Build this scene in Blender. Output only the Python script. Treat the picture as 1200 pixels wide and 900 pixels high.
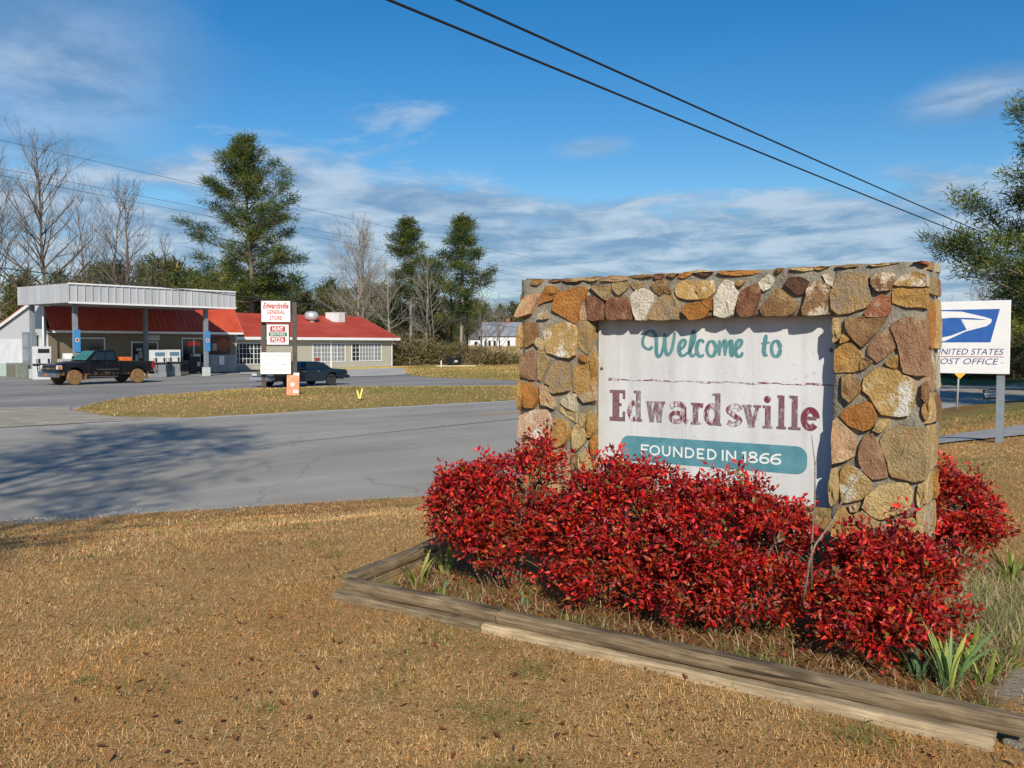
import bpy, bmesh, math, random
import numpy as np
from mathutils import Vector, Matrix, Quaternion, noise as mnoise
R = math.radians
for o in list(bpy.data.objects): bpy.data.objects.remove(o)
scene = bpy.context.scene
COL = scene.collection

# ---------------------------------------------------------------- camera
cam_d = bpy.data.cameras.new('camera'); cam = bpy.data.objects.new('camera', cam_d); COL.objects.link(cam)
cam_d.sensor_width = 36.0; cam_d.lens = 33.0
cam_d.clip_start = 0.05; cam_d.clip_end = 5000
cam.location = (0, 0, 1.6); cam.rotation_euler = (R(90) - math.atan(46/1100), 0, 0)
scene.camera = cam

# ---------------------------------------------------------------- sun and sky
SUN_AZ = math.atan2(0.093, -0.996)        # from +Y towards +X
SUN_EL = R(29.2)
sun_dir = Vector((math.sin(SUN_AZ)*math.cos(SUN_EL), math.cos(SUN_AZ)*math.cos(SUN_EL), math.sin(SUN_EL)))
sl = bpy.data.lights.new('sun', 'SUN'); sl.energy = 4.3; sl.angle = R(0.5); sl.color = (1.0, 0.915, 0.78)
sun = bpy.data.objects.new('sun', sl); COL.objects.link(sun)
sun.rotation_euler = sun_dir.to_track_quat('Z', 'Y').to_euler(); sun.location = (0, -30, 40)

world = bpy.data.worlds.new('World'); scene.world = world; world.use_nodes = True
def build_world():
    nt = world.node_tree; N = nt.nodes; L = nt.links
    for n in list(N): N.remove(n)
    out = N.new('ShaderNodeOutputWorld'); bg = N.new('ShaderNodeBackground'); bg.inputs[1].default_value = 0.090
    L.new(bg.outputs[0], out.inputs[0])
    sky = N.new('ShaderNodeTexSky'); sky.sky_type = 'NISHITA'; sky.sun_disc = False
    sky.sun_elevation = SUN_EL; sky.sun_rotation = SUN_AZ
    sky.air_density = 1.0; sky.dust_density = 0.15; sky.ozone_density = 2.5
    hs = N.new('ShaderNodeHueSaturation'); hs.inputs['Saturation'].default_value = 1.44; hs.inputs['Value'].default_value = 1.0
    hs.inputs['Hue'].default_value = 0.503
    L.new(sky.outputs[0], hs.inputs['Color'])
    tc = N.new('ShaderNodeTexCoord')
    sep = N.new('ShaderNodeSeparateXYZ'); L.new(tc.outputs['Generated'], sep.inputs[0])
    def M(op, a, b=None, c=None, clamp=False):
        n = N.new('ShaderNodeMath'); n.operation = op; n.use_clamp = clamp
        for i, v in enumerate((a, b, c)):
            if v is None: continue
            if isinstance(v, (int, float)): n.inputs[i].default_value = v
            else: L.new(v, n.inputs[i])
        return n.outputs[0]
    def mapr(v, a, b, c, d):
        n = N.new('ShaderNodeMapRange'); n.interpolation_type = 'SMOOTHSTEP'
        L.new(v, n.inputs[0])
        for i, q in enumerate((a, b, c, d)): n.inputs[1+i].default_value = q
        return n.outputs[0]
    z = sep.outputs[2]
    zz = M('ADD', M('MAXIMUM', z, 0.0), 0.07)
    cx = M('DIVIDE', sep.outputs[0], zz); cy = M('DIVIDE', sep.outputs[1], zz)
    cmb = N.new('ShaderNodeCombineXYZ'); L.new(cx, cmb.inputs[0]); L.new(cy, cmb.inputs[1])
    def noise(scale, detail, rough, off, sx=1.0, sy=1.0, dist=0.0):
        mp = N.new('ShaderNodeMapping'); mp.inputs['Location'].default_value = off; mp.inputs['Scale'].default_value = (sx, sy, 1)
        L.new(cmb.outputs[0], mp.inputs[0])
        n = N.new('ShaderNodeTexNoise'); n.inputs['Scale'].default_value = scale; n.inputs['Detail'].default_value = detail
        n.inputs['Roughness'].default_value = rough; n.inputs['Distortion'].default_value = dist
        L.new(mp.outputs[0], n.inputs[0]); return n.outputs[0]
    n1 = noise(0.62, 8, 0.58, (3.1, 1.7, 0), 1.0, 1.0, 0.3)
    n2 = noise(2.2, 7, 0.62, (7.3, 4.4, 0), 1.0, 0.8, 0.4)
    body = M('ADD', M('MULTIPLY', n1, 0.72), M('MULTIPLY', n2, 0.28))
    # the cloud deck lies low over the horizon and thins out overhead
    low = M('MULTIPLY', mapr(z, 0.13, 0.215, 1, 0), 1.0)
    thr = M('SUBTRACT', 0.60, M('MULTIPLY', low, 0.26))
    dens = M('MULTIPLY', M('SUBTRACT', body, thr), 8.5, clamp=True)
    dens = M('MULTIPLY', dens, mapr(z, 0.0, 0.05, 0.55, 1.0))
    def blob(vec, r0, r1, squash, amp):
        v = Vector(vec).normalized()
        side = Vector((v.y, -v.x, 0)).normalized()
        def dot(w):
            d = N.new('ShaderNodeVectorMath'); d.operation = 'DOT_PRODUCT'; L.new(tc.outputs['Generated'], d.inputs[0]); d.inputs[1].default_value = w; return d.outputs['Value']
        a = dot(side); b = M('MULTIPLY', M('SUBTRACT', z, v.z), squash); b = M('SUBTRACT', b, M('MULTIPLY', a, 0.35))
        front = mapr(dot(v), 0.0, 0.3, 0, 1)
        wob = M('MULTIPLY', M('SUBTRACT', n2, 0.5), r1*0.9)
        d2 = M('ADD', M('SQRT', M('ADD', M('MULTIPLY', a, a), M('MULTIPLY', b, b))), wob)
        return M('MULTIPLY', M('MULTIPLY', mapr(d2, r0, r1, 1, 0), front), amp)
    extra = M('MAXIMUM', blob((0.485, 1, 0.262), 0.008, 0.085, 3.0, 0.75), blob((0.085, 1, 0.208), 0.004, 0.06, 4.0, 0.5))
    extra = M('MAXIMUM', extra, M('MULTIPLY', blob((-0.52, 1, 0.27), 0.02, 0.21, 1.5, 0.75), mapr(n1, 0.3, 0.6, 0.35, 1.0)))
    dens = M('MAXIMUM', dens, extra)
    dens = M('MINIMUM', dens, 0.86)
    cc = N.new('ShaderNodeMixRGB'); cc.inputs[1].default_value = (1.7, 3.0, 4.8, 1); cc.inputs[2].default_value = (4.8, 5.8, 7.0, 1)
    L.new(mapr(n2, 0.34, 0.66, 0, 1), cc.inputs[0])
    mx = N.new('ShaderNodeMixRGB'); L.new(dens, mx.inputs[0]); L.new(hs.outputs[0], mx.inputs[1]); L.new(cc.outputs[0], mx.inputs[2])
    L.new(mx.outputs[0], bg.inputs[0])
build_world()
scene.view_settings.view_transform = 'Standard'; scene.view_settings.look = 'None'
scene.view_settings.exposure = 0.24; scene.view_settings.gamma = 1.0
scene.view_settings.use_curve_mapping = False
scene.render.engine = 'CYCLES'

# ---------------------------------------------------------------- helpers
rnd = random.Random(7)
def tag(o, label=None, cat=None, group=None, kind=None):
    if label: o['label'] = label
    if cat: o['category'] = cat
    if group: o['group'] = group
    if kind: o['kind'] = kind
    return o
def link(o, parent=None):
    COL.objects.link(o)
    if parent is not None: o.parent = parent
    return o
def empty(name, loc=(0, 0, 0), rz=0.0, label=None, cat=None, group=None):
    o = bpy.data.objects.new(name, None); o.empty_display_size = 0.2
    o.location = loc; o.rotation_euler = (0, 0, rz); link(o)
    return tag(o, label, cat, group)
def pydata(name, verts, faces, m=None, parent=None, smooth=False, mats=None, mi=None):
    me = bpy.data.meshes.new(name); me.from_pydata([tuple(v) for v in verts], [], faces)
    for q in (mats or ([m] if m else [])): me.materials.append(q)
    if mi is not None: me.polygons.foreach_set('material_index', mi)
    if smooth: me.polygons.foreach_set('use_smooth', [True]*len(me.polygons))
    me.update()
    o = bpy.data.objects.new(name, me); return link(o, parent)
def npmesh(name, V, F, m, parent=None, smooth=False, col=None, colname='tint'):
    """V (n,3), F (k,4) or (k,3) numpy; col (n,3) point colours"""
    me = bpy.data.meshes.new(name); n = len(V); k, s = F.shape
    me.vertices.add(n); me.vertices.foreach_set('co', np.ascontiguousarray(V, dtype=np.float32).ravel())
    me.loops.add(k*s); me.loops.foreach_set('vertex_index', np.ascontiguousarray(F, dtype=np.int32).ravel())
    me.polygons.add(k); me.polygons.foreach_set('loop_start', np.arange(0, k*s, s, dtype=np.int32))
    me.polygons.foreach_set('use_smooth', np.full(k, smooth))
    me.update(calc_edges=True)
    if col is not None:
        a = me.color_attributes.new(colname, 'FLOAT_COLOR', 'POINT')
        c4 = np.ones((n, 4), dtype=np.float32); c4[:, :3] = col; a.data.foreach_set('color', c4.ravel())
    me.materials.append(m)
    o = bpy.data.objects.new(name, me); return link(o, parent)

class MB:
    """collects simple solids; build() links them as ONE mesh"""
    def __init__(s): s.v = []; s.f = []
    def add(s, vs, fs):
        b = len(s.v); s.v += [tuple(v) for v in vs]; s.f += [tuple(i+b for i in f) for f in fs]; return s
    def box(s, x0, x1, y0, y1, z0, z1):
        return s.add([(x0,y0,z0),(x1,y0,z0),(x1,y1,z0),(x0,y1,z0),(x0,y0,z1),(x1,y0,z1),(x1,y1,z1),(x0,y1,z1)],
                     [(0,3,2,1),(4,5,6,7),(0,1,5,4),(1,2,6,5),(2,3,7,6),(3,0,4,7)])
    def quad(s, a, b, c, d): return s.add([a, b, c, d], [(0,1,2,3)])
    def slab(s, pts, nrm):
        """polygon pts (3D) thickened by vector nrm"""
        n = len(pts); nrm = Vector(nrm); p = [Vector(q) for q in pts]
        return s.add(p + [q+nrm for q in p], [tuple(range(n))[::-1], tuple(range(n, 2*n))] + [(i, (i+1) % n, (i+1) % n+n, i+n) for i in range(n)])
    def tube(s, path, radii, n=8, cap=True):
        path = [Vector(p) for p in path]
        if isinstance(radii, (int, float)): radii = [radii]*len(path)
        b = len(s.v); prev = None
        for i, p in enumerate(path):
            t = (path[min(i+1, len(path)-1)] - path[max(i-1, 0)]).normalized()
            if prev is None:
                u = t.orthogonal().normalized()
            else:
                u = (prev - t*prev.dot(t)); u = u.normalized() if u.length > 1e-6 else t.orthogonal().normalized()
            prev = u; w = t.cross(u)
            for k in range(n):
                a = 2*math.pi*k/n; s.v.append(tuple(p + (u*math.cos(a)+w*math.sin(a))*radii[i]))
        for i in range(len(path)-1):
            for k in range(n):
                s.f.append((b+i*n+k, b+i*n+(k+1) % n, b+(i+1)*n+(k+1) % n, b+(i+1)*n+k))
        if cap:
            s.f.append(tuple(b+k for k in range(n))[::-1]); s.f.append(tuple(b+(len(path)-1)*n+k for k in range(n)))
        return s
    def cyl(s, c, axis, r, h, n=16, r2=None):
        c = Vector(c); a = Vector(axis).normalized()*h
        return s.tube([c, c+a], [r, r if r2 is None else r2], n)
    def lathe(s, prof, c=(0, 0, 0), n=20, axis='z'):
        b = len(s.v); m = len(prof)
        for (r, h) in prof:
            for k in range(n):
                a = 2*math.pi*k/n; q = (r*math.cos(a), r*math.sin(a), h)
                if axis == 'y': q = (q[0], q[2], q[1])
                s.v.append((c[0]+q[0], c[1]+q[1], c[2]+q[2]))
        for i in range(m-1):
            for k in range(n):
                s.f.append((b+i*n+k, b+i*n+(k+1) % n, b+(i+1)*n+(k+1) % n, b+(i+1)*n+k))
        s.f.append(tuple(b+k for k in range(n))[::-1]); s.f.append(tuple(b+(m-1)*n+k for k in range(n)))
        return s
    def build(s, name, m, parent=None, smooth=False, bevel=0.0, seg=2):
        o = pydata(name, s.v, s.f, m, parent, smooth)
        bm = bmesh.new(); bm.from_mesh(o.data)
        bmesh.ops.recalc_face_normals(bm, faces=bm.faces)
        if bevel: 
            bmesh.ops.remove_doubles(bm, verts=bm.verts, dist=1e-5)
            bmesh.ops.bevel(bm, geom=[e for e in bm.edges if len(e.link_faces) == 2 and e.calc_face_angle(0) > 0.5], offset=bevel, segments=seg, affect='EDGES', profile=0.5, clamp_overlap=True)
        bm.to_mesh(o.data); bm.free(); return o
def copy_tree(o, parent=None):
    c = o.copy(); COL.objects.link(c); c.parent = parent
    for ch in list(o.children): copy_tree(ch, c)
    return c
def text_polys(body, size=1.0, shear=0.0, bold=0.0, align='CENTER', space=1.0):
    """flat outline mesh (verts 2D, faces) of built-in letters"""
    cu = bpy.data.curves.new('t', 'FONT'); cu.body = body; cu.size = size; cu.shear = shear; cu.offset = bold; cu.align_x = align; cu.align_y = 'CENTER'
    cu.space_character = space; cu.resolution_u = 3
    o = bpy.data.objects.new('t', cu); COL.objects.link(o)
    dg = bpy.context.evaluated_depsgraph_get(); dg.update()
    me = bpy.data.meshes.new_from_object(o.evaluated_get(dg))
    V = [tuple(v.co) for v in me.vertices]; Fc = [tuple(p.vertices) for p in me.polygons]
    bpy.data.objects.remove(o); bpy.data.curves.remove(cu); bpy.data.meshes.remove(me)
    return V, Fc
def put_text(body, m, parent, origin, ux, uz, width=None, size=1.0, height=None, thick=0.0, name='lettering', **kw):
    V, Fc = text_polys(body, size, **kw)
    xs = [v[0] for v in V]; ys = [v[1] for v in V]
    cx = (min(xs)+max(xs))/2; cy = (min(ys)+max(ys))/2
    sx = width/(max(xs)-min(xs)) if width else 1.0; sy = height/(max(ys)-min(ys)) if height else sx
    o = Vector(origin); ux = Vector(ux); uz = Vector(uz)
    return pydata(name, [o + ux*((v[0]-cx)*sx) + uz*((v[1]-cy)*sy) for v in V], Fc, m, parent)

# ---------------------------------------------------------------- materials
def newmat(name):
    m = bpy.data.materials.new(name); m.use_nodes = True
    nt = m.node_tree; b = nt.nodes['Principled BSDF']; return m, nt, b
def setc(s, c): s.default_value = (c[0], c[1], c[2], 1)
def pmat(name, c1, c2=None, scale=4.0, rough=0.6, bump=0.0, bscale=None, metal=0.0, spec=0.5, coat=0.0, stretch=(1, 1, 1), detail=5, emit=None, estr=0.0, objrand=0.0, trans=0.0, lo=0.35, hi=0.65, bdist=0.02):
    m, nt, b = newmat(name); N = nt.nodes; L = nt.links
    b.inputs['Roughness'].default_value = rough; b.inputs['Metallic'].default_value = metal
    b.inputs['Specular IOR Level'].default_value = spec; b.inputs['Coat Weight'].default_value = coat
    setc(b.inputs['Base Color'], c1)
    if trans: b.inputs['Transmission Weight'].default_value = trans
    if emit: setc(b.inputs['Emission Color'], emit); b.inputs['Emission Strength'].default_value = estr
    if c2 is None and not bump: return m
    tc = N.new('ShaderNodeTexCoord'); mp = N.new('ShaderNodeMapping'); mp.inputs['Scale'].default_value = stretch
    L.new(tc.outputs['Object'], mp.inputs[0])
    if objrand:
        oi = N.new('ShaderNodeObjectInfo'); vm = N.new('ShaderNodeVectorMath'); vm.operation = 'SCALE'
        cb = N.new('ShaderNodeCombineXYZ'); L.new(oi.outputs['Random'], cb.inputs[0]); L.new(oi.outputs['Random'], cb.inputs[1]); L.new(oi.outputs['Random'], cb.inputs[2])
        L.new(cb.outputs[0], vm.inputs[0]); vm.inputs['Scale'].default_value = 37.0; L.new(vm.outputs[0], mp.inputs['Location'])
    last = None
    if c2 is not None:
        n = N.new('ShaderNodeTexNoise'); n.inputs['Scale'].default_value = scale; n.inputs['Detail'].default_value = detail; n.inputs['Roughness'].default_value = 0.6
        L.new(mp.outputs[0], n.inputs[0])
        r = N.new('ShaderNodeValToRGB'); r.color_ramp.elements[0].position = lo; r.color_ramp.elements[1].position = hi
        r.color_ramp.elements[0].color = (*c1, 1); r.color_ramp.elements[1].color = (*c2, 1)
        L.new(n.outputs[0], r.inputs[0]); last = r.outputs[0]
        if objrand:
            hs = N.new('ShaderNodeHueSaturation'); mr = N.new('ShaderNodeMapRange'); mr.inputs[3].default_value = 1-objrand; mr.inputs[4].default_value = 1+objrand
            L.new(oi.outputs['Random'], mr.inputs[0]); L.new(mr.outputs[0], hs.inputs['Value']); L.new(last, hs.inputs['Color']); last = hs.outputs[0]
        L.new(last, b.inputs['Base Color'])
    if bump:
        n2 = N.new('ShaderNodeTexNoise'); n2.inputs['Scale'].default_value = bscale or scale*6; n2.inputs['Detail'].default_value = 6; L.new(mp.outputs[0], n2.inputs[0])
        bp = N.new('ShaderNodeBump'); bp.inputs['Strength'].default_value = bump; bp.inputs['Distance'].default_value = bdist; L.new(n2.outputs[0], bp.inputs['Height']); L.new(bp.outputs[0], b.inputs['Normal'])
    return m
def tintmat(name, rough=0.7, spec=0.3, transl=0.0, attr='tint', gloss_coat=0.0):
    m, nt, b = newmat(name); N = nt.nodes; L = nt.links
    at = N.new('ShaderNodeAttribute'); at.attribute_name = attr
    L.new(at.outputs['Color'], b.inputs['Base Color'])
    b.inputs['Roughness'].default_value = rough; b.inputs['Specular IOR Level'].default_value = spec; b.inputs['Coat Weight'].default_value = gloss_coat
    if transl:
        tr = N.new('ShaderNodeBsdfTranslucent'); L.new(at.outputs['Color'], tr.inputs[0])
        mx = N.new('ShaderNodeMixShader'); mx.inputs[0].default_value = transl
        L.new(b.outputs[0], mx.inputs[1]); L.new(tr.outputs[0], mx.inputs[2]); L.new(mx.outputs[0], nt.nodes['Material Output'].inputs[0])
    return m
# ================================================================ terrain and paving
ROAD_Z = -0.6
FAR_EDGE = [(-90,-44.2),(-60,-17.1),(-30,9.9),(0,36.9),(4,40.5),(9,44.5),(15,47.8),(22,50.3),(30,51.5),(45,51.7),(80,50),(160,44)]
NEAR_EDGE = [(-90,-66),(-60,-33),(-30,-2.5),(-18,6.9),(-12,9.6),(-6.35,11.6),(-2.38,13.08),(-1.23,13.5),(3,17.5),(8,23.5),(12.5,29.5),(16.7,34.4),(21,38.0),(30,40.6),(80,40),(160,33)]
MAIN_ROAD = NEAR_EDGE + FAR_EDGE[::-1]
LOT = [(-14.8,31.4),(-16.0,36.7),(-15.9,39.7),(-14.7,42.5),(-13.6,46.3),(-10,48.3),(-4,49.0),(0.2,49.9),(6,50.6),(12,50.3),(20,50.5),(20,54),(12,56),(0,58),(-6,64),(-8.5,72),(-9.5,84),(-14,95),(-34,72),(-48,82),(-95,45),(-75,-18),(-44,-3),(-30,6),(-9.4,27.9),(-12.3,28.6)]
WALK = [(1.2,13.6),(6.0,15.15),(8.4,16.0),(10.5,16.9),(14,18.2),(30,20.5),(30,22.6),(13.5,20.2),(9.6,18.55),(8.0,17.5),(5.6,16.6),(0.9,15.4)]
def poly_sd(P, x, y):
    """signed distance to polygon, negative inside (numpy arrays)"""
    P = np.array(P, float); d = np.full(x.shape, 1e9); ins = np.zeros(x.shape, bool)
    n = len(P)
    for i in range(n):
        a = P[i]; b = P[(i+1) % n]; e = b-a
        wx = x-a[0]; wy = y-a[1]
        t = np.clip((wx*e[0]+wy*e[1])/(e@e), 0, 1)
        d = np.minimum(d, (wx-e[0]*t)**2+(wy-e[1]*t)**2)
        c = ((a[1] <= y) & (b[1] > y)) | ((b[1] <= y) & (a[1] > y))
        with np.errstate(divide='ignore', invalid='ignore'):
            xi = a[0]+(y-a[1])*e[0]/(e[1] if abs(e[1]) > 1e-9 else 1e-9)
        ins ^= c & (x < xi)
    d = np.sqrt(d); return np.where(ins, -d, d)
def sstep(a, b, x):
    t = np.clip((x-a)/(b-a), 0, 1); return t*t*(3-2*t)
def wav(x, y, s, seed):
    r = np.random.RandomState(seed); o = np.zeros_like(x)
    for k in range(6):
        a = r.rand()*6.28; f = s*(0.6+0.9*r.rand()); o += np.sin((x*math.cos(a)+y*math.sin(a))*f + r.rand()*6.28)
    return o/6
def paved_sd(x, y):
    wob = 0.06*wav(x, y, 2.6, 3)+0.05*wav(x, y, 6.0, 4)
    return np.minimum(poly_sd(MAIN_ROAD, x, y), poly_sd(LOT, x, y)) + wob
def height(x, y):
    x = np.asarray(x, float); y = np.asarray(y, float)
    sd = paved_sd(x, y)
    near_side = poly_sd([(-90,-66)]+NEAR_EDGE[1:]+[(160,-90),(-90,-90)], x, y) < 0
    W = 6.0
    rise = 0.6*sstep(0, 1, sd/W)
    h_near = ROAD_Z + rise + 0.02*wav(x, y, 1.1, 11)*sstep(0, 3, sd)
    isl = 0.17*sstep(0, 5, sd)
    far = 1.35*sstep(75, 190, y) + 0.9*sstep(60, 200, y)*sstep(-5, 60, x)
    h_far = ROAD_Z + isl + far*sstep(0, 20, sd)
    h = np.where(near_side, h_near, h_far)
    edge = np.clip(sd*0.3, -0.05, 0.03)
    return h + edge

def axis_pts(lo, hi, c0, c1, fine, grow):
    p = list(np.arange(c0, c1+1e-6, fine)); s = fine; v = c1
    while v < hi: s *= grow; v += s; p.append(v)
    s = fine; v = c0
    while v > lo: s *= grow; v -= s; p.insert(0, v)
    return np.array(p)
gx = axis_pts(-420, 520, -17, 12, 0.18, 1.06); gy = axis_pts(-120, 900, 1.5, 20, 0.18, 1.028)
GX, GY = np.meshgrid(gx, gy); GH = height(GX, GY)
nx, ny_ = len(gx), len(gy)
idx = np.arange(nx*ny_).reshape(ny_, nx)
Fq = np.stack([idx[:-1,:-1], idx[:-1,1:], idx[1:,1:], idx[1:,:-1]], -1).reshape(-1, 4)
# ---- bed frame corners (world)
BED_R = np.array([1.90, 3.66]); BED_L = np.array([-1.03, 5.79])
EX = np.array([math.cos(R(35.7)), -math.sin(R(35.7))]); EN = np.array([math.sin(R(35.7)), math.cos(R(35.7))])
BED_LB = BED_L + np.array([0.86, 2.15]); BED_RB = BED_R + EN*3.5 
BED = [tuple(BED_L), tuple(BED_R), tuple(BED_RB), tuple(BED_LB+EN*1.3)]
# ---- zone colour: R = green, G = sandy/bare, B = orange leaf litter
sdv = paved_sd(GX, GY); nearm = poly_sd([(-90,-66)]+NEAR_EDGE[1:]+[(160,-90),(-90,-90)], GX, GY) < 0
green = np.where(nearm, 0.10, 0.42) + 0.25*wav(GX, GY, 0.5, 21) + 0.15*wav(GX, GY, 1.7, 22)
green += 0.35*sstep(7, 12, GX)*sstep(20, 24, GY)*nearm
sand = np.exp(-(np.clip(sdv, 0, 9)/np.where(nearm & (GX < -3.6), 0.50, 0.13))**2)*(0.55+0.9*wav(GX, GY, 3.0, 8))
# worn footpath streak crossing the lawn towards the road
def seg_d(a, b):
    a = np.array(a); b = np.array(b); e = b-a; t = np.clip(((GX-a[0])*e[0]+(GY-a[1])*e[1])/(e@e), 0, 1)
    return np.hypot(GX-a[0]-e[0]*t, GY-a[1]-e[1]*t)
sand = np.maximum(sand, 0.55*np.exp(-(seg_d((-2.9,9.4),(-1.1,12.2))/0.28)**2))
bedsd = poly_sd(BED, GX, GY)
litter = 0.25+0.35*wav(GX, GY, 1.3, 31)+0.5*(sstep(0.05, -0.1, bedsd)) + 0.35*np.exp(-((sdv-0.8)/0.8)**2)*nearm
sand = np.maximum(sand, 0.9*np.exp(-((GX-2.45)**2+(GY-4.25)**2)/0.09))
zone = np.clip(np.stack([green, sand, litter], -1), 0, 1).reshape(-1, 3)

def ground_material():
    m, nt, b = newmat('dry_lawn_ground'); N = nt.nodes; L = nt.links
    at = N.new('ShaderNodeAttribute'); at.attribute_name = 'zone'; sp = N.new('ShaderNodeSeparateColor'); L.new(at.outputs['Color'], sp.inputs[0])
    tc = N.new('ShaderNodeTexCoord')
    def nz(scale, det=6, rough=0.65):
        n = N.new('ShaderNodeTexNoise'); n.inputs['Scale'].default_value = scale; n.inputs['Detail'].default_value = det; n.inputs['Roughness'].default_value = rough
        L.new(tc.outputs['Object'], n.inputs[0]); return n.outputs[0]
    def ramp(v, stops):
        r = N.new('ShaderNodeValToRGB'); e = r.color_ramp.elements
        while len(e) < len(stops): e.new(0.5)
        for q, (p, c) in zip(e, stops): q.position = p; q.color = (*c, 1)
        L.new(v, r.inputs[0]); return r.outputs[0]
    def mix(f, a, b2):
        n = N.new('ShaderNodeMixRGB'); L.new(f, n.inputs[0]); L.new(a, n.inputs[1]); L.new(b2, n.inputs[2]); return n.outputs[0]
    def thr(zv, nv, lo, hi):
        a = N.new('ShaderNodeMath'); a.operation = 'ADD'; L.new(zv, a.inputs[0]); L.new(nv, a.inputs[1])
        r = N.new('ShaderNodeMapRange'); r.inputs[1].default_value = lo; r.inputs[2].default_value = hi; L.new(a.outputs[0], r.inputs[0]); return r.outputs[0]
    dry = ramp(nz(22, 8, 0.75), [(0.25, (0.29, 0.165, 0.062)), (0.5, (0.49, 0.295, 0.115)), (0.75, (0.62, 0.43, 0.19))])
    grn = ramp(nz(9), [(0.3, (0.14, 0.145, 0.032)), (0.7, (0.31, 0.27, 0.085))])
    snd = ramp(nz(40, 4), [(0.3, (0.27, 0.22, 0.16)), (0.7, (0.45, 0.39, 0.30))])
    lit = ramp(nz(30, 5), [(0.3, (0.14, 0.06, 0.022)), (0.7, (0.30, 0.14, 0.05))])
    c = mix(thr(sp.outputs[0], nz(3.0), 0.62, 1.15), dry, grn)
    c = mix(thr(sp.outputs[2], nz(6.0), 0.85, 1.4), c, lit)
    c = mix(thr(sp.outputs[1], nz(12.0), 0.75, 1.05), c, snd)
    L.new(c, b.inputs['Base Color']); b.inputs['Roughness'].default_value = 0.95; b.inputs['Specular IOR Level'].default_value = 0.1
    bp = N.new('ShaderNodeBump'); bp.inputs['Strength'].default_value = 0.9; bp.inputs['Distance'].default_value = 0.03; L.new(nz(60, 6), bp.inputs['Height']); L.new(bp.outputs[0], b.inputs['Normal'])
    return m
ground = npmesh('ground', np.stack([GX, GY, GH], -1).reshape(-1, 3), Fq, ground_material(), smooth=True, col=zone, colname='zone')
tag(ground, kind='structure')

def asphalt(name, dark, light, ang, patch=0.35, seed=0.0):
    m, nt, b = newmat(name); N = nt.nodes; L = nt.links
    tc = N.new('ShaderNodeTexCoord')
    mp = N.new('ShaderNodeMapping'); mp.inputs['Rotation'].default_value = (0, 0, -ang); mp.inputs['Location'].default_value = (seed, seed, 0); L.new(tc.outputs['Object'], mp.inputs[0])
    st = N.new('ShaderNodeMapping'); st.inputs['Scale'].default_value = (0.05, 0.75, 1); L.new(mp.outputs[0], st.inputs[0])
    def nz(src, s, d=5, r=0.6):
        n = N.new('ShaderNodeTexNoise'); n.inputs['Scale'].default_value = s; n.inputs['Detail'].default_value = d; n.inputs['Roughness'].default_value = r; L.new(src, n.inputs[0]); return n.outputs[0]
    a = nz(st.outputs[0], 1.0, 4); g = nz(tc.outputs['Object'], 70, 3, 0.8); p = nz(tc.outputs['Object'], patch, 6)
    def mth(op, x, y):
        n = N.new('ShaderNodeMath'); n.operation = op
        for i, v in enumerate((x, y)):
            if isinstance(v, (int, float)): n.inputs[i].default_value = v
            else: L.new(v, n.inputs[i])
        return n.outputs[0]
    s = mth('ADD', mth('MULTIPLY', a, 0.42), mth('ADD', mth('MULTIPLY', g, 0.28), mth('MULTIPLY', p, 0.36)))
    r = N.new('ShaderNodeValToRGB'); r.color_ramp.elements[0].position = 0.36; r.color_ramp.elements[1].position = 0.70
    r.color_ramp.elements[0].color = (*dark, 1); r.color_ramp.elements[1].color = (*light, 1); L.new(s, r.inputs[0])
    # cracks
    vo = N.new('ShaderNodeTexVoronoi'); vo.feature = 'DISTANCE_TO_EDGE'; vo.inputs['Scale'].default_value = 0.35
    wv = N.new('ShaderNodeMixRGB'); wv.blend_type = 'ADD'; wv.inputs[0].default_value = 0.7
    nn = N.new('ShaderNodeTexNoise'); nn.inputs['Scale'].default_value = 1.2; nn.inputs['Detail'].default_value = 5; L.new(tc.outputs['Object'], nn.inputs[0])
    L.new(tc.outputs['Object'], wv.inputs[1]); L.new(nn.outputs['Color'], wv.inputs[2]); L.new(wv.outputs[0], vo.inputs['Vector'])
    cr = N.new('ShaderNodeMapRange'); cr.inputs[1].default_value = 0.0; cr.inputs[2].default_value = 0.012; cr.inputs[3].default_value = 0.80; cr.inputs[4].default_value = 1.0; L.new(vo.outputs['Distance'], cr.inputs[0])
    ml = N.new('ShaderNodeMixRGB'); ml.blend_type = 'MULTIPLY'; ml.inputs[0].default_value = 1.0; L.new(r.outputs[0], ml.inputs[1]); L.new(cr.outputs[0], ml.inputs[2])
    L.new(ml.outputs[0], b.inputs['Base Color']); b.inputs['Roughness'].default_value = 0.85; b.inputs['Specular IOR Level'].default_value = 0.25
    bp = N.new('ShaderNodeBump'); bp.inputs['Strength'].default_value = 0.6; bp.inputs['Distance'].default_value = 0.01; L.new(g, bp.inputs['Height']); L.new(bp.outputs[0], b.inputs['Normal'])
    return m
M_ROAD = asphalt('road_asphalt', (0.275, 0.253, 0.212), (0.46, 0.43, 0.37), R(42))
M_LOT = asphalt('lot_asphalt', (0.175, 0.168, 0.155), (0.41, 0.388, 0.35), R(52), 0.22, 5.0)
def sheet(name, poly, z, m, parent=None):
    bm = bmesh.new(); vs = [bm.verts.new((p[0], p[1], z)) for p in poly]; f = bm.faces.new(vs)
    bmesh.ops.recalc_face_normals(bm, faces=[f]); 
    if f.normal.z < 0: f.normal_flip()
    bmesh.ops.triangulate(bm, faces=[f])
    me = bpy.data.meshes.new(name); bm.to_mesh(me); bm.free(); me.materials.append(m)
    return link(bpy.data.objects.new(name, me), parent)
road = tag(sheet('road', MAIN_ROAD, ROAD_Z, M_ROAD), kind='structure')
lot = tag(sheet('parking_lot', LOT, ROAD_Z-0.006, M_LOT), kind='structure')
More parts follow.
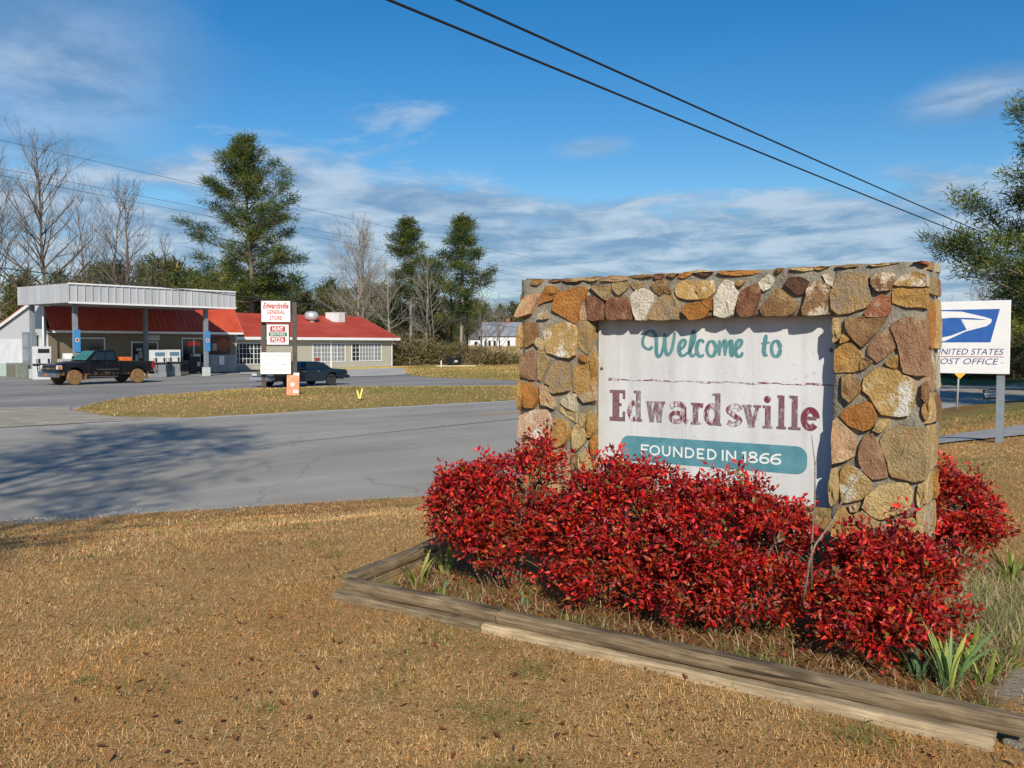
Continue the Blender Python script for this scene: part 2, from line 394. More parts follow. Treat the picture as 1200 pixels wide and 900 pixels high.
# painted lines on the road
def offset_line(pts, off, w, x0, x1):
    out = []
    P = [np.array(p, float) for p in pts]
    Q = []
    for i, p in enumerate(P):
        t = P[min(i+1, len(P)-1)]-P[max(i-1, 0)]; t /= np.hypot(*t); nrm = np.array([t[1], -t[0]]); Q.append((p+nrm*off, p+nrm*(off+w)))
    return Q
def stripe(name, off, w, m, z, lo, hi):
    # resample the far edge between X lo..hi
    xs = np.linspace(lo, hi, 40); fx = [p[0] for p in FAR_EDGE]; fy = [p[1] for p in FAR_EDGE]; ys = np.interp(xs, fx, fy)
    Q = offset_line(list(zip(xs, ys)), off, w, lo, hi); v = []; f = []
    for a, b in Q: v += [(a[0], a[1], z), (b[0], b[1], z)]
    for i in range(len(Q)-1): f.append((2*i, 2*i+1, 2*i+3, 2*i+2))
    o = pydata(name, v, f, m, road); return o
def wornpaint(name, c, base, thr):
    m = pmat(name, base, c, 14, 0.8, lo=thr, hi=thr+0.16, detail=8); return m
M_WLINE = wornpaint('worn_white_paint', (0.62, 0.62, 0.60), (0.38, 0.37, 0.35), 0.24)
M_YLINE = wornpaint('worn_yellow_paint', (0.55, 0.36, 0.09), (0.33, 0.29, 0.20), 0.34)
stripe('edge_line', 0.06, 0.24, M_WLINE, ROAD_Z+0.004, -12.0, 60)
stripe('lane_line', 2.45, 0.10, M_WLINE, ROAD_Z+0.004, -2.95, -1.2)
stripe('centre_line', 4.68, 0.15, M_YLINE, ROAD_Z+0.004, -4.2, 60)
stripe('centre_line', 4.98, 0.15, M_YLINE, ROAD_Z+0.004, -4.2, 60)
M_CONC = pmat('path_concrete', (0.30, 0.29, 0.27), (0.42, 0.41, 0.38), 3.0, 0.9, 0.3, 60)
def walk_sheet():
    n = len(WALK)//2; a = WALK[:n]; b = WALK[n:][::-1]; v = []; f = []
    A = []; B = []
    for i in range(n-1):
        for t in np.linspace(0, 1, 5, endpoint=(i == n-2)):
            A.append(np.array(a[i])*(1-t)+np.array(a[i+1])*t); B.append(np.array(b[i])*(1-t)+np.array(b[i+1])*t)
    zf = lambda p: float(height(np.array([p[0]]), np.array([p[1]]))[0])+0.03
    for p, q in zip(A, B):
        for k in range(5):
            w = p*(1-k/4)+q*k/4; v.append((w[0], w[1], zf(w)))
    m = len(A)
    for i in range(m-1):
        for k in range(4): f.append((i*5+k, (i+1)*5+k, (i+1)*5+k+1, i*5+k+1))
    return pydata('footpath', v, f, M_CONC)
tag(walk_sheet(), kind='structure')
# pale gravel and sand washed over the lot entrance, left of the grass island
GRAVEL = [(-9.5,28.15),(-12.3,28.75),(-14.9,31.5),(-15.6,33.2),(-17.6,33.0),(-20,31.4),(-23,28.5),(-26,24.6),(-28.5,21.0),(-29,18.0),(-27,14.8),(-23.6,17.0),(-18.6,20.6),(-14.6,24.0),(-12.2,26.2)]
M_GRAV = pmat('entrance_gravel', (0.30, 0.26, 0.20), (0.46, 0.41, 0.32), 1.4, 0.95, 0.4, 60, detail=9)
tag(sheet('gravel_entrance', GRAVEL, ROAD_Z+0.008, M_GRAV), kind='structure')
PAD = [(-8.3,66.6),(-11.5,63.8),(-20.2,69.5),(-22.0,76.0),(-10.2,91.4),(-7.0,88.5),(-5.0,80.5)]
tag(sheet('concrete_apron', PAD, ROAD_Z+0.03, pmat('apron_concrete', (0.40, 0.39, 0.35), (0.52, 0.51, 0.46), 0.7, 0.9)), kind='structure')

# ================================================================ dry grass blades
def hz(x, y): return float(height(np.array([float(x)]), np.array([float(y)]))[0])
M_BLADE = tintmat('grass_blade', 0.75, 0.2, 0.25)
def blades(name, X, Y, L_, W_, lean, cols, mat=M_BLADE, Z=None, rs=None, flat=False):
    n = len(X); rs = rs or np.random.RandomState(5)
    Z = height(X, Y)-0.004 if Z is None else Z
    a = rs.rand(n)*2*np.pi; b = a+np.pi/2+rs.randn(n)*0.4
    ux, uy = np.cos(a), np.sin(a); px, py = np.cos(b), np.sin(b)
    ln = np.clip(lean+rs.randn(n)*0.25, 0.05, 1.5)
    hx = np.sin(ln)*L_; hz_ = np.cos(ln)*L_
    base = np.stack([X, Y, Z], -1)
    wv = np.stack([ux*W_/2, uy*W_/2, np.zeros(n)], -1)
    if flat:     # short matted blades: one narrow face each
        tip = base+np.stack([px*hx, py*hx, hz_+0.003], -1)
        V = np.stack([base-wv, base+wv, tip+wv*0.3, tip-wv*0.3], 1).reshape(-1, 3)
        return npmesh(name, V, np.arange(n)[:, None]*4+np.array([[0, 1, 2, 3]]), mat, col=np.repeat(cols, 4, 0))
    mid = base+np.stack([px*hx*0.42, py*hx*0.42, hz_*0.62], -1)
    tip = base+np.stack([px*hx, py*hx, hz_*0.95+0.004], -1)
    V = np.stack([base-wv, base+wv, mid+wv*0.8, mid-wv*0.8, tip+wv*0.15, tip-wv*0.15], 1).reshape(-1, 3)
    i0 = np.arange(n)[:, None]*6
    F = np.concatenate([i0+np.array([[0,1,2,3]]), i0+np.array([[3,2,4,5]])], 0)
    C = np.repeat(cols, 6, 0)
    return npmesh(name, V, F, mat, col=C)
def palette(rs, n, cols, w, jit=0.18):
    c = np.array(cols)[rs.choice(len(cols), n, p=np.array(w)/sum(w))]
    return np.clip(c*(1+rs.randn(n, 1)*jit)+rs.randn(n, 3)*0.008, 0.005, 1)
DRY = [(0.69,0.445,0.19),(0.60,0.36,0.145),(0.76,0.545,0.27),(0.38,0.21,0.08),(0.54,0.27,0.09),(0.80,0.65,0.40)]
def scatter(rs, n, y0, y1, spread=0.62, pw=1.0):
    """points falling off with distance in front of the camera, wider than the view"""
    u = rs.rand(n); y = 1.0/((1/y0)*(1-u)+(1/y1)*u) if pw == 1 else y0*(y1/y0)**u
    x = (rs.rand(n)*2-1)*(spread*y+1.3); return x, y
def lawn():
    rs = np.random.RandomState(3)
    x, y = scatter(rs, 1060000, 2.2, 26, pw=0)
    psd = paved_sd(x, y); keep = (psd > np.where(x < -3.4, 0.16+0.34*np.clip(0.5+wav(x, y, 3.0, 8)*1.5, 0, 1)*sstep(-3.4, -4.6, x), 0.10)) & (poly_sd(BED, x, y) > 0.03) & (poly_sd(WALK, x, y) > 0.02)
    near = poly_sd([(-90,-66)]+NEAR_EDGE[1:]+[(160,-90),(-90,-90)], x, y) < 0
    keep &= near
    tuft = wav(x, y, 7, 40)+0.5*wav(x, y, 17, 41); keep &= (rs.rand(len(x)) < 0.72+0.5*tuft)
    x, y = x[keep], y[keep]; n = len(x)
    d = np.hypot(x, y)
    Lg = (0.013+0.022*rs.rand(n)**1.7)*(1+0.03*d)*(1+0.25*wav(x, y, 3, 42)); W = 0.0011+0.00050*d
    c = palette(rs, n, DRY, [30, 30, 13, 12, 13, 3.5], 0.13)
    tone = 1+0.26*wav(x, y, 1.2, 43)[:, None]+0.26*wav(x, y, 4.2, 46)[:, None]+0.15*wav(x, y, 11, 47)[:, None]; c = c*tone
    og = np.clip(wav(x, y, 2.6, 44)*1.6-0.1, 0, 0.6)[:, None]; c = c*(1-og)+c*np.array([[0.98, 0.76, 0.55]])*og
    gsel = (rs.rand(n) < 0.03+1.3*np.clip(wav(x, y, 2.2, 45)-0.36, 0, 1)*np.clip(0.5+wav(x, y, 9, 48)*2, 0, 1))
    # a few green weed tufts in the dry lawn
    gx_, gy_ = gp2(570, 840); 
    for (wx, wy, wr, wd) in [(gx_, gy_, 0.16, 0.32), (*gp2(625, 795), 0.10, 0.5), (*gp2(600, 860), 0.14, 0.25), (*gp2(405, 680), 0.06, 0.5), (*gp2(100, 805), 0.05, 0.7), (*gp2(395, 655), 0.12, 0.3), (*gp2(135, 680), 0.1, 0.4), (*gp2(1010,870), 0.12, 0.4), (*gp2(1040,845), 0.1, 0.35), (*gp2(310, 840), 0.07, 0.3)]:
        gsel |= (rs.rand(n) < 1.7*wd*np.exp(-((x-wx)**2+(y-wy)**2)/wr**2))
    gsel |= rs.rand(n) < 0.25*sstep(18, 22, y); gsel |= rs.rand(n) < 0.5*np.clip(wav(x, y, 5.5, 49)-0.50, 0, 1)*3
    trk = np.zeros(n); tp_ = [(*gp2(-60, 690, -0.05),), (*gp2(150, 655, -0.1),), (*gp2(290, 628, -0.2),), (*gp2(440, 602, -0.3),)]
    for a_, b_ in zip(tp_[:-1], tp_[1:]):
        ex_, ey_ = b_[0]-a_[0], b_[1]-a_[1]; t_ = np.clip(((x-a_[0])*ex_+(y-a_[1])*ey_)/(ex_*ex_+ey_*ey_), 0, 1); trk = np.maximum(trk, np.exp(-(np.hypot(x-a_[0]-ex_*t_, y-a_[1]-ey_*t_)/0.32)**2))
    c = c*(1+0.30*trk[:, None])+np.array([[0.05, 0.05, 0.04]])*trk[:, None]
    c[gsel] = palette(rs, int(gsel.sum()), [(0.12,0.16,0.035),(0.17,0.21,0.05),(0.24,0.24,0.08)], [3, 3, 2])
    Lg[gsel] *= 1.9
    tag(blades('lawn_grass', x, y, Lg, W, 1.12, c, rs=rs, flat=True), 'short dry tan grass covering the lawn round the stone sign', 'grass', kind='stuff')
def gp2(px, py, g=0.0):
    P = math.atan(46/1100); a = (px-600)/1100; b = (450-py)/1100
    dz = b*math.cos(P)-math.sin(P); dy = b*math.sin(P)+math.cos(P); t = (g-1.6)/dz
    return a*t, dy*t
lawn()
def island_grass():
    rs = np.random.RandomState(9)
    n = 150000; x = -17+rs.rand(n)*40; y = 27+rs.rand(n)*62
    near = poly_sd([(-90,-66)]+NEAR_EDGE[1:]+[(160,-90),(-90,-90)], x, y) < 0
    k = (paved_sd(x, y) > 0.08) & ~near; x, y = x[k], y[k]; n = len(x)
    c = palette(rs, n, DRY[:4]+[(0.26,0.25,0.05),(0.35,0.31,0.07)], [22, 24, 8, 8, 16, 16], 0.1)
    c *= 1.25; edge_ = sstep(0.3, 1.6, paved_sd(x, y))[:, None]
    g = (sstep(0.1, 0.7, wav(x, y, 0.5, 21)+0.40)[:, None]+0.25*wav(x, y, 1.9, 23)[:, None])*edge_; c *= 1+0.22*wav(x, y, 0.9, 24)[:, None]; c = c*(1-0.5*g)+np.array([(0.30,0.31,0.075)])*0.5*g
    tag(blades('verge_grass', x, y, 0.05+0.04*rs.rand(n), 0.018+0.0006*np.maximum(0, y-30), 1.0, c, rs=rs, flat=True), 'tan and green grass on the island between road and store lot', 'grass', kind='stuff')
island_grass()
def leaf_scatter(name, x, y, size, cols, label, seed=1, z=None, cat='leaves'):
    rs = np.random.RandomState(seed); n = len(x); Z = (height(x, y) if z is None else z)+0.008+0.02*rs.rand(n)
    a = rs.rand(n)*6.28; tl = rs.randn(n)*0.45; tl2 = rs.randn(n)*0.35
    ux = np.stack([np.cos(a)*np.cos(tl), np.sin(a)*np.cos(tl), np.sin(tl)], -1); uy = np.stack([-np.sin(a)*np.cos(tl2), np.cos(a)*np.cos(tl2), np.sin(tl2)], -1)
    up = np.array([0, 0, 1.0])
    c0 = np.stack([x, y, Z], -1); s = size[:, None]
    V = np.stack([c0-ux*s*0.5, c0+uy*s*0.28+up*s*0.12-ux*s*0.05, c0+ux*s*0.5+up*s*0.06, c0-uy*s*0.28+up*s*0.10-ux*s*0.05, c0+ux*s*0.1], 1).reshape(-1, 3)
    i0 = np.arange(n)[:, None]*5
    F = np.concatenate([i0+np.array([[0, 1, 4]]), i0+np.array([[1, 2, 4]]), i0+np.array([[2, 3, 4]]), i0+np.array([[3, 0, 4]])], 0)
    return tag(npmesh(name, V, F, M_BLADE, col=np.repeat(cols, 5, 0)), label, cat, kind='stuff')
def litter_on_lawn():
    rs = np.random.RandomState(12); x, y = scatter(rs, 5200, 2.4, 20, pw=0)
    k = (paved_sd(x, y) > 0.1) & (poly_sd(BED, x, y) > 0.05) & (rs.rand(len(x)) < 0.30+0.45*(wav(x, y, 1.2, 51)+0.25)); x, y = x[k], y[k]
    c = palette(rs, len(x), [(0.30,0.13,0.045),(0.20,0.075,0.03),(0.40,0.21,0.08),(0.11,0.045,0.022),(0.48,0.32,0.16)], [4, 4, 3, 2.5, 1.2])
    leaf_scatter('fallen_leaves', x, y, 0.022+0.03*rs.rand(len(x))**1.6, c, 'brown and orange fallen leaves strewn over the dry lawn')
litter_on_lawn()
def thatch():
    rs = np.random.RandomState(14); x, y = scatter(rs, 70000, 2.3, 14, pw=0)
    k = (paved_sd(x, y) > 0.2) & (poly_sd(BED, x, y) > 0.04) & (rs.rand(len(x)) < 0.45+0.5*wav(x, y, 3.1, 52)); x, y = x[k], y[k]
    c = palette(rs, len(x), [(0.44,0.24,0.08),(0.36,0.16,0.05),(0.52,0.34,0.13),(0.24,0.11,0.04),(0.60,0.45,0.22)], [4, 3.4, 3, 2, 1])
    leaf_scatter('lawn_thatch', x, y, 0.008+0.012*rs.rand(len(x)), c, 'crumbs of brown thatch and leaf bits in the dry lawn', 15)
thatch()
def roadside_gravel():
    rs = np.random.RandomState(16); n = 26000; x = -9+rs.rand(n)*6.2; y = 9+rs.rand(n)*5; s = paved_sd(x, y)
    k = (s > -0.45) & (s < 0.55) & (rs.rand(n) < np.exp(-((s-0.08)/0.24)**2)*sstep(-3.0, -4.4, x)*(0.5+0.9*wav(x, y, 3.0, 8))); x, y = x[k], y[k]; n = len(x)
    z = np.maximum(height(x, y), np.where(paved_sd(x, y) < 0, ROAD_Z, -9)); r = (0.005+0.014*rs.rand(n)**2)[:, None]
    o = np.array([[1, 0, 0], [0, 1, 0], [-1, 0, 0], [0, -1, 0], [0, 0, 0.8], [0, 0, -0.6]])
    V = (np.stack([x, y, z], -1)[:, None, :]+o[None]*r[:, None]*(0.7+0.6*rs.rand(n, 6, 1))).reshape(-1, 3)
    T = np.array([[0, 1, 4], [1, 2, 4], [2, 3, 4], [3, 0, 4], [1, 0, 5], [2, 1, 5], [3, 2, 5], [0, 3, 5]]); F = (np.arange(n)[:, None, None]*6+T[None]).reshape(-1, 3)
    c = palette(rs, n, [(0.50,0.46,0.38),(0.40,0.37,0.31),(0.60,0.57,0.50),(0.30,0.26,0.20)], [4, 4, 2, 2])
    tag(npmesh('roadside_gravel', V, F, M_BLADE, col=np.repeat(c, 6, 0)), 'pale gravel spilling along the near edge of the road', 'gravel', kind='stuff')
roadside_gravel()
STONES=[
('ochre',[0.118,2.128,0.221,2.124,0.205,2.094,0.176,2.079,0.122,2.084]),
('brown',[0.282,2.125,0.398,2.127,0.39,2.101,0.294,2.098]),
('maroon',[0.422,2.126,0.5,2.123,0.492,2.09,0.43,2.102]),
('tan',[0.508,2.122,0.585,2.126,0.586,2.096,0.5,2.09]),
('tan',[0.601,2.125,0.722,2.139,0.719,2.094,0.685,2.089,0.601,2.099]),
('salmon',[0.081,1.993,0.213,2.013,0.18,1.953,0.164,1.933,0.123,1.853,0.022,1.82,-0.024,1.828,0.014,1.903]),
('orange',[0.262,2.062,0.334,2.053,0.382,2.024,0.342,1.996,0.343,1.962,0.254,1.944,0.189,1.916,0.229,2.019]),
('orange',[0.382,2.014,0.446,2.016,0.524,2.039,0.616,2.049,0.639,2.025,0.617,1.954,0.578,1.922,0.556,1.791,0.525,1.765,0.438,1.813,0.319,1.872,0.358,1.975]),
('grey',[0.226,1.857,0.262,1.87,0.278,1.809,0.181,1.804,0.197,1.838]),
('salmon',[0.586,1.896,0.644,1.895,0.648,1.796,0.587,1.791,0.575,1.811]),
('maroon',[0.647,1.973,0.7,1.968,0.783,1.924,0.769,1.795,0.709,1.786,0.656,1.79]),
('olive',[0.674,2.047,0.842,2.044,0.82,1.942,0.802,1.943]),
('brown',[0.027,1.775,0.172,1.77,0.177,1.661,0.16,1.624,0.069,1.576,0.048,1.6,0.035,1.696]),
('tan',[0.001,1.724,0.022,1.765,0.033,1.628,0.029,1.586,-0.007,1.586,-0.011,1.641]),
('whiteochre',[0.222,1.708,0.287,1.735,0.423,1.773,0.533,1.752,0.548,1.706,0.548,1.626,0.525,1.56,0.541,1.521,0.502,1.49,0.399,1.506,0.271,1.536,0.246,1.627]),
('olive',[0.563,1.785,0.656,1.783,0.679,1.718,0.671,1.626,0.649,1.521,0.58,1.567,0.556,1.587]),
('salmon',[0.181,1.654,0.242,1.614,0.226,1.559,0.164,1.607]),
('mauve',[0.014,1.51,0.14,1.559,0.144,1.409,0.152,1.317,0.073,1.335,0.018,1.345,0.01,1.421]),
('olive',[0.189,1.563,0.246,1.526,0.291,1.465,0.255,1.404,0.21,1.311,0.181,1.324,0.181,1.423]),
('tangrey',[0.352,1.472,0.463,1.467,0.475,1.334,0.479,1.24,0.336,1.216,0.296,1.235,0.312,1.283,0.259,1.295,0.287,1.377]),
('ochre',[0.526,1.461,0.657,1.449,0.688,1.377,0.681,1.246,0.558,1.219,0.522,1.235,0.514,1.361]),
('orange',[0.588,1.521,0.626,1.508,0.634,1.469,0.588,1.488]),
('ochre',[0.695,1.541,0.714,1.496,0.71,1.384,0.692,1.351,0.668,1.495]),
('orange',[0.069,1.291,0.107,1.292,0.194,1.219,0.19,1.164,0.144,1.097,0.065,1.097,0.056,1.214]),
('salmon',[0.222,1.281,0.271,1.262,0.296,1.208,0.356,1.122,0.336,1.094,0.288,1.12,0.231,1.124]),
('ochre',[0.001,1.31,0.04,1.29,0.035,1.131,0.006,1.081,-0.007,1.143]),
('grey',[0.408,1.158,0.456,1.206,0.542,1.216,0.546,1.083,0.464,1.113,0.408,1.138]),
('tan',[0.392,1.117,0.464,1.103,0.539,1.076,0.543,0.996,0.401,1.07]),
('salmon',[0.573,1.217,0.665,1.233,0.684,1.299,0.707,1.234,0.704,1.175,0.666,1.167,0.627,1.159,0.581,1.197]),
('whitepink',[0.01,1.026,0.14,1.073,0.264,1.081,0.304,1.005,0.296,0.93,0.231,0.834,0.099,0.871,0.014,0.835,0.006,0.935]),
('ochre',[0.361,1.025,0.464,0.986,0.484,0.913,0.441,0.823,0.385,0.796,0.345,0.79,0.268,0.823,0.337,0.932]),
('tan',[0.527,0.969,0.566,0.981,0.644,0.902,0.629,0.848,0.544,0.77,0.516,0.801,0.512,0.895]),
('tan',[0.605,1.065,0.658,1.091,0.613,0.966,0.582,0.998]),
('ochre',[0.662,1.048,0.708,1.07,0.708,0.952,0.682,0.888,0.655,0.889]),
('orange',[0.682,0.858,0.712,0.906,0.713,0.761,0.69,0.773]),
('salmon',[0.145,0.819,0.256,0.785,0.223,0.714,0.174,0.738]),
('salmon',[0.223,0.7,0.272,0.752,0.385,0.789,0.457,0.75,0.473,0.664,0.497,0.606,0.465,0.583,0.232,0.536,0.215,0.631]),
('brown',[0.504,0.747,0.54,0.746,0.532,0.628,0.505,0.626]),
('tan',[0.575,0.752,0.637,0.776,0.667,0.738,0.653,0.618,0.583,0.619,0.567,0.698]),
('ochre',[0.19,0.688,0.215,0.679,0.199,0.534,0.153,0.53,0.166,0.6]),
('salmon',[0.031,0.805,0.107,0.823,0.153,0.75,0.065,0.745]),
('grey',[0.048,0.716,0.161,0.723,0.149,0.626,0.065,0.62]),
('ochre',[0.031,0.589,0.132,0.604,0.124,0.458,0.04,0.416]),
('tan',[0.166,0.51,0.37,0.534,0.434,0.452,0.289,0.37,0.157,0.406]),
('mauve',[0.402,0.551,0.528,0.595,0.591,0.566,0.576,0.465,0.466,0.448]),
('olive',[0.614,0.588,0.698,0.608,0.699,0.47,0.607,0.461]),
('brown',[0.04,0.381,0.216,0.37,0.257,0.292,0.108,0.228,0.04,0.242]),
('ochre',[0.314,0.352,0.466,0.421,0.56,0.397,0.545,0.274,0.403,0.239,0.306,0.283]),
('salmon',[0.584,0.432,0.692,0.449,0.692,0.29,0.592,0.253]),
('salmon',[0.76,2.086,0.805,2.123,0.886,2.142,0.959,2.135,0.988,2.083,0.901,2.08]),
('brown',[1.002,2.133,1.182,2.138,1.186,2.1,1.13,2.096,1.016,2.101]),
('maroon',[1.214,2.13,1.283,2.13,1.262,2.082,1.221,2.093]),
('brown',[1.317,2.129,1.351,2.141,1.405,2.137,1.398,2.113,1.365,2.093,1.324,2.101]),
('orange',[1.418,2.134,1.504,2.135,1.505,2.105,1.445,2.083,1.405,2.088]),
('olive',[0.864,2.066,0.999,2.064,0.999,2.026,0.923,1.974,0.872,2.017]),
('olive',[1.024,2.063,1.116,2.059,1.109,2.028,1.06,2.011,1.031,2.037]),
('brown',[1.186,2.038,1.235,2.064,1.304,2.064,1.311,2.021,1.297,1.984,1.256,1.967,1.215,1.999]),
('brown',[1.314,2.018,1.359,1.967,1.314,1.984]),
('maroon',[0.82,1.942,0.894,1.953,1.01,1.949,1.015,1.791,0.821,1.791,0.813,1.858]),
('white',[1.01,1.962,1.081,2.017,1.12,2.012,1.201,1.975,1.198,1.919,1.167,1.863,1.132,1.783,1.065,1.784,1.047,1.841,1.025,1.917]),
('tangrey',[1.215,1.875,1.243,1.918,1.304,1.975,1.352,1.97,1.4,1.901,1.404,1.784,1.244,1.781,1.167,1.788]),
('whiteochre',[1.385,2.03,1.445,2.062,1.532,2.049,1.661,2.053,1.685,1.966,1.637,1.931,1.565,1.927,1.486,1.929,1.406,1.944,1.379,1.982]),
('white',[1.726,2.0,1.763,2.049,1.814,2.032,1.845,1.978,1.858,1.919,1.828,1.849,1.822,1.813,1.766,1.791,1.734,1.791,1.683,1.81,1.695,1.929]),
('orange',[1.454,1.863,1.493,1.893,1.585,1.902,1.637,1.871,1.651,1.847,1.612,1.793,1.501,1.78,1.481,1.814,1.451,1.833]),
('orange',[1.601,1.911,1.669,1.93,1.663,1.849]),
('tan',[1.857,2.042,1.907,2.035,1.876,2.006,1.854,2.01]),
('orange',[1.725,2.131,1.831,2.132,1.985,2.122,1.997,2.092,1.955,2.082,1.832,2.085,1.738,2.092,1.712,2.12]),
('white',[2.01,2.025,2.07,2.072,2.109,2.033,2.083,1.987,2.044,1.966,2.023,1.99]),
('maroon',[1.938,1.993,1.992,2.02,2.017,1.972,2.0,1.88,1.97,1.799,1.891,1.794,1.862,1.836,1.883,1.965]),
('brown',[2.024,1.856,2.107,1.935,2.136,1.986,2.195,1.943,2.277,1.861,2.238,1.8,2.055,1.797,2.025,1.821]),
('darkmaroon',[2.194,2.006,2.217,2.045,2.286,2.048,2.344,2.018,2.311,1.94,2.282,1.935]),
('whitebrown',[2.345,1.961,2.378,2.011,2.423,2.02,2.49,1.979,2.472,1.89,2.465,1.801,2.324,1.798,2.315,1.844,2.351,1.905]),
('whitepink',[2.439,2.056,2.472,2.057,2.503,2.017,2.501,1.986,2.473,2.007]),
('tan',[2.228,2.127,2.291,2.138,2.388,2.136,2.388,2.094,2.297,2.093,2.234,2.101]),
('ochre',[2.396,2.13,2.477,2.135,2.471,2.113,2.422,2.095,2.396,2.099]),
('brown',[2.134,2.123,2.17,2.13,2.147,2.088,2.129,2.095]),
('tan',[2.526,2.126,2.661,2.133,2.656,2.104,2.532,2.104]),
('darkmaroon',[1.518,2.129,1.641,2.126,1.667,2.113,1.629,2.088,1.544,2.109]),
('tan',[2.732,2.113,2.822,2.133,2.912,2.114,2.878,2.109,2.768,2.1]),
('red',[3.005,2.138,3.071,2.138,3.078,2.095,3.039,2.108]),
('tangrey',[2.498,1.932,2.519,2.02,2.569,2.069,2.67,2.061,2.719,2.041,2.735,1.953,2.743,1.881,2.715,1.838,2.63,1.811,2.551,1.798,2.499,1.836]),
('whitebrown',[2.755,1.989,2.761,2.046,2.851,2.053,2.892,2.041,2.867,1.949,2.798,1.941]),
('whiteochre',[2.887,1.977,2.933,2.032,3.0,2.05,3.073,2.033,3.084,1.962,3.054,1.96,2.988,1.973,2.921,1.968]),
('ochre',[2.88,1.948,2.988,1.962,3.074,1.949,3.086,1.823,3.043,1.838,2.97,1.836,2.923,1.855,2.878,1.863]),
('red',[2.716,1.802,2.785,1.901,2.812,1.915,2.861,1.899,2.865,1.813,2.842,1.781,2.723,1.78]),
('brown',[2.595,1.767,2.702,1.777,2.849,1.771,2.815,1.721,2.705,1.584,2.633,1.657,2.603,1.709]),
('tan',[2.519,1.769,2.552,1.768,2.557,1.643,2.521,1.613]),
('ochre',[2.582,1.665,2.622,1.635,2.568,1.613]),
('mauve',[2.741,1.578,2.768,1.622,2.829,1.69,2.878,1.679,2.91,1.593,2.859,1.543,2.798,1.488,2.734,1.542]),
('mauve',[2.884,1.729,2.964,1.777,3.012,1.755,3.088,1.747,3.087,1.586,3.081,1.403,3.051,1.402,2.957,1.422,2.942,1.479,2.92,1.607,2.877,1.7]),
('ochre',[2.525,1.563,2.576,1.6,2.641,1.607,2.684,1.549,2.699,1.52,2.686,1.439,2.643,1.427,2.556,1.422,2.527,1.418]),
('brown',[2.706,1.512,2.763,1.491,2.721,1.451,2.695,1.439]),
('ochre',[2.85,1.492,2.887,1.521,2.918,1.536,2.915,1.464,2.905,1.453,2.86,1.474]),
('brown',[2.579,1.4,2.629,1.405,2.659,1.365,2.698,1.322,2.674,1.285,2.632,1.228,2.591,1.268,2.587,1.312]),
('whiteochre',[2.712,1.388,2.792,1.448,2.833,1.452,2.93,1.429,3.018,1.373,3.023,1.303,3.001,1.217,2.981,1.155,2.893,1.148,2.824,1.155,2.788,1.208,2.752,1.28,2.709,1.301]),
('orange',[2.561,1.14,2.604,1.187,2.697,1.212,2.725,1.235,2.76,1.215,2.793,1.129,2.763,1.062,2.72,1.045,2.627,1.084]),
('tan',[2.825,1.123,2.873,1.125,2.86,1.088,2.826,1.043,2.78,1.055]),
('brown',[3.068,1.353,3.091,1.368,3.096,1.27,3.09,1.248,3.07,1.276]),
('ochre',[3.073,1.241,3.096,1.248,3.098,1.164,3.088,1.135,3.071,1.17]),
('salmon',[2.524,1.101,2.546,1.117,2.598,1.068,2.657,1.015,2.662,0.879,2.601,0.845,2.532,0.821,2.525,0.963]),
('mauve',[2.728,1.019,2.777,1.037,2.804,0.98,2.835,0.887,2.872,0.752,2.775,0.744,2.717,0.798,2.695,0.87,2.707,0.959]),
('olive',[2.816,0.988,2.84,1.04,2.921,1.091,2.989,1.077,3.093,1.075,3.102,0.899,3.095,0.76,3.035,0.748,2.954,0.752,2.893,0.758,2.87,0.854]),
('tan',[2.518,0.783,2.551,0.793,2.565,0.712,2.561,0.592,2.529,0.543,2.513,0.572,2.512,0.685]),
('whiteochre',[2.584,0.795,2.609,0.816,2.696,0.789,2.761,0.728,2.748,0.654,2.713,0.606,2.591,0.568,2.578,0.675]),
('tan',[2.717,0.555,2.748,0.621,2.824,0.704,2.886,0.717,2.988,0.73,3.016,0.678,3.011,0.578,2.971,0.545,2.876,0.513,2.838,0.483,2.771,0.516]),
('tan',[2.671,0.498,2.721,0.526,2.828,0.464,2.821,0.441,2.737,0.409,2.701,0.427]),
('ochre',[2.523,0.415,2.569,0.532,2.591,0.535,2.657,0.474,2.709,0.391,2.695,0.352,2.52,0.331]),
('tan',[2.89,0.463,2.972,0.512,3.033,0.508,3.074,0.448,3.081,0.399,3.056,0.324,3.002,0.317,2.947,0.383]),
('tan',[3.056,0.725,3.089,0.721,3.084,0.642,3.065,0.583,3.051,0.61]),
('tan',[3.052,0.567,3.072,0.577,3.076,0.491,3.056,0.482]),
('salmon',[2.642,0.555,2.699,0.575,2.685,0.529,2.65,0.518]),
('brown',[2.536,0.311,2.688,0.329,2.774,0.288,2.755,0.175,2.634,0.098,2.538,0.122]),
('ochre',[2.794,0.379,2.933,0.359,2.982,0.279,2.909,0.174,2.811,0.205]),
('salmon',[3.003,0.289,3.083,0.306,3.092,0.15,2.992,0.114,2.963,0.204]),
('olive',[2.67,0.089,2.798,0.159,2.937,0.149,2.918,0.015,2.744,-0.027,2.657,0.012]),
]
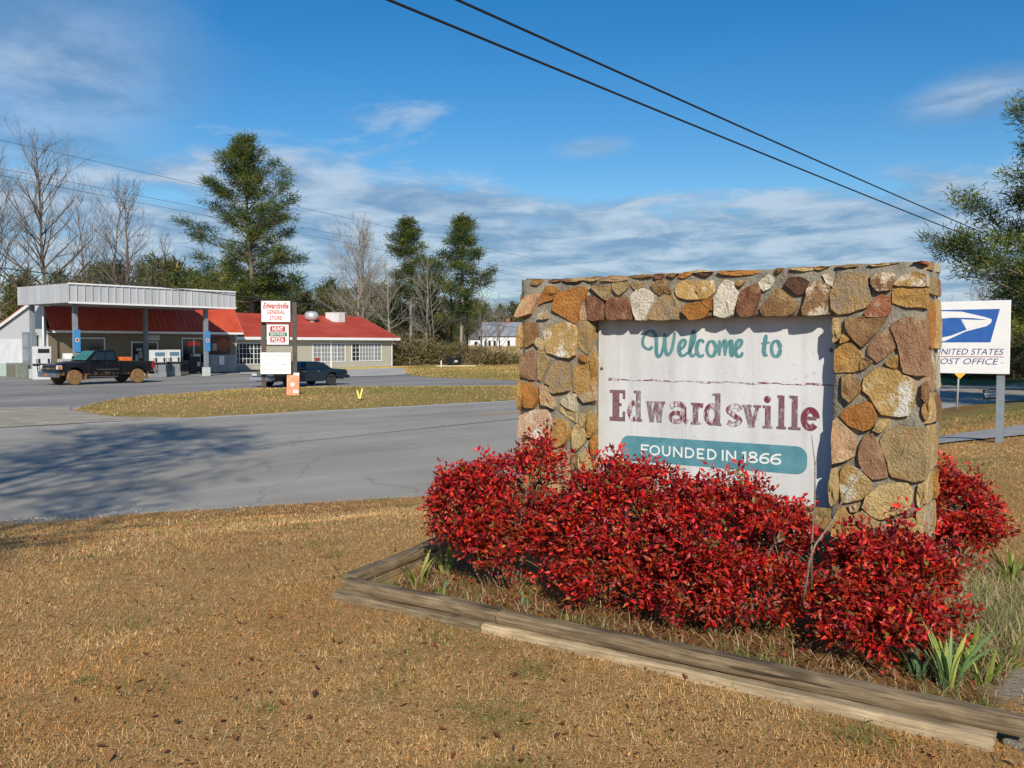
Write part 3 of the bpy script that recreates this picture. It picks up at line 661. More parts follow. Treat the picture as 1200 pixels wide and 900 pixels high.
WELCOME=[
('W',[(1.139,1.587),(1.106,1.566),(1.063,1.587),(1.053,1.63),(1.072,1.677),(1.105,1.703),(1.139,1.698),(1.163,1.664),(1.168,1.604),(1.168,1.545),(1.183,1.511),(1.206,1.524),(1.224,1.579),(1.235,1.647),(1.235,1.685)]),
('W',[(1.235,1.685),(1.238,1.63),(1.243,1.562),(1.262,1.524),(1.29,1.554),(1.306,1.613),(1.315,1.663),(1.316,1.697)]),
('e',[(1.363,1.562),(1.395,1.592),(1.404,1.625),(1.386,1.636),(1.358,1.604),(1.354,1.554),(1.373,1.52),(1.4,1.525),(1.427,1.546)]),
('l',[(1.427,1.537),(1.463,1.596),(1.48,1.662),(1.471,1.7),(1.458,1.671),(1.445,1.596),(1.441,1.546),(1.459,1.517),(1.49,1.538)]),
('c',[(1.548,1.612),(1.534,1.633),(1.507,1.621),(1.494,1.571),(1.504,1.53),(1.526,1.515),(1.553,1.53)]),
('o',[(1.641,1.571),(1.638,1.548),(1.629,1.529),(1.616,1.519),(1.601,1.518),(1.587,1.529),(1.578,1.548),(1.574,1.571),(1.578,1.595),(1.587,1.614),(1.6,1.624),(1.615,1.624),(1.628,1.614),(1.638,1.595),(1.641,1.571)]),
('m',[(1.67,1.633),(1.669,1.522)]),
('m',[(1.671,1.563),(1.696,1.616),(1.713,1.624),(1.714,1.523)]),
('m',[(1.716,1.563),(1.744,1.62),(1.761,1.624),(1.757,1.564),(1.764,1.525),(1.779,1.527)]),
('e',[(1.795,1.564),(1.829,1.596),(1.837,1.624),(1.82,1.635),(1.795,1.604),(1.789,1.556),(1.804,1.522),(1.83,1.519),(1.846,1.548)]),
('t',[(2.015,1.671),(2.007,1.62),(2.0,1.564),(2.008,1.529),(2.029,1.529)]),
('t',[(1.979,1.608),(2.044,1.616)]),
('o',[(2.116,1.573),(2.113,1.549),(2.105,1.531),(2.092,1.52),(2.079,1.52),(2.066,1.53),(2.058,1.549),(2.054,1.572),(2.057,1.596),(2.065,1.614),(2.078,1.625),(2.091,1.625),(2.104,1.614),(2.112,1.596),(2.116,1.573)]),
]
# ================================================================ stone town sign
SIGN_L = 3.09; SIGN_T = 0.46; SIGN_TOP = 2.118; BEAM_Z = 1.79; RECESS = 0.143; PILL_L = 0.655; PILL_R = 2.515
sign = empty('stone_sign', (0.0507, 7.6031, 0), -R(35.7), 'fieldstone welcome sign with a white painted board behind red shrubs', 'sign')
M_MORTAR = pmat('mortar', (0.165, 0.145, 0.11), (0.29, 0.265, 0.21), 7, 0.95, 1.0, 55, detail=8, bdist=0.015)
core = MB()
core.box(0.02, PILL_L, 0.03, SIGN_T-0.03, -0.2, SIGN_TOP)
core.box(PILL_R, SIGN_L-0.02, 0.03, SIGN_T-0.03, -0.2, SIGN_TOP)
core.box(PILL_L, PILL_R, 0.03, SIGN_T-0.03, BEAM_Z+0.01, SIGN_TOP-0.003)
def mortar_body():
    o = core.build('mortar_body', M_MORTAR, sign)
    bm = bmesh.new(); bm.from_mesh(o.data)
    bmesh.ops.subdivide_edges(bm, edges=[e for e in bm.edges if e.calc_length() > 0.2], cuts=12, use_grid_fill=True)
    for v in bm.verts:
        n = mnoise.noise_vector(v.co*6)*0.010 + mnoise.noise_vector(v.co*17)*0.006
        v.co += n
    bm.to_mesh(o.data); bm.free(); o.data.polygons.foreach_set('use_smooth', [True]*len(o.data.polygons))
mortar_body()
SC = {
 'ochre': ((0.34,0.185,0.05),(0.54,0.35,0.14),(0.46,0.24,0.06),0.5), 'orange': ((0.40,0.150,0.030),(0.54,0.26,0.07),(0.36,0.17,0.05),0.5),
 'tan': ((0.44,0.30,0.12),(0.58,0.44,0.22),(0.44,0.27,0.11),0.54), 'brown': ((0.20,0.105,0.045),(0.36,0.21,0.095),(0.42,0.29,0.13),0.53),
 'maroon': ((0.16,0.062,0.036),(0.31,0.15,0.08),(0.38,0.24,0.12),0.56), 'darkmaroon': ((0.095,0.045,0.03),(0.16,0.08,0.05),(0.24,0.14,0.08),0.6),
 'salmon': ((0.42,0.22,0.11),(0.56,0.36,0.21),(0.54,0.41,0.23),0.50), 'grey': ((0.44,0.37,0.24),(0.60,0.53,0.40),(0.40,0.28,0.15),0.52),
 'olive': ((0.28,0.195,0.09),(0.45,0.34,0.17),(0.36,0.22,0.09),0.53), 'mauve': ((0.28,0.145,0.08),(0.42,0.25,0.14),(0.46,0.33,0.19),0.55),
 'tangrey': ((0.36,0.225,0.095),(0.54,0.38,0.19),(0.33,0.25,0.16),0.50), 'red': ((0.31,0.10,0.05),(0.44,0.19,0.10),(0.56,0.45,0.32),0.56),
 'white': ((0.54,0.47,0.35),(0.72,0.68,0.58),(0.38,0.25,0.13),0.57), 'whitepink': ((0.54,0.33,0.20),(0.60,0.43,0.29),(0.74,0.68,0.57),0.50),
 'whiteochre': ((0.46,0.27,0.08),(0.58,0.41,0.18),(0.76,0.72,0.62),0.52), 'whitebrown': ((0.18,0.095,0.045),(0.32,0.19,0.085),(0.66,0.57,0.42),0.51)}
def stone_mat(k):
    c1, c2, c3, t = SC[k]
    m, nt, b = newmat('stone_'+k); N = nt.nodes; L = nt.links
    tc = N.new('ShaderNodeTexCoord'); oi = N.new('ShaderNodeObjectInfo')
    sc = N.new('ShaderNodeVectorMath'); sc.operation = 'SCALE'; cb = N.new('ShaderNodeCombineXYZ')
    for i in range(3): L.new(oi.outputs['Random'], cb.inputs[i])
    L.new(cb.outputs[0], sc.inputs[0]); sc.inputs['Scale'].default_value = 51.0
    ad = N.new('ShaderNodeVectorMath'); L.new(tc.outputs['Object'], ad.inputs[0]); L.new(sc.outputs[0], ad.inputs[1])
    def nz(s, d, r=0.6):
        n = N.new('ShaderNodeTexNoise'); n.inputs['Scale'].default_value = s; n.inputs['Detail'].default_value = d; n.inputs['Roughness'].default_value = r; L.new(ad.outputs[0], n.inputs[0]); return n.outputs[0]
    r = N.new('ShaderNodeValToRGB'); r.color_ramp.elements[0].position = 0.34; r.color_ramp.elements[1].position = 0.66
    r.color_ramp.elements[0].color = (*c1, 1); r.color_ramp.elements[1].color = (*c2, 1); L.new(nz(13, 9, 0.68), r.inputs[0])
    pr = N.new('ShaderNodeMapRange'); pr.inputs[1].default_value = t; pr.inputs[2].default_value = t+0.07; L.new(nz(6.5, 9, 0.72), pr.inputs[0])
    mx = N.new('ShaderNodeMixRGB'); L.new(pr.outputs[0], mx.inputs[0]); L.new(r.outputs[0], mx.inputs[1]); mx.inputs[2].default_value = (*c3, 1)
    sp = N.new('ShaderNodeMapRange'); sp.inputs[1].default_value = 0.60; sp.inputs[2].default_value = 0.70; sp.inputs[3].default_value = 1.0; sp.inputs[4].default_value = 0.55; L.new(nz(26, 6, 0.7), sp.inputs[0])
    ml = N.new('ShaderNodeMixRGB'); ml.blend_type = 'MULTIPLY'; ml.inputs[0].default_value = 1; L.new(mx.outputs[0], ml.inputs[1]); L.new(sp.outputs[0], ml.inputs[2])
    # grey weathering on faces that look up
    ge = N.new('ShaderNodeNewGeometry'); sx = N.new('ShaderNodeSeparateXYZ'); L.new(ge.outputs['Normal'], sx.inputs[0])
    hs = N.new('ShaderNodeHueSaturation'); mr = N.new('ShaderNodeMapRange'); mr.inputs[3].default_value = 0.86; mr.inputs[4].default_value = 1.14
    L.new(oi.outputs['Random'], mr.inputs[0]); L.new(mr.outputs[0], hs.inputs['Value']); hs.inputs['Saturation'].default_value = 1.0; L.new(ml.outputs[0], hs.inputs['Color'])
    L.new(hs.outputs[0], b.inputs['Base Color']); b.inputs['Roughness'].default_value = 0.78; b.inputs['Specular IOR Level'].default_value = 0.3
    bp = N.new('ShaderNodeBump'); bp.inputs['Strength'].default_value = 1.0; bp.inputs['Distance'].default_value = 0.024
    sm = N.new('ShaderNodeMath'); sm.operation = 'MULTIPLY_ADD'; L.new(nz(18, 8, 0.7), sm.inputs[0]); sm.inputs[1].default_value = 1.0; L.new(nz(60, 4), sm.inputs[2])
    L.new(sm.outputs[0], bp.inputs['Height']); L.new(bp.outputs[0], b.inputs['Normal'])
    return m
SM = {k: stone_mat(k) for k in SC}
srnd = random.Random(21)
def stone(kind, pts, frame, proud):
    """pts: outline (a,z) in the face's own plane; frame(a, z, out) -> local point; joints stay recessed"""
    P = [Vector((pts[i], pts[i+1])) for i in range(0, len(pts), 2)]
    area = sum(P[i].x*P[(i+1) % len(P)].y-P[(i+1) % len(P)].x*P[i].y for i in range(len(P)))/2
    if area < 0: P.reverse()
    # refine the outline and roughen it
    Q = []
    n = len(P); seed = srnd.random()*100
    per = sum((P[(i+1) % n]-P[i]).length for i in range(n)); step = max(per/18, 0.012)
    for i in range(n):
        a, b = P[i], P[(i+1) % n]; k = max(1, round((b-a).length/step))
        for j in range(k): Q.append(a.lerp(b, j/k))
    for _ in range(1):   # knock the corners off
        Q = [Q[i]*0.86+(Q[i-1]+Q[(i+1) % len(Q)])*0.07 for i in range(len(Q))]
    c = sum(Q, Vector((0, 0)))/len(Q); size = math.sqrt(abs(area))
    J = []
    for i, q in enumerate(Q):
        nn = mnoise.noise(Vector((q.x*22, q.y*22, seed)))*0.03*size + mnoise.noise(Vector((q.x*60, q.y*60, seed)))*0.034*size
        J.append(q+(q-c).normalized()*(nn+0.008))
    tx, tz = srnd.uniform(-0.10, 0.10), srnd.uniform(-0.12, 0.05)
    def lvl(q, base, rough):
        return base + (q.x-c.x)*tx + (q.y-c.y)*tz + (mnoise.noise(Vector((q.x*14, q.y*14, seed+3)))*rough + (mnoise.cell(Vector((q.x*11+q.y*5, q.y*9, seed)))-0.5)*rough*0.7)
    rings = [(1.0, -0.03, 0), (0.995, proud*0.72, 0.004), (0.965, proud*0.98, 0.005), (0.82, proud*1.0, 0.010), (0.42, proud*1.02, 0.016)]
    V = []; Fc = []; m = len(J)
    for s, d, ro in rings:
        for q in J:
            w = c+(q-c)*s; V.append(frame(w.x, w.y, lvl(w, d, ro) if d > 0 else d))
    V.append(frame(c.x, c.y, lvl(c, proud*1.08, 0.01)))
    for r in range(len(rings)-1):
        for i in range(m): Fc.append((r*m+i, r*m+(i+1) % m, (r+1)*m+(i+1) % m, (r+1)*m+i))
    for i in range(m): Fc.append(((len(rings)-1)*m+i, (len(rings)-1)*m+(i+1) % m, len(V)-1))
    o = pydata('stone', V, Fc, SM[kind], sign)
    me = o.data; me.polygons.foreach_set('use_smooth', [True]*len(me.polygons))
    try: me.set_sharp_from_angle(angle=R(38))
    except Exception: pass
    return o
front = lambda a, z, d: (a, 0.03-d, z)
for k, q in STONES:
    q = [min(v, 2.112) if i % 2 else v for i, v in enumerate(q)]
    stone(k, q, front, srnd.uniform(0.020, 0.054) if max(q[1::2]) < 2.06 else srnd.uniform(0.02, 0.035))
# the other faces: irregular courses packed to fit
def packed(frame, a0, a1, z0, z1, rw=(0.14, 0.30), rh=(0.13, 0.26), proud=(0.016, 0.04)):
    kinds = ['ochre','tan','brown','salmon','olive','mauve','grey','tangrey','orange','whiteochre','tan','ochre']
    z = z0
    while z < z1-0.05:
        h = min(srnd.uniform(*rh), z1-z); a = a0
        if z1-(z+h) < 0.07: h = z1-z
        while a < a1-0.03:
            w = min(srnd.uniform(*rw), a1-a)
            if a1-(a+w) < 0.06: w = a1-a
            g = 0.010; j = lambda s: srnd.uniform(-s, s)
            cx0, cx1, cz0, cz1 = a+g, a+w-g, z+g, z+h-g; mx, mz = (cx0+cx1)/2, (cz0+cz1)/2
            cutc = srnd.choice([0, 1, 2, 3]); ww, hh = (cx1-cx0), (cz1-cz0)
            cor = [(cx0, cz0), (cx1, cz0), (cx1, cz1), (cx0, cz1)]; pts = []
            for i, (x, y) in enumerate(cor):
                if i == cutc: 
                    f = srnd.uniform(0.25, 0.45); s1 = (x+(mx-x)*2*f, y); s2 = (x, y+(mz-y)*2*f)
                    pts += list(s2)+list(s1) if i in (0, 2) else list(s1)+list(s2)
                else: pts += [x+(mx-x)*srnd.uniform(0, 0.18), y+(mz-y)*srnd.uniform(0, 0.18)]
            stone(srnd.choice(kinds), pts, frame, srnd.uniform(*proud)); a += w
        z += h
packed(lambda a, z, d: (SIGN_L-0.02+d, a, z), 0.045, SIGN_T-0.03, 0.0, 2.03, (0.14, 0.26), (0.14, 0.34), (0.012, 0.032))      # right end
packed(lambda a, z, d: (0.02-d, a, z), 0.03, SIGN_T-0.03, 0.0, 2.04)               # left end
packed(lambda a, z, d: (PILL_L+d-0.004, a, z), 0.045, RECESS-0.004, 0.45, 1.77, (0.1, 0.11), (0.10, 0.22), (0.008, 0.012))
packed(lambda a, z, d: (a, SIGN_T-0.03+d, z), 0.04, 0.63, 0.0, 2.05)               # back
packed(lambda a, z, d: (a, SIGN_T-0.03+d, z), 2.54, 3.05, 0.0, 2.05)
packed(lambda a, z, d: (a, SIGN_T-0.03+d, z), 0.66, 2.51, 1.80, 2.05)
packed(lambda a, z, d: (a, z, SIGN_TOP-0.02+d), 0.0, SIGN_L, 0.05, SIGN_T-0.02, (0.20, 0.40), (0.13, 0.2), (0.022, 0.030))   # flat capping stones

packed(front, 0.03, 0.64, 0.0, 0.36, (0.16, 0.26), (0.14, 0.2), (0.02, 0.045))     # lowest course of the left pillar
# ---- white board with painted letters
M_BOARD = None
def board_mat(name, fill=None):
    m, nt, b = newmat(name); N = nt.nodes; L = nt.links
    tc = N.new('ShaderNodeTexCoord')
    def nz(s, d, r=0.6, st=(1, 1, 1)):
        mp = N.new('ShaderNodeMapping'); mp.inputs['Scale'].default_value = st; L.new(tc.outputs['Object'], mp.inputs[0])
        n = N.new('ShaderNodeTexNoise'); n.inputs['Scale'].default_value = s; n.inputs['Detail'].default_value = d; n.inputs['Roughness'].default_value = r; L.new(mp.outputs[0], n.inputs[0]); return n.outputs[0]
    r = N.new('ShaderNodeValToRGB'); r.color_ramp.elements[0].position = 0.30; r.color_ramp.elements[1].position = 0.62
    r.color_ramp.elements[0].color = (0.52, 0.525, 0.52, 1); r.color_ramp.elements[1].color = (0.655, 0.665, 0.67, 1); L.new(nz(2.2, 8, 0.65, (1, 1, 0.5)), r.inputs[0])
    st = N.new('ShaderNodeMapRange'); st.inputs[1].default_value = 0.63; st.inputs[2].default_value = 0.75; st.inputs[3].default_value = 1; st.inputs[4].default_value = 0.62; L.new(nz(38, 3, 0.5), st.inputs[0])
    ml = N.new('ShaderNodeMixRGB'); ml.blend_type = 'MULTIPLY'; ml.inputs[0].default_value = 0.55; L.new(r.outputs[0], ml.inputs[1]); L.new(st.outputs[0], ml.inputs[2])
    sk = N.new('ShaderNodeMapRange'); sk.inputs[1].default_value = 0.50; sk.inputs[2].default_value = 0.78; sk.inputs[3].default_value = 1; sk.inputs[4].default_value = 0.80; L.new(nz(9, 6, 0.6, (1, 1, 0.06)), sk.inputs[0])
    m3 = N.new('ShaderNodeMixRGB'); m3.blend_type = 'MULTIPLY'; m3.inputs[0].default_value = 1; L.new(ml.outputs[0], m3.inputs[1]); L.new(sk.outputs[0], m3.inputs[2])
    last = m3.outputs[0]
    if fill is not None:
        at = N.new('ShaderNodeAttribute'); at.attribute_name = 'edge'
        paint = N.new('ShaderNodeValToRGB'); e = paint.color_ramp.elements
        e[0].color = (0.155, 0.012, 0.038, 1); e[1].color = (0.21, 0.05, 0.075, 1); L.new(nz(60, 4), paint.inputs[0])
        # worn fill: streaky noise against the fill level; the rim keeps a thin grey ghost line
        s = N.new('ShaderNodeMath'); s.operation = 'ADD'; L.new(nz(34, 7, 0.75, (1, 1, 0.45)), s.inputs[0]); s.inputs[1].default_value = fill-0.5
        f = N.new('ShaderNodeMapRange'); f.inputs[1].default_value = 0.46; f.inputs[2].default_value = 0.56; L.new(s.outputs[0], f.inputs[0])
        mx = N.new('ShaderNodeMixRGB'); L.new(f.outputs[0], mx.inputs[0]); L.new(last, mx.inputs[1]); L.new(paint.outputs[0], mx.inputs[2])
        rim = N.new('ShaderNodeMapRange'); rim.inputs[1].default_value = 0.50; rim.inputs[2].default_value = 0.85; L.new(at.outputs['Fac'], rim.inputs[0])
        rn = N.new('ShaderNodeMapRange'); rn.inputs[1].default_value = 0.40; rn.inputs[2].default_value = 0.58; rn.inputs[3].default_value = 0.3; rn.inputs[4].default_value = 0.85; L.new(nz(45, 5), rn.inputs[0])
        rm = N.new('ShaderNodeMath'); rm.operation = 'MULTIPLY'; L.new(rim.outputs[0], rm.inputs[0]); L.new(rn.outputs[0], rm.inputs[1])
        m2 = N.new('ShaderNodeMixRGB'); L.new(rm.outputs[0], m2.inputs[0]); L.new(mx.outputs[0], m2.inputs[1]); m2.inputs[2].default_value = (0.20, 0.15, 0.155, 1)
        last = m2.outputs[0]
    L.new(last, b.inputs['Base Color']); b.inputs['Roughness'].default_value = 0.55
    return m
M_BOARD = board_mat('weathered_white_board')
PY = RECESS
pan = MB().box(PILL_L+0.012, PILL_R+0.10, PY, PY+0.03, 0.50, BEAM_Z+0.006).build('sign_board', M_BOARD, sign)
def ribbon(name, strokes, m, y, edge=False):
    """flat strokes: list of (points, width or widths) in the board plane, one object"""
    V = []; Fc = []; E = []
    for si, (pts, w) in enumerate(strokes):
        p = [Vector(q) for q in pts]; n = len(p); closed = (p[0]-p[-1]).length < 1e-4
        W = w if isinstance(w, (list, tuple)) else [w]*n
        yy = y - si*0.00025
        b = len(V)
        for i in range(n):
            a = p[i-1] if i else (p[-2] if closed else p[0]); c = p[i+1] if i < n-1 else (p[1] if closed else p[-1])
            t = (c-a).normalized(); nn = Vector((-t.y, t.x))
            for s, e in ((-1, 1), (-0.5, 0), (0.5, 0), (1, 1)):
                q = p[i]+nn*W[i]/2*s; V.append((q.x, yy, q.y)); E.append(1.0 if (e or ((i == 0 or i == n-1) and not closed)) else 0.0)
        for i in range(n-1):
            for k in range(3): Fc.append((b+4*i+k, b+4*i+k+1, b+4*(i+1)+k+1, b+4*(i+1)+k))
    o = pydata(name, V, Fc, m, pan)
    if edge:
        a = o.data.attributes.new('edge', 'FLOAT', 'POINT'); a.data.foreach_set('value', E)
    return o
def smooth_path(pts, k=4):
    P = [Vector(p) for p in pts]; out = []
    closed = (P[0]-P[-1]).length < 1e-4
    for i in range(len(P)-1):
        p1, p2 = P[i], P[i+1]; p0 = P[i-1] if i else (P[-2] if closed else p1); p3 = P[i+2] if i+2 < len(P) else (P[1] if closed else p2)
        for j in range(k):
            t = j/k; out.append(0.5*((2*p1)+(p2-p0)*t+(2*p0-5*p1+4*p2-p3)*t*t+(3*p1-p0-3*p2+p3)*t**3))
    out.append(P[-1]); return out
M_TEAL = pmat('teal_paint', (0.075, 0.215, 0.235), (0.115, 0.27, 0.285), 9, 0.5, detail=7)
M_TEALB = pmat('teal_band_paint', (0.075, 0.23, 0.28), (0.12, 0.30, 0.35), 12, 0.5, detail=8)
def brush(pts, thick):
    p = smooth_path(pts, 5); W = []
    for i in range(len(p)):
        t = (p[min(i+1, len(p)-1)]-p[max(i-1, 0)]).normalized(); f = abs(t.y)
        d = -1 if t.y < 0 else 1
        taper = min(1, 0.45+min(i, len(p)-1-i)/4)
        W.append(thick*(0.62+0.38*f)*(1.0 if d < 0 else 0.8)*max(0.55, taper))
    return (p, W)
groups = {}
order = ['W','W','e','l','c','o','m','m','m','e','t','t','o']; word = [0,0,1,2,3,4,5,5,5,6,7,7,8]
for (k, pts), g in zip(WELCOME, word): groups.setdefault(g, []).append(brush(pts, 0.0315))
for g, st in groups.items(): ribbon('letter', st, M_TEAL, PY-0.0025)
# the teal band with rounded ends and its thin white capitals
def band():
    x0, x1, z0, z1 = 0.868, 2.313, 0.712, 0.905; r = 0.075; pts = []
    for cx, cz, a0 in ((x1-r, z1-r, 0), (x0+r, z1-r, 90), (x0+r, z0+r, 180), (x1-r, z0+r, 270)):
        for k in range(9): a = R(a0+k*11.25); pts.append((cx+r*math.cos(a), PY-0.002, cz+r*math.sin(a)))
    return pydata('band', pts, [tuple(range(len(pts)))], M_TEALB, pan)
band()
M_CAPS = pmat('white_lettering', (0.72, 0.73, 0.71), (0.80, 0.80, 0.78), 20, 0.5)
def arc(cx, cz, rx, rz, a0, a1, n=14): return [(cx+rx*math.cos(R(a0+(a1-a0)*i/n)), cz+rz*math.sin(R(a0+(a1-a0)*i/n))) for i in range(n+1)]
def caps(ch, x0, x1, z0, z1, w):
    W = x1-x0; H = z1-z0; X = lambda t: x0+w/2+(W-w)*t; Z = lambda t: z0+w/2+(H-w)*t
    if ch == 'F': s = [[(X(0), z0), (X(0), z1)], [(X(0), Z(1)), (x1, Z(1))], [(X(0), Z(.52)), (X(.9), Z(.52))]]
    elif ch == 'E': s = [[(X(0), z0), (X(0), z1)], [(X(0), Z(1)), (x1, Z(1))], [(X(0), Z(.5)), (X(.9), Z(.5))], [(X(0), Z(0)), (x1, Z(0))]]
    elif ch == 'O': s = [arc((x0+x1)/2, (z0+z1)/2, (W-w)/2, (H-w)/2, 0, 360, 24)]
    elif ch == 'U': s = [[(X(0), z1)]+arc((x0+x1)/2, z0+(W)/2, (W-w)/2, (W-w)/2, 180, 360, 12)+[(X(1), z1)]]
    elif ch == 'N': s = [[(X(0), z0), (X(0), z1)], [(X(0), z1-w*.3), (X(1), z0+w*.3)], [(X(1), z0), (X(1), z1)]]
    elif ch == 'D': s = [[(X(0), z0), (X(0), z1)], [(X(0), Z(1)), (X(.35), Z(1))]+arc(X(.35), (z0+z1)/2, (W-w)*.65, (H-w)/2, 88, -88, 14)+[(X(.35), Z(0)), (X(0), Z(0))]]
    elif ch == 'I': s = [[((x0+x1)/2, z0), ((x0+x1)/2, z1)]]
    elif ch == '1': s = [[(x1-w/2, z0), (x1-w/2, z1)], [(x1-w/2, z1-w*.4), (x0, z1-w*1.1)]]
    elif ch == '8': s = [arc((x0+x1)/2, z0+H*.285, (W-w)/2, H*.285-w/2, 0, 360, 20), arc((x0+x1)/2, z1-H*.235, (W-w)/2*.82, H*.235-w/2+.003, 0, 360, 20)]
    else: s = [arc((x0+x1)/2, z0+H*.32, (W-w)/2, H*.32-w/2, 0, 360, 20), [(X(0), z0+H*.36)]+arc(X(.85), z0+H*.42, (W-w)*.85, H*.58-w/2, 175, 75, 10)]
    return [(q, w) for q in s]
for ch, a, b in [('F',1.044,1.112),('O',1.116,1.205),('U',1.221,1.291),('N',1.312,1.388),('D',1.408,1.483),('E',1.503,1.562),('D',1.584,1.656),('I',1.694,1.712),('N',1.728,1.805),('1',1.848,1.879),('8',1.892,1.967),('6',1.975,2.049),('6',2.055,2.134)]:
    ribbon('letter', caps(ch, a, b, 0.766, 0.845, 0.0135), M_CAPS, PY-0.004)
# worn maroon slab letters of the town name
MM = {f: board_mat('worn_maroon_%d' % int(f*100), f) for f in (0.78, 0.62, 0.56, 0.52, 0.45, 0.41)}
def slab(ch, x0, x1):
    B, C, Xh = 1.018, 1.25, 1.175; W = x1-x0; w = 0.040; s = 0.020; h = lambda a, b, z: [(a, z), (b, z)]; v = lambda x, a, b: [(x, a), (x, b)]
    if ch == 'E': return [(v(x0+.055, B, C), .050), (h(x0, x1, C-s/2), s), (h(x0, x1, B+s/2), s*1.3), (h(x0+.06, x1-.03, 1.14), .018), (v(x1-.009, C-.065, C), .018), (v(x1-.009, B, B+.07), .018)]
    if ch == 'd': return [(arc(x0+W*.40, (B+Xh)/2, W*.33, (Xh-B)/2-.016, 0, 360, 20), .032), (v(x1-.034, B, C), .034), (h(x1-.075, x1-.02, C-.008), .016), (h(x1-.04, x1, B+.008), .016)]
    if ch == 'w': return [([(x0+.024, Xh), (x0+W*.33, B)], .034), ([(x0+W*.33, B), (x0+W*.52, Xh)], .020), ([(x0+W*.52, Xh), (x0+W*.70, B)], .034), ([(x0+W*.70, B), (x1-.020, Xh)], .018), (h(x0, x0+.06, Xh-.007), .014), (h(x1-.05, x1, Xh-.007), .014)]
    if ch == 'a': return [([(x0+.012, Xh-.035)]+arc(x0+W*.46, Xh-.042, W*.33, .030, 160, 10, 10)+[(x0+W*.80, B+.03), (x1-.004, B+.012)], .034), (arc(x0+W*.40, B+.046, W*.30, .034, 0, 360, 18), .028)]
    if ch == 'r': return [(v(x0+.036, B, Xh), .036), (h(x0, x0+.05, Xh-.007), .014), (h(x0, x0+.075, B+.007), .014), ([(x0+.04, Xh-.05), (x0+.062, Xh-.015), (x1-.012, Xh-.018)], .030)]
    if ch == 's': return [(smooth_path([(x1-.02, Xh-.04), (x1-.035, Xh-.015), (x0+W*.45, Xh-.012), (x0+.022, Xh-.042), (x0+W*.5, (B+Xh)/2), (x1-.018, B+.045), (x0+W*.5, B+.014), (x0+.02, B+.030)], 4), .030)]
    if ch == 'v': return [([(x0+.03, Xh), (x0+W*.52, B)], .040), ([(x0+W*.52, B), (x1-.022, Xh)], .022), (h(x0, x0+.07, Xh-.007), .014), (h(x1-.055, x1, Xh-.007), .014)]
    if ch == 'i': return [(v(x0+W*.55, B, Xh), .034), (h(x0, x0+W*.6, Xh-.007), .014), (h(x0, x1, B+.007), .014), (arc(x0+W*.5, Xh+.045, .012, .012, 0, 360, 12), .022)]
    if ch == 'l': return [(v((x0+x1)/2, B, C), .034), (h(x0, (x0+x1)/2, C-.008), .016), (h(x0-.004, x1+.004, B+.008), .016)]
    if ch == 'e': return [(arc((x0+x1)/2-.004, (B+Xh)/2, W*.36, (Xh-B)/2-.018, 5, 320, 22), .036), (h(x0+.03, x1-.022, (B+Xh)/2+.004), .020)]
for ch, a, b, f in [('E',.770,.905,.78),('d',.935,1.054,.52),('w',1.083,1.247,.52),('a',1.272,1.430,.52),('r',1.453,1.561,.56),('d',1.562,1.695,.52),('s',1.718,1.850,.52),('v',1.846,1.984,.52),('i',1.996,2.064,.56),('l',2.100,2.160,.62),('l',2.184,2.261,.62),('e',2.273,2.395,.62)]:
    ribbon('letter', [(p_, w_*1.22) for p_, w_ in slab(ch, a, b)], MM[f], PY-0.0025, True)
# the faded maroon rule above the name
rp = [(0.757+(2.49-0.757)*i/40, 1.331+0.004*math.sin(i*0.9)+0.003*math.sin(i*2.3)) for i in range(41)]
ribbon('rule', [(rp, [0.020 if i < 2 else 0.009+0.005*math.sin(i*0.7+1) for i in range(41)])], MM[0.52], PY-0.0025, True)
# bolts holding the board
M_BOLT = pmat('bolt_steel', (0.22, 0.21, 0.20), rough=0.4, metal=0.8)
for (bx, bz) in ((0.700, 1.418), (2.463, 1.565)):
    b = MB().lathe([(0.0, 0), (0.012, 0), (0.013, 0.004), (0.009, 0.010), (0.0, 0.012)], n=12).build('bolt', M_BOLT, pan, smooth=True)
    b.rotation_euler = (R(90), 0, 0); b.location = (bx, PY-0.001, bz)
M_ROD = pmat('rusty_rod', (0.06, 0.045, 0.035), (0.12, 0.08, 0.05), 30, 0.8)
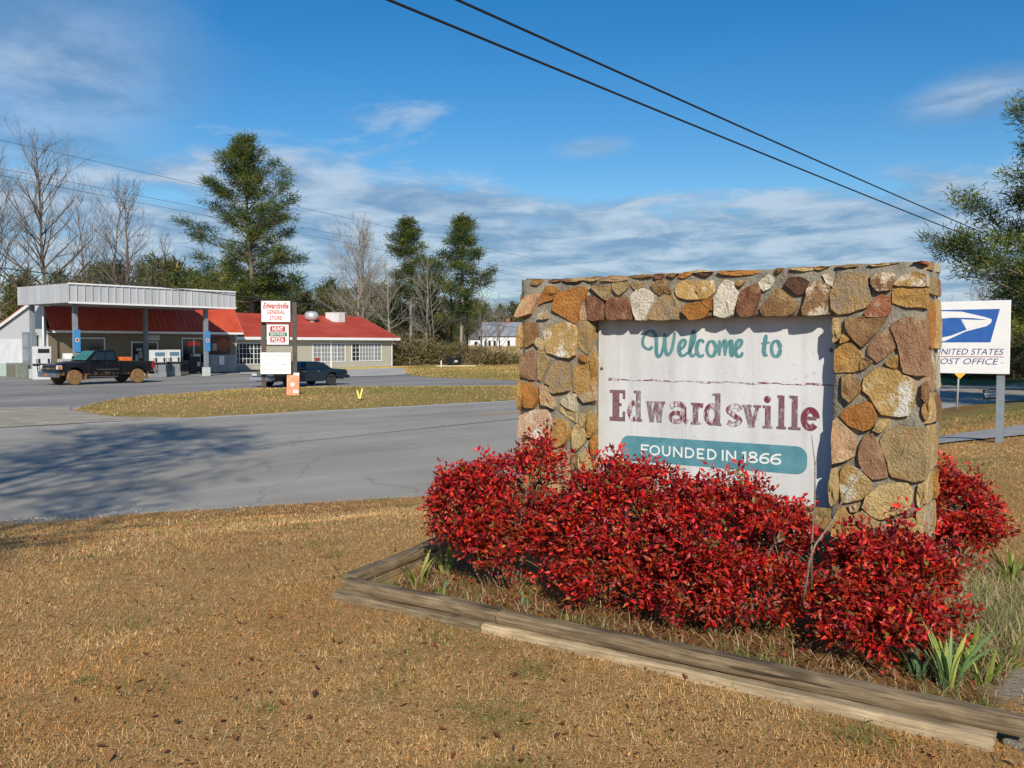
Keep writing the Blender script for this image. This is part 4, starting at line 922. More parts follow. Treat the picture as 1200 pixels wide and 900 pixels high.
# ================================================================ planting bed: timbers, shrubs, bulbs
def timber_mat(name, c1, c2, c3):
    m, nt, b = newmat(name); N = nt.nodes; L = nt.links
    tc = N.new('ShaderNodeTexCoord'); oi = N.new('ShaderNodeObjectInfo')
    mp = N.new('ShaderNodeMapping'); mp.inputs['Scale'].default_value = (2.6, 55, 55); L.new(tc.outputs['Object'], mp.inputs[0])
    cb = N.new('ShaderNodeCombineXYZ'); sc = N.new('ShaderNodeMath'); sc.operation = 'MULTIPLY'; sc.inputs[1].default_value = 40; L.new(oi.outputs['Random'], sc.inputs[0])
    for i in range(3): L.new(sc.outputs[0], cb.inputs[i])
    L.new(cb.outputs[0], mp.inputs['Location'])
    def nz(src, s, d=6, r=0.65):
        n = N.new('ShaderNodeTexNoise'); n.inputs['Scale'].default_value = s; n.inputs['Detail'].default_value = d; n.inputs['Roughness'].default_value = r; L.new(src, n.inputs[0]); return n.outputs[0]
    g = nz(mp.outputs[0], 1.6, 8, 0.7)
    r = N.new('ShaderNodeValToRGB'); e = r.color_ramp.elements; e[0].position = 0.36; e[0].color = (*c1, 1); e[1].position = 0.52; e[1].color = (*c2, 1)
    q = e.new(0.68); q.color = (*c3, 1); L.new(g, r.inputs[0])
    big = N.new('ShaderNodeMapRange'); big.inputs[1].default_value = 0.35; big.inputs[2].default_value = 0.7; big.inputs[3].default_value = 0.75; big.inputs[4].default_value = 1.15; L.new(nz(tc.outputs['Object'], 3.5, 4), big.inputs[0])
    ml = N.new('ShaderNodeMixRGB'); ml.blend_type = 'MULTIPLY'; ml.inputs[0].default_value = 1; L.new(r.outputs[0], ml.inputs[1]); L.new(big.outputs[0], ml.inputs[2])
    # long dark drying cracks
    cm = N.new('ShaderNodeMapping'); cm.inputs['Scale'].default_value = (0.7, 22, 22); L.new(tc.outputs['Object'], cm.inputs[0]); L.new(cb.outputs[0], cm.inputs['Location'])
    cr = N.new('ShaderNodeMapRange'); cr.inputs[1].default_value = 0.30; cr.inputs[2].default_value = 0.36; cr.inputs[3].default_value = 0.30; cr.inputs[4].default_value = 1; L.new(nz(cm.outputs[0], 1.0, 3), cr.inputs[0])
    m2 = N.new('ShaderNodeMixRGB'); m2.blend_type = 'MULTIPLY'; m2.inputs[0].default_value = 1; L.new(ml.outputs[0], m2.inputs[1]); L.new(cr.outputs[0], m2.inputs[2])
    L.new(m2.outputs[0], b.inputs['Base Color']); b.inputs['Roughness'].default_value = 0.85; b.inputs['Specular IOR Level'].default_value = 0.2
    bp = N.new('ShaderNodeBump'); bp.inputs['Strength'].default_value = 0.8; bp.inputs['Distance'].default_value = 0.006; L.new(g, bp.inputs['Height']); L.new(bp.outputs[0], b.inputs['Normal'])
    return m
M_TIMB = timber_mat('weathered_timber', (0.12, 0.088, 0.052), (0.24, 0.178, 0.105), (0.36, 0.28, 0.18))
M_TIMP = timber_mat('pale_timber', (0.26, 0.19, 0.11), (0.46, 0.35, 0.21), (0.60, 0.49, 0.33))
def timber(p0, p1, z0, hgt, wid, m, label, seed):
    """a landscape timber: two flat faces, rounded sides, a little crooked"""
    p0 = Vector((p0[0], p0[1], 0)); p1 = Vector((p1[0], p1[1], 0)); d = p1-p0; Ln = d.length
    prof = []
    for sgn in (1, -1):
        for k in range(7):
            a = R(-70+k*140/6) if sgn > 0 else R(110+k*140/6)
            prof.append((math.cos(a)*wid*0.18+sgn*wid*0.32, math.sin(a)/math.sin(R(70))*hgt/2))
    rr = random.Random(seed); ns = 26; V = []; Fc = []; m_ = len(prof); ph = rr.random()*6
    for i in range(ns+1):
        t = i/ns; bend = 0.010*math.sin(t*math.pi*1.5+ph)
        zz = hz(p0.x+d.x*t, p0.y+d.y*t) if z0 is None else 0
        for (a, b) in prof:
            j = mnoise.noise(Vector((t*Ln*5, a*20+seed, b*20)))*0.004 + mnoise.noise(Vector((t*Ln*22, a*40+seed, b*40)))*0.002
            V.append((t*Ln + (rr.uniform(-.006, .006) if i in (0, ns) else 0), a+bend+j*math.copysign(1, a), b+hgt/2+j+0.004*math.sin(t*7+ph)))
    for i in range(ns):
        for k in range(m_): Fc.append((i*m_+k, i*m_+(k+1) % m_, (i+1)*m_+(k+1) % m_, (i+1)*m_+k))
    Fc += [tuple(range(m_)), tuple(ns*m_+k for k in range(m_))[::-1]]
    o = pydata('landscape_timber', V, Fc, m)
    bm = bmesh.new(); bm.from_mesh(o.data); bmesh.ops.recalc_face_normals(bm, faces=bm.faces); bm.to_mesh(o.data); bm.free()
    o.data.polygons.foreach_set('use_smooth', [True]*len(o.data.polygons))
    try: o.data.set_sharp_from_angle(angle=R(50))
    except Exception: pass
    o.location = (p0.x, p0.y, z0); o.rotation_euler = (0, 0, math.atan2(d.y, d.x))
    return tag(o, label, 'timber', 'timbers edging the planting bed')
fdir = (BED_L-BED_R)/np.hypot(*(BED_L-BED_R)); fn = np.array([fdir[1], -fdir[0]]); fn = fn if fn[1] < 0 else -fn   # fn points towards the viewer
TH = 0.070; TW = 0.096
zb = 0.004
j_top = gp2(592, 728, 0.10); j_low = gp2(567, 733, 0.02)
def on_front(px, py, z):   # position along the front edge measured from the right corner
    q = np.array(gp2(px, py, z)); return float((q-BED_R)@fdir)
s_top = on_front(592, 716, 0.13); s_low = on_front(567, 735, 0.05)
lenF = float(np.hypot(*(BED_L-BED_R)))
fr = lambda s, off: tuple(BED_R+fdir*s+fn*off)
timber(fr(-0.02, 0.045), fr(s_low-0.006, 0.03), zb, TH, TW, M_TIMP, 'pale lower timber along the front of the bed, longer right-hand piece', 3)
timber(fr(s_low+0.006, 0.03), fr(lenF+0.03, 0.055), zb, TH, TW, M_TIMB, 'grey lower timber along the front of the bed, at its left end', 4)
timber(fr(-0.13, -0.018), fr(s_top-0.004, -0.014), zb+TH+0.003, TH, TW, M_TIMB, 'brown upper timber along the front of the bed, longer right-hand piece', 5)
timber(fr(s_top+0.004, -0.010), fr(lenF+0.02, -0.016), zb+TH+0.003, TH, TW, M_TIMB, 'grey upper timber with a split end at the left of the bed front', 6)
LD = np.array([0.50, 1.25]); LD /= np.hypot(*LD); lq = BED_L+fdir*0.02
timber(tuple(lq-LD*0.02+LD*0.10), tuple(lq+LD*1.75), zb+TH+0.004, TH, TW, M_TIMB, 'mossy grey timber on the left side of the bed', 7)
timber(tuple(lq+LD*0.09), tuple(lq+LD*1.70), zb, TH, TW, M_TIMB, 'lower timber under the mossy one on the left side of the bed', 8)
rq = BED_R+np.array([0.02, 0.02])
timber(tuple(rq+EN*0.10-EX*0.02), tuple(rq+EN*2.2-EX*0.02), -0.055, TH, 0.15, M_TIMB, 'grey timber on the right side of the bed, at the corner', 9)
timber(tuple(np.array(gp2(1150, 668))), tuple(np.array(gp2(1150, 668))+np.array([1.35, -0.20])), -0.02, TH, TW, M_TIMB, 'grey timber at the back right of the bed beyond the shrubs', 10)
# stone blocks beside the right corner
for (px, py, s, lb) in ((1192, 880, 0.085, 'small grey flat stone in front of the bed corner'),):
    q = gp2(px, py); mb = MB().box(-s, s, -s*0.8, s*0.8, -0.03, 0.045); o = mb.build('paving_stone', pmat('paver', (0.20,0.18,0.14), (0.32,0.29,0.23), 20, 0.9, 0.5), bevel=0.014)
    o.location = (q[0]+0.05, q[1], 0); o.rotation_euler = (0, 0, 0.5); tag(o, lb, 'stone')
# ---- litter and straw inside the bed
def bed_cover():
    rs = np.random.RandomState(17)
    def inbed(n, mrg=0.06):
        u = rs.rand(n); v = rs.rand(n); P = np.array(BED); p = (P[0]*(1-u)[:, None]+P[1]*u[:, None])*(1-v)[:, None]+(P[3]*(1-u)[:, None]+P[2]*u[:, None])*v[:, None]
        k = poly_sd(BED, p[:, 0], p[:, 1]) < -mrg; return p[k, 0], p[k, 1]
    x, y = inbed(26000)
    c = palette(rs, len(x), [(0.34,0.20,0.08),(0.46,0.32,0.16),(0.20,0.10,0.04),(0.52,0.42,0.25),(0.16,0.19,0.05)], [4, 4, 3, 3, 1.6])
    tag(blades('bed_straw', x, y, 0.05+0.07*rs.rand(len(x)), np.full(len(x), 0.0045), 1.15, c, rs=rs), 'dry straw and grass stems matted inside the planting bed', 'straw', kind='stuff')
    x, y = inbed(2600)
    c = palette(rs, len(x), [(0.30,0.13,0.045),(0.20,0.075,0.03),(0.38,0.19,0.07),(0.11,0.045,0.022),(0.33,0.03,0.025)], [4, 4, 3, 2.5, 2])
    leaf_scatter('bed_leaf_litter', x, y, 0.025+0.03*rs.rand(len(x)), c, 'brown and red dead leaves lying inside the planting bed', 19)
    # scruffy grass along the timbers and behind the right-hand shrub
    n = 2600; t = rs.rand(n)*lenF; off = -(0.10+np.abs(rs.randn(n))*0.10); P = BED_R+fdir*t[:, None]+fn*off[:, None]
    cl = wav(P[:, 0], P[:, 1], 6, 61) > 0.05; P = P[cl]; n = len(P)
    c = palette(rs, n, [(0.10,0.15,0.04),(0.16,0.21,0.06),(0.30,0.28,0.12)], [3, 3, 2])
    tag(blades('bed_edge_grass', P[:, 0], P[:, 1], 0.06+0.09*rs.rand(n), np.full(n, 0.004), 0.45, c, rs=rs), 'tufts of green grass behind the front timbers', 'grass', kind='stuff')
    n = 15000; q = np.array(gp2(1160, 735)); P = q+np.stack([rs.randn(n)*0.42, rs.randn(n)*0.42], -1)
    k = (poly_sd(BED, P[:, 0], P[:, 1]) < -0.05) & (P[:, 0] > 1.9); P = P[k]; n = len(P)
    c = palette(rs, n, [(0.42,0.36,0.18),(0.52,0.45,0.25),(0.20,0.23,0.07),(0.30,0.22,0.10)], [4, 3, 3, 2])
    tag(blades('rank_grass', P[:, 0], P[:, 1], 0.09+0.12*rs.rand(n), np.full(n, 0.0045), 1.0, c, rs=rs), 'rank pale grass behind the right-hand red shrub', 'grass', kind='stuff')
bed_cover()

# ---- red shrubs
M_LEAF = tintmat('red_shrub_leaf', 0.44, 0.38, 0.20)
M_STEM = pmat('shrub_stem', (0.13, 0.09, 0.055), (0.26, 0.19, 0.12), 18, 0.85, 0.4, 60)
def shrub(base, lobes, n_cl, label, seed, stem_n=26, green=0.04, bare=0.3):
    """lobes: ellipsoids (cx, cy, cz, rx, ry, rz) relative to the base; leaf sprays at twig ends through their outer volume"""
    rs = np.random.RandomState(seed); rr = random.Random(seed)
    root = empty('red_shrub', (base[0], base[1], hz(*base)), 0, label, 'shrub', 'red shrubs in front of the stone sign')
    vol = np.array([l[3]*l[4]*l[5] for l in lobes])**0.67; tips = []; dirs = []
    while len(tips) < n_cl:
        l = lobes[rs.choice(len(lobes), p=vol/vol.sum())]
        v = rs.randn(3); v /= np.linalg.norm(v); rad = (0.62+0.38*rs.rand()**0.55)
        lump = 1+0.24*mnoise.noise(Vector((v[0]*2.3+seed, v[1]*2.3, v[2]*2.3)))+0.16*mnoise.noise(Vector((v[0]*6+seed, v[1]*6, v[2]*6)))
        p = np.array(l[:3])+v*np.array(l[3:])*rad*lump
        if p[2] < 0.05: continue
        if p[2] < bare and rs.rand() < 0.55: continue
        if v[2] < -0.35 and rs.rand() < 0.6: continue
        # open pockets that let the dark inside show
        if mnoise.noise(Vector((p[0]*5.2+seed*3, p[1]*5.2, p[2]*5.2))) < -0.13: continue
        tips.append(p); d = v*0.75+np.array([0, 0, 0.55]); dirs.append(d/np.linalg.norm(d))
    # leader shoots that poke out of the outline
    for _ in range(int(n_cl*0.03)):
        i = rs.randint(len(tips)); l = lobes[rs.randint(len(lobes))]; v = rs.randn(3); v[2] = abs(v[2])+0.5; v /= np.linalg.norm(v); q = np.array(l[:3])+v*np.array(l[3:])
        for k in range(3): tips.append(q+v*np.array([0.6, 0.6, 1.0])*0.045*k*(0.7+0.6*rs.rand())+rs.randn(3)*0.008); dirs.append(v)
    tips = np.array(tips); dirs = np.array(dirs)
    # stems: a few canes from the base, twigs towards the sprays
    mb = MB(); canes = []
    for i in range(stem_n):
        t = tips[rr.randrange(len(tips))]*np.array([0.8, 0.8, 0.92]); b0 = np.array([t[0]*0.25+rr.uniform(-.05, .05), t[1]*0.25+rr.uniform(-.05, .05), 0.0])
        mid = b0*0.45+t*0.55+np.array([rr.uniform(-.05, .05), rr.uniform(-.05, .05), 0.05]); pts = [b0, b0*0.7+mid*0.3+np.array([rr.uniform(-.02, .02), rr.uniform(-.02, .02), 0.02]), mid, t]
        mb.tube([Vector(p) for p in pts], [0.0085, 0.007, 0.0055, 0.003], 5); canes.append(pts)
    for i in range(0, len(tips), 5):
        c = canes[rr.randrange(len(canes))]; a = c[2]*0.5+c[3]*0.5
        best = min(canes, key=lambda q: np.linalg.norm(q[2]-tips[i])); a = best[2]*0.6+best[3]*0.4
        mb.tube([Vector(a), Vector(a*0.5+tips[i]*0.5+np.array([0, 0, 0.02])), Vector(tips[i])], [0.0035, 0.0026, 0.0016], 4, cap=False)
    mb.build('stems', M_STEM, root, smooth=True)
    # leaves
    per = 22; n = len(tips)*per
    tp = np.repeat(tips, per, 0); dr = np.repeat(dirs, per, 0)
    off = rs.randn(n, 3)*np.array([0.025, 0.025, 0.020]); pos = tp+off
    ld = dr*0.35+rs.randn(n, 3)*0.62+off*17; ld[:, 2] += 0.02; ld /= np.linalg.norm(ld, axis=1)[:, None]
    up = rs.randn(n, 3)*0.7+np.array([0, -0.35, 0.9]); up -= ld*(up*ld).sum(1)[:, None]; up /= np.linalg.norm(up, axis=1)[:, None]
    sd = np.cross(ld, up)
    Ln = (0.023+0.025*rs.rand(n))[:, None]; Wd = Ln*(0.40+0.14*rs.rand(n))[:, None]
    droop = -up*Ln*0.16
    V = np.stack([pos, pos+ld*Ln*0.42+sd*Wd*0.5+up*Ln*0.05, pos+ld*Ln*0.46-up*Ln*0.02, pos+ld*Ln*0.42-sd*Wd*0.5+up*Ln*0.05, pos+ld*Ln+droop], 1).reshape(-1, 3)
    i0 = np.arange(n)[:, None]*5
    Fc = np.concatenate([i0+np.array([[0, 2, 1]]), i0+np.array([[0, 3, 2]]), i0+np.array([[1, 2, 4]]), i0+np.array([[2, 3, 4]])], 0)
    cols = palette(rs, n, [(0.46,0.013,0.014),(0.58,0.028,0.017),(0.26,0.008,0.011),(0.56,0.065,0.018),(0.11,0.007,0.009),(0.46,0.15,0.03),(0.14,0.13,0.022)], [32, 25, 24, 10, 15, 2.5, 100*green], 0.2)
    # sprays differ from each other, like the branches they sit on
    tint = 0.62+0.62*rs.rand(len(tips)); cols = cols*np.repeat(tint, per)[:, None]
    lowg = np.repeat((tips[:, 2] < 0.45) & (rs.rand(len(tips)) < 0.30), per); cols[lowg] = cols[lowg]*0.5+np.array([0.20, 0.05, 0.012])*0.5*(0.6+0.8*rs.rand(lowg.sum(), 1))
    o = npmesh('foliage', V, Fc, M_LEAF, root, col=np.repeat(cols, 5, 0)); o['kind'] = 'stuff'
    return root
shrub((-0.05, 6.05), [(0.02,0,0.50,0.38,0.34,0.34),(-0.20,-0.02,0.52,0.26,0.26,0.24),(0.20,0.10,0.72,0.20,0.20,0.20),(0.10,-0.05,0.26,0.36,0.30,0.22),(-0.32,0.0,0.58,0.13,0.12,0.11),(-0.26,-0.05,0.40,0.2,0.2,0.18)], 600, 'leftmost red shrub with bare stems showing low, by the left pillar', 101, 30, bare=0.28)
shrub((0.60, 5.62), [(0.0,0,0.48,0.37,0.36,0.33),(0.10,0.14,0.64,0.40,0.26,0.17),(-0.05,-0.12,0.19,0.36,0.28,0.20)], 660, 'red shrub below the left half of the white board', 102, 22, bare=0.15)
shrub((1.18, 5.22), [(0.03,0.0,0.42,0.42,0.36,0.30),(0.02,0.16,0.62,0.34,0.24,0.16),(0.16,-0.12,0.20,0.36,0.28,0.20),(-0.16,-0.10,0.20,0.26,0.26,0.20),(0.34,0.12,0.46,0.20,0.2,0.18)], 800, 'largest red shrub, below the right half of the white board', 103, 24, bare=0.12)
shrub((1.90, 4.84), [(0.0,0.0,0.34,0.33,0.30,0.24),(0.10,0.05,0.44,0.24,0.24,0.16),(-0.08,-0.22,0.15,0.27,0.24,0.16),(0.12,-0.20,0.16,0.22,0.22,0.15),(0.24,0.04,0.38,0.15,0.18,0.12)], 620, 'low red shrub at the front right, before the right pillar', 104, 22, green=0.05, bare=0.08)
shrub((3.04, 6.42), [(0.0,0,0.38,0.32,0.28,0.26),(-0.06,0,0.52,0.20,0.20,0.16),(0.06,-0.02,0.20,0.28,0.24,0.18)], 400, 'red shrub half hidden behind the right end of the stone sign', 105, 18)

# ---- two bare saplings leaning in front of the right pillar
M_TWIG = pmat('bare_twig', (0.15, 0.115, 0.08), (0.30, 0.24, 0.17), 25, 0.85, 0.4, 80)
def sapling(pix, r0, label):
    pts = []
    for (px, py, Y) in pix:
        a = (px-600)/1100; P = math.atan(46/1100); b = (450-py)/1100; dy = b*math.sin(P)+math.cos(P); dz = b*math.cos(P)-math.sin(P); t = Y/dy
        pts.append(Vector((a*t, Y, 1.6+dz*t)))
    o = MB(); n = len(pts); o.tube(pts, [r0*(1-0.7*i/(n-1)) for i in range(n)], 7)
    for i in range(1, n-1):   # buds and short spurs
        d = Vector((rnd.uniform(-1, 1), rnd.uniform(-1, 1), 0.8)).normalized(); o.tube([pts[i], pts[i]+d*0.03], [r0*0.4, r0*0.2], 5)
    root = o.build('bare_sapling', M_TWIG, smooth=True); return tag(root, label, 'sapling')
sapling([(951,690,4.80),(951,640,4.78),(955,585,4.71),(955,545,4.72),(951,510,4.74)], 0.0065, 'thin upright bare stem in front of the board by the right pillar')
sapling([(938,712,4.84),(944,690,4.76),(949,655,4.68),(956,637,4.65),(975,612,4.66),(990,580,4.68),(1005,556,4.70),(1017,540,4.72)], 0.0075, 'bare stem leaning right across the right pillar')

# ---- bulb plants with strap leaves
M_BULB = tintmat('bulb_leaf', 0.45, 0.45, 0.25)
def bulb(px, py, leaves, seed, label, cols, h=(0.12, 0.22), spread=0.8, r0=0.05):
    rr = random.Random(seed); q = gp2(px, py); root = empty('bulb_plant', (q[0], q[1], hz(*q)), 0, label, 'plant', 'green bulb plants in the bed')
    for i in range(leaves):
        a = rr.uniform(0, 6.28); ln = rr.uniform(*h)*1.3; w = rr.uniform(0.016, 0.027); le = rr.uniform(0.15, spread)
        ro = rr.uniform(0, r0); b0 = Vector((math.cos(a)*ro, math.sin(a)*ro, -0.01)); d = Vector((math.cos(a), math.sin(a), 0)); sd_ = Vector((-math.sin(a+0.4), math.cos(a+0.4), 0))
        V = []; Fc = []; ns = 6
        for k in range(ns+1):
            t = k/ns; ang = le*(0.35+1.0*t); p = b0+d*(ln*t*math.sin(ang*0.9))+Vector((0, 0, ln*t*math.cos(ang*0.85)))
            ww = w*(0.75+0.5*t)*(1-t**4*0.96)/2
            V += [p-sd_*ww, p-d*ww*0.35, p+sd_*ww]
        for k in range(ns):
            for c in (0, 1): Fc.append((k*3+c, k*3+c+1, k*3+c+4, k*3+c+3))
        o = pydata('leaf', V, Fc, M_BULB, root, smooth=True)
        at = o.data.color_attributes.new('tint', 'FLOAT_COLOR', 'POINT'); c0 = rr.choice(cols); f = rr.uniform(0.8, 1.25)
        for k, dd in enumerate(at.data): tt = (k//3)/ns; dd.color = (c0[0]*f*(1+0.35*tt), c0[1]*f*(1+0.15*tt), c0[2]*f, 1)
YG = [(0.22,0.30,0.06),(0.30,0.36,0.09),(0.16,0.24,0.05)]; BG = [(0.10,0.20,0.10),(0.15,0.27,0.10),(0.24,0.34,0.09)]
bulb(490, 690, 9, 1, 'yellow-green bulb leaves just inside the left corner of the bed', YG, (0.12, 0.20))
bulb(522, 676, 10, 2, 'yellow-green bulb leaves touching the leftmost red shrub', YG, (0.13, 0.22))
bulb(516, 702, 6, 12, 'short blue-green bulb shoots behind the left front timber', BG, (0.05, 0.08))
bulb(613, 716, 6, 13, 'short blue-green bulb shoots at the joint of the upper timbers', BG, (0.05, 0.08))
bulb(1080, 800, 14, 3, 'blue-green bulb leaves right below the low red shrub', BG, (0.11, 0.18))
bulb(1112, 812, 20, 4, 'largest clump of green bulb leaves behind the front timber', BG+YG, (0.14, 0.25))
bulb(1150, 806, 10, 5, 'short pale green bulb shoots right of the largest clump', YG, (0.08, 0.15))
bulb(1128, 790, 12, 16, 'green bulb leaves tucked behind the largest clump', BG+YG, (0.12, 0.2))
bulb(1178, 790, 8, 6, 'bulb leaves sprawling on the bare orange soil at the right', YG, (0.10, 0.16), 1.4)
bulb(1185, 690, 12, 7, 'green bulb leaves by the timber at the back right of the bed', YG, (0.14, 0.22))
# ================================================================ general store, canopy and forecourt
SA = R(52); SO = Vector((-27.1, 57.5, ROAD_Z)); SD = Vector((math.cos(SA), math.sin(SA), 0)); SN = Vector((-math.sin(SA), math.cos(SA), 0))
def sw(t, s, z=0.0): v = SO+SD*t+SN*s; return (v.x, v.y, v.z+z)
M_SIDING = None
def lap_mat(name, c1, c2, pitch):
    m, nt, b = newmat(name); N = nt.nodes; L = nt.links
    tc = N.new('ShaderNodeTexCoord'); sp = N.new('ShaderNodeSeparateXYZ'); L.new(tc.outputs['Object'], sp.inputs[0])
    f = N.new('ShaderNodeMath'); f.operation = 'MULTIPLY'; f.inputs[1].default_value = 1/pitch; L.new(sp.outputs[2], f.inputs[0])
    fr_ = N.new('ShaderNodeMath'); fr_.operation = 'FRACT'; L.new(f.outputs[0], fr_.inputs[0])
    n = N.new('ShaderNodeTexNoise'); n.inputs['Scale'].default_value = 1.3; n.inputs['Detail'].default_value = 6; L.new(tc.outputs['Object'], n.inputs[0])
    r = N.new('ShaderNodeValToRGB'); r.color_ramp.elements[0].color = (*c1, 1); r.color_ramp.elements[1].color = (*c2, 1); L.new(n.outputs[0], r.inputs[0])
    L.new(r.outputs[0], b.inputs['Base Color']); b.inputs['Roughness'].default_value = 0.6
    bp = N.new('ShaderNodeBump'); bp.inputs['Strength'].default_value = 0.7; bp.inputs['Distance'].default_value = 0.03; L.new(fr_.outputs[0], bp.inputs['Height']); L.new(bp.outputs[0], b.inputs['Normal'])
    return m
M_SIDING = lap_mat('beige_lap_siding', (0.42, 0.39, 0.31), (0.50, 0.47, 0.38), 0.13)
M_BLOCK = pmat('white_block_wall', (0.62, 0.63, 0.63), (0.74, 0.745, 0.74), 1.2, 0.7)
M_GABLE = pmat('grey_gable_board', (0.46, 0.47, 0.47), (0.56, 0.57, 0.57), 1.5, 0.6, stretch=(6, 6, 0.4))
M_REDROOF = pmat('red_metal_roof', (0.38, 0.045, 0.024), (0.48, 0.072, 0.036), 0.8, 0.62, stretch=(0.6, 1, 1))
M_ORROOF = pmat('orange_red_metal_roof', (0.44, 0.060, 0.026), (0.54, 0.09, 0.04), 0.8, 0.6)
M_WHITE = pmat('white_trim', (0.72, 0.72, 0.71), (0.80, 0.80, 0.79), 2, 0.5)
M_FASCIA = pmat('canopy_white_metal', (0.38, 0.395, 0.41), (0.48, 0.495, 0.51), 1.0, 0.55, stretch=(1, 1, 0.2))
M_SOFFIT = pmat('shaded_soffit', (0.24, 0.24, 0.235), (0.30, 0.30, 0.295), 2, 0.7)  # base colour darkened to deepen the shade under the canopy
M_POST = pmat('grey_blue_post', (0.17, 0.20, 0.23), (0.23, 0.26, 0.29), 4, 0.5)
M_GLASS = pmat('dark_window_glass', (0.018, 0.024, 0.030), rough=0.06, spec=0.8)
M_DARK = pmat('dark_interior', (0.02, 0.02, 0.022), rough=0.6)
M_SHADE = pmat('grey_blind', (0.20, 0.215, 0.215), (0.26, 0.28, 0.275), 6, 0.35, spec=0.6)
M_STEEL = pmat('galvanised_steel', (0.46, 0.47, 0.48), (0.58, 0.59, 0.60), 6, 0.4, metal=0.35)
M_YKERB = pmat('yellow_kerb_paint', (0.45, 0.31, 0.035), (0.58, 0.42, 0.06), 3, 0.7)
store = empty('store_building', sw(0, 0), SA, 'long beige country store with red metal roofs and white windows', 'building')
# main block: t 2.1..17, s 7..17 ; wing: t 17..36, s 8.5..18.3
T0, T1, S0 = 2.1, 17.0, 7.0; W1 = 36.0; WS = 8.5; EZ = 3.15; WZ = 2.78; RS = 13.4
MB().box(T0, T1, S0, S0+0.2, 0, 3.3).build('front_wall', lap_mat('shaded_tan_siding', (0.17, 0.14, 0.095), (0.22, 0.18, 0.125), 0.13), store)  # siding darker than its real tan: the canopy's shade is put into the colour
lw = MB().slab([(T0-0.002, S0, 0), (T0-0.002, 17, 0), (T0-0.002, 17, 2.6), (T0-0.002, S0, 2.6)], (-0.2, 0, 0)).build('end_wall', M_BLOCK, store)
MB().slab([(T0-0.004, S0, 2.6), (T0-0.004, 16.2, 2.6), (T0-0.004, 14.6, 3.0), (T0-0.004, 8.2, 5.3), (T0-0.004, 7.4, 4.9)], (-0.17, 0, 0)).build('gable', M_GABLE, store)
MB().slab([(T1+0.002, S0, 0), (T1+0.002, 17, 0), (T1+0.002, 17, 2.6), (T1+0.002, 8.2, 5.2), (T1+0.002, 7.5, 4.8), (T1+0.002, S0, 3.2)], (0.15, 0, 0)).build('end_wall', M_SIDING, store)
MB().box(T0, T1, 16.9, 17.05, 0, 2.6).build('back_wall', M_SIDING, store)
# front mansard: standing-seam sheets
def seam_roof(name, a, b, c, d, n, m, ribw=0.03, ribh=0.035, thick=0.06):
    """quad a-b (eave) c-d (ridge over b, a) with n ribs; sheet plus ribs as sub-parts"""
    a, b, c, d = map(Vector, (a, b, c, d)); nr = (b-a).cross(d-a).normalized(); nr = nr if nr.z > 0 else -nr
    sheet_ = MB().slab([a, b, c, d], -nr*thick).build(name, m, store)
    for i in range(n+1):
        t = i/n; p, q = a.lerp(b, t), d.lerp(c, t); e = (b-a).normalized()*ribw/2
        MB().slab([p-e, p+e, q+e, q-e], nr*ribh).build('roof_seam', m, sheet_)
    return sheet_
EAVE_S = S0-0.75
mans = seam_roof('mansard_roof', (T0-0.15, EAVE_S, EZ), (T1+0.15, EAVE_S, EZ), (T1+0.15, 7.6, 5.55), (T0-0.15, 7.6, 5.55), 36, M_ORROOF)
MB().slab([(T0-0.35, 7.5, 5.50), (T1+0.15, 7.5, 5.50), (T1+0.15, 17.5, 2.35), (T0-0.35, 17.5, 2.35)], (0, 0, 0.08)).build('rear_roof', M_REDROOF, store)
MB().slab([(T0-0.36, 7.5, 5.26), (T0-0.36, 17.5, 2.11), (T0-0.36, 17.5, 2.34), (T0-0.36, 7.5, 5.49)], (-0.03, 0, 0)).build('rake_board', M_WHITE, store)
MB().slab([(T1+0.16, EAVE_S, EZ-0.10), (T1+0.16, EAVE_S, EZ+0.05), (T1+0.16, 7.62, 5.58), (T1+0.16, 7.78, 5.40)], (0.03, 0, 0)).build('rake_board', M_WHITE, store)
MB().box(T0-0.15, T1+0.2, EAVE_S-0.05, EAVE_S-0.02, EZ-0.14, EZ+0.02).build('eave_board', M_WHITE, store)
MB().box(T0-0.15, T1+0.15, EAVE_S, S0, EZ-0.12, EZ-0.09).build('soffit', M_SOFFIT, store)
# wing
MB().box(T1+0.15, W1, WS, WS+0.2, 0, WZ).build('front_wall', M_SIDING, store)
MB().slab([(W1+0.002, WS, 0), (W1+0.002, WS+9.8, 0), (W1+0.002, WS+9.8, WZ-.05), (W1+0.002, WS+4.9, WZ+1.85), (W1+0.002, WS, WZ-.05)], (-0.2, 0, 0)).build('end_wall', M_SIDING, store)
MB().box(T1+0.15, W1, WS+9.6, WS+9.8, 0, WZ).build('back_wall', M_SIDING, store)
wr = MB().slab([(T1+0.05, WS-0.6, WZ), (W1+0.5, WS-0.6, WZ), (W1+0.5, WS+4.9, WZ+2.15), (T1+0.05, WS+4.9, WZ+2.15)], (0, 0, 0.09)).build('wing_roof', M_REDROOF, store)
MB().slab([(T1+0.05, WS+4.91, WZ+2.15), (W1+0.5, WS+4.91, WZ+2.15), (W1+0.5, WS+10.3, WZ), (T1+0.05, WS+10.3, WZ)], (0, 0, 0.09)).build('wing_roof', M_REDROOF, store)
MB().box(T1+0.2, W1+0.5, WS-0.66, WS-0.61, WZ-0.16, WZ+0.07).build('eave_board', M_WHITE, store)
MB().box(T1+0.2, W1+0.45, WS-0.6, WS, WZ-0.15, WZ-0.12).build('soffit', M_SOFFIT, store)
MB().slab([(W1+0.51, WS-0.6, WZ-0.12), (W1+0.51, WS-0.6, WZ+0.08), (W1+0.51, WS+4.9, WZ+2.23), (W1+0.51, WS+4.9, WZ+2.03)], (0.03, 0, 0)).build('rake_board', M_WHITE, store)
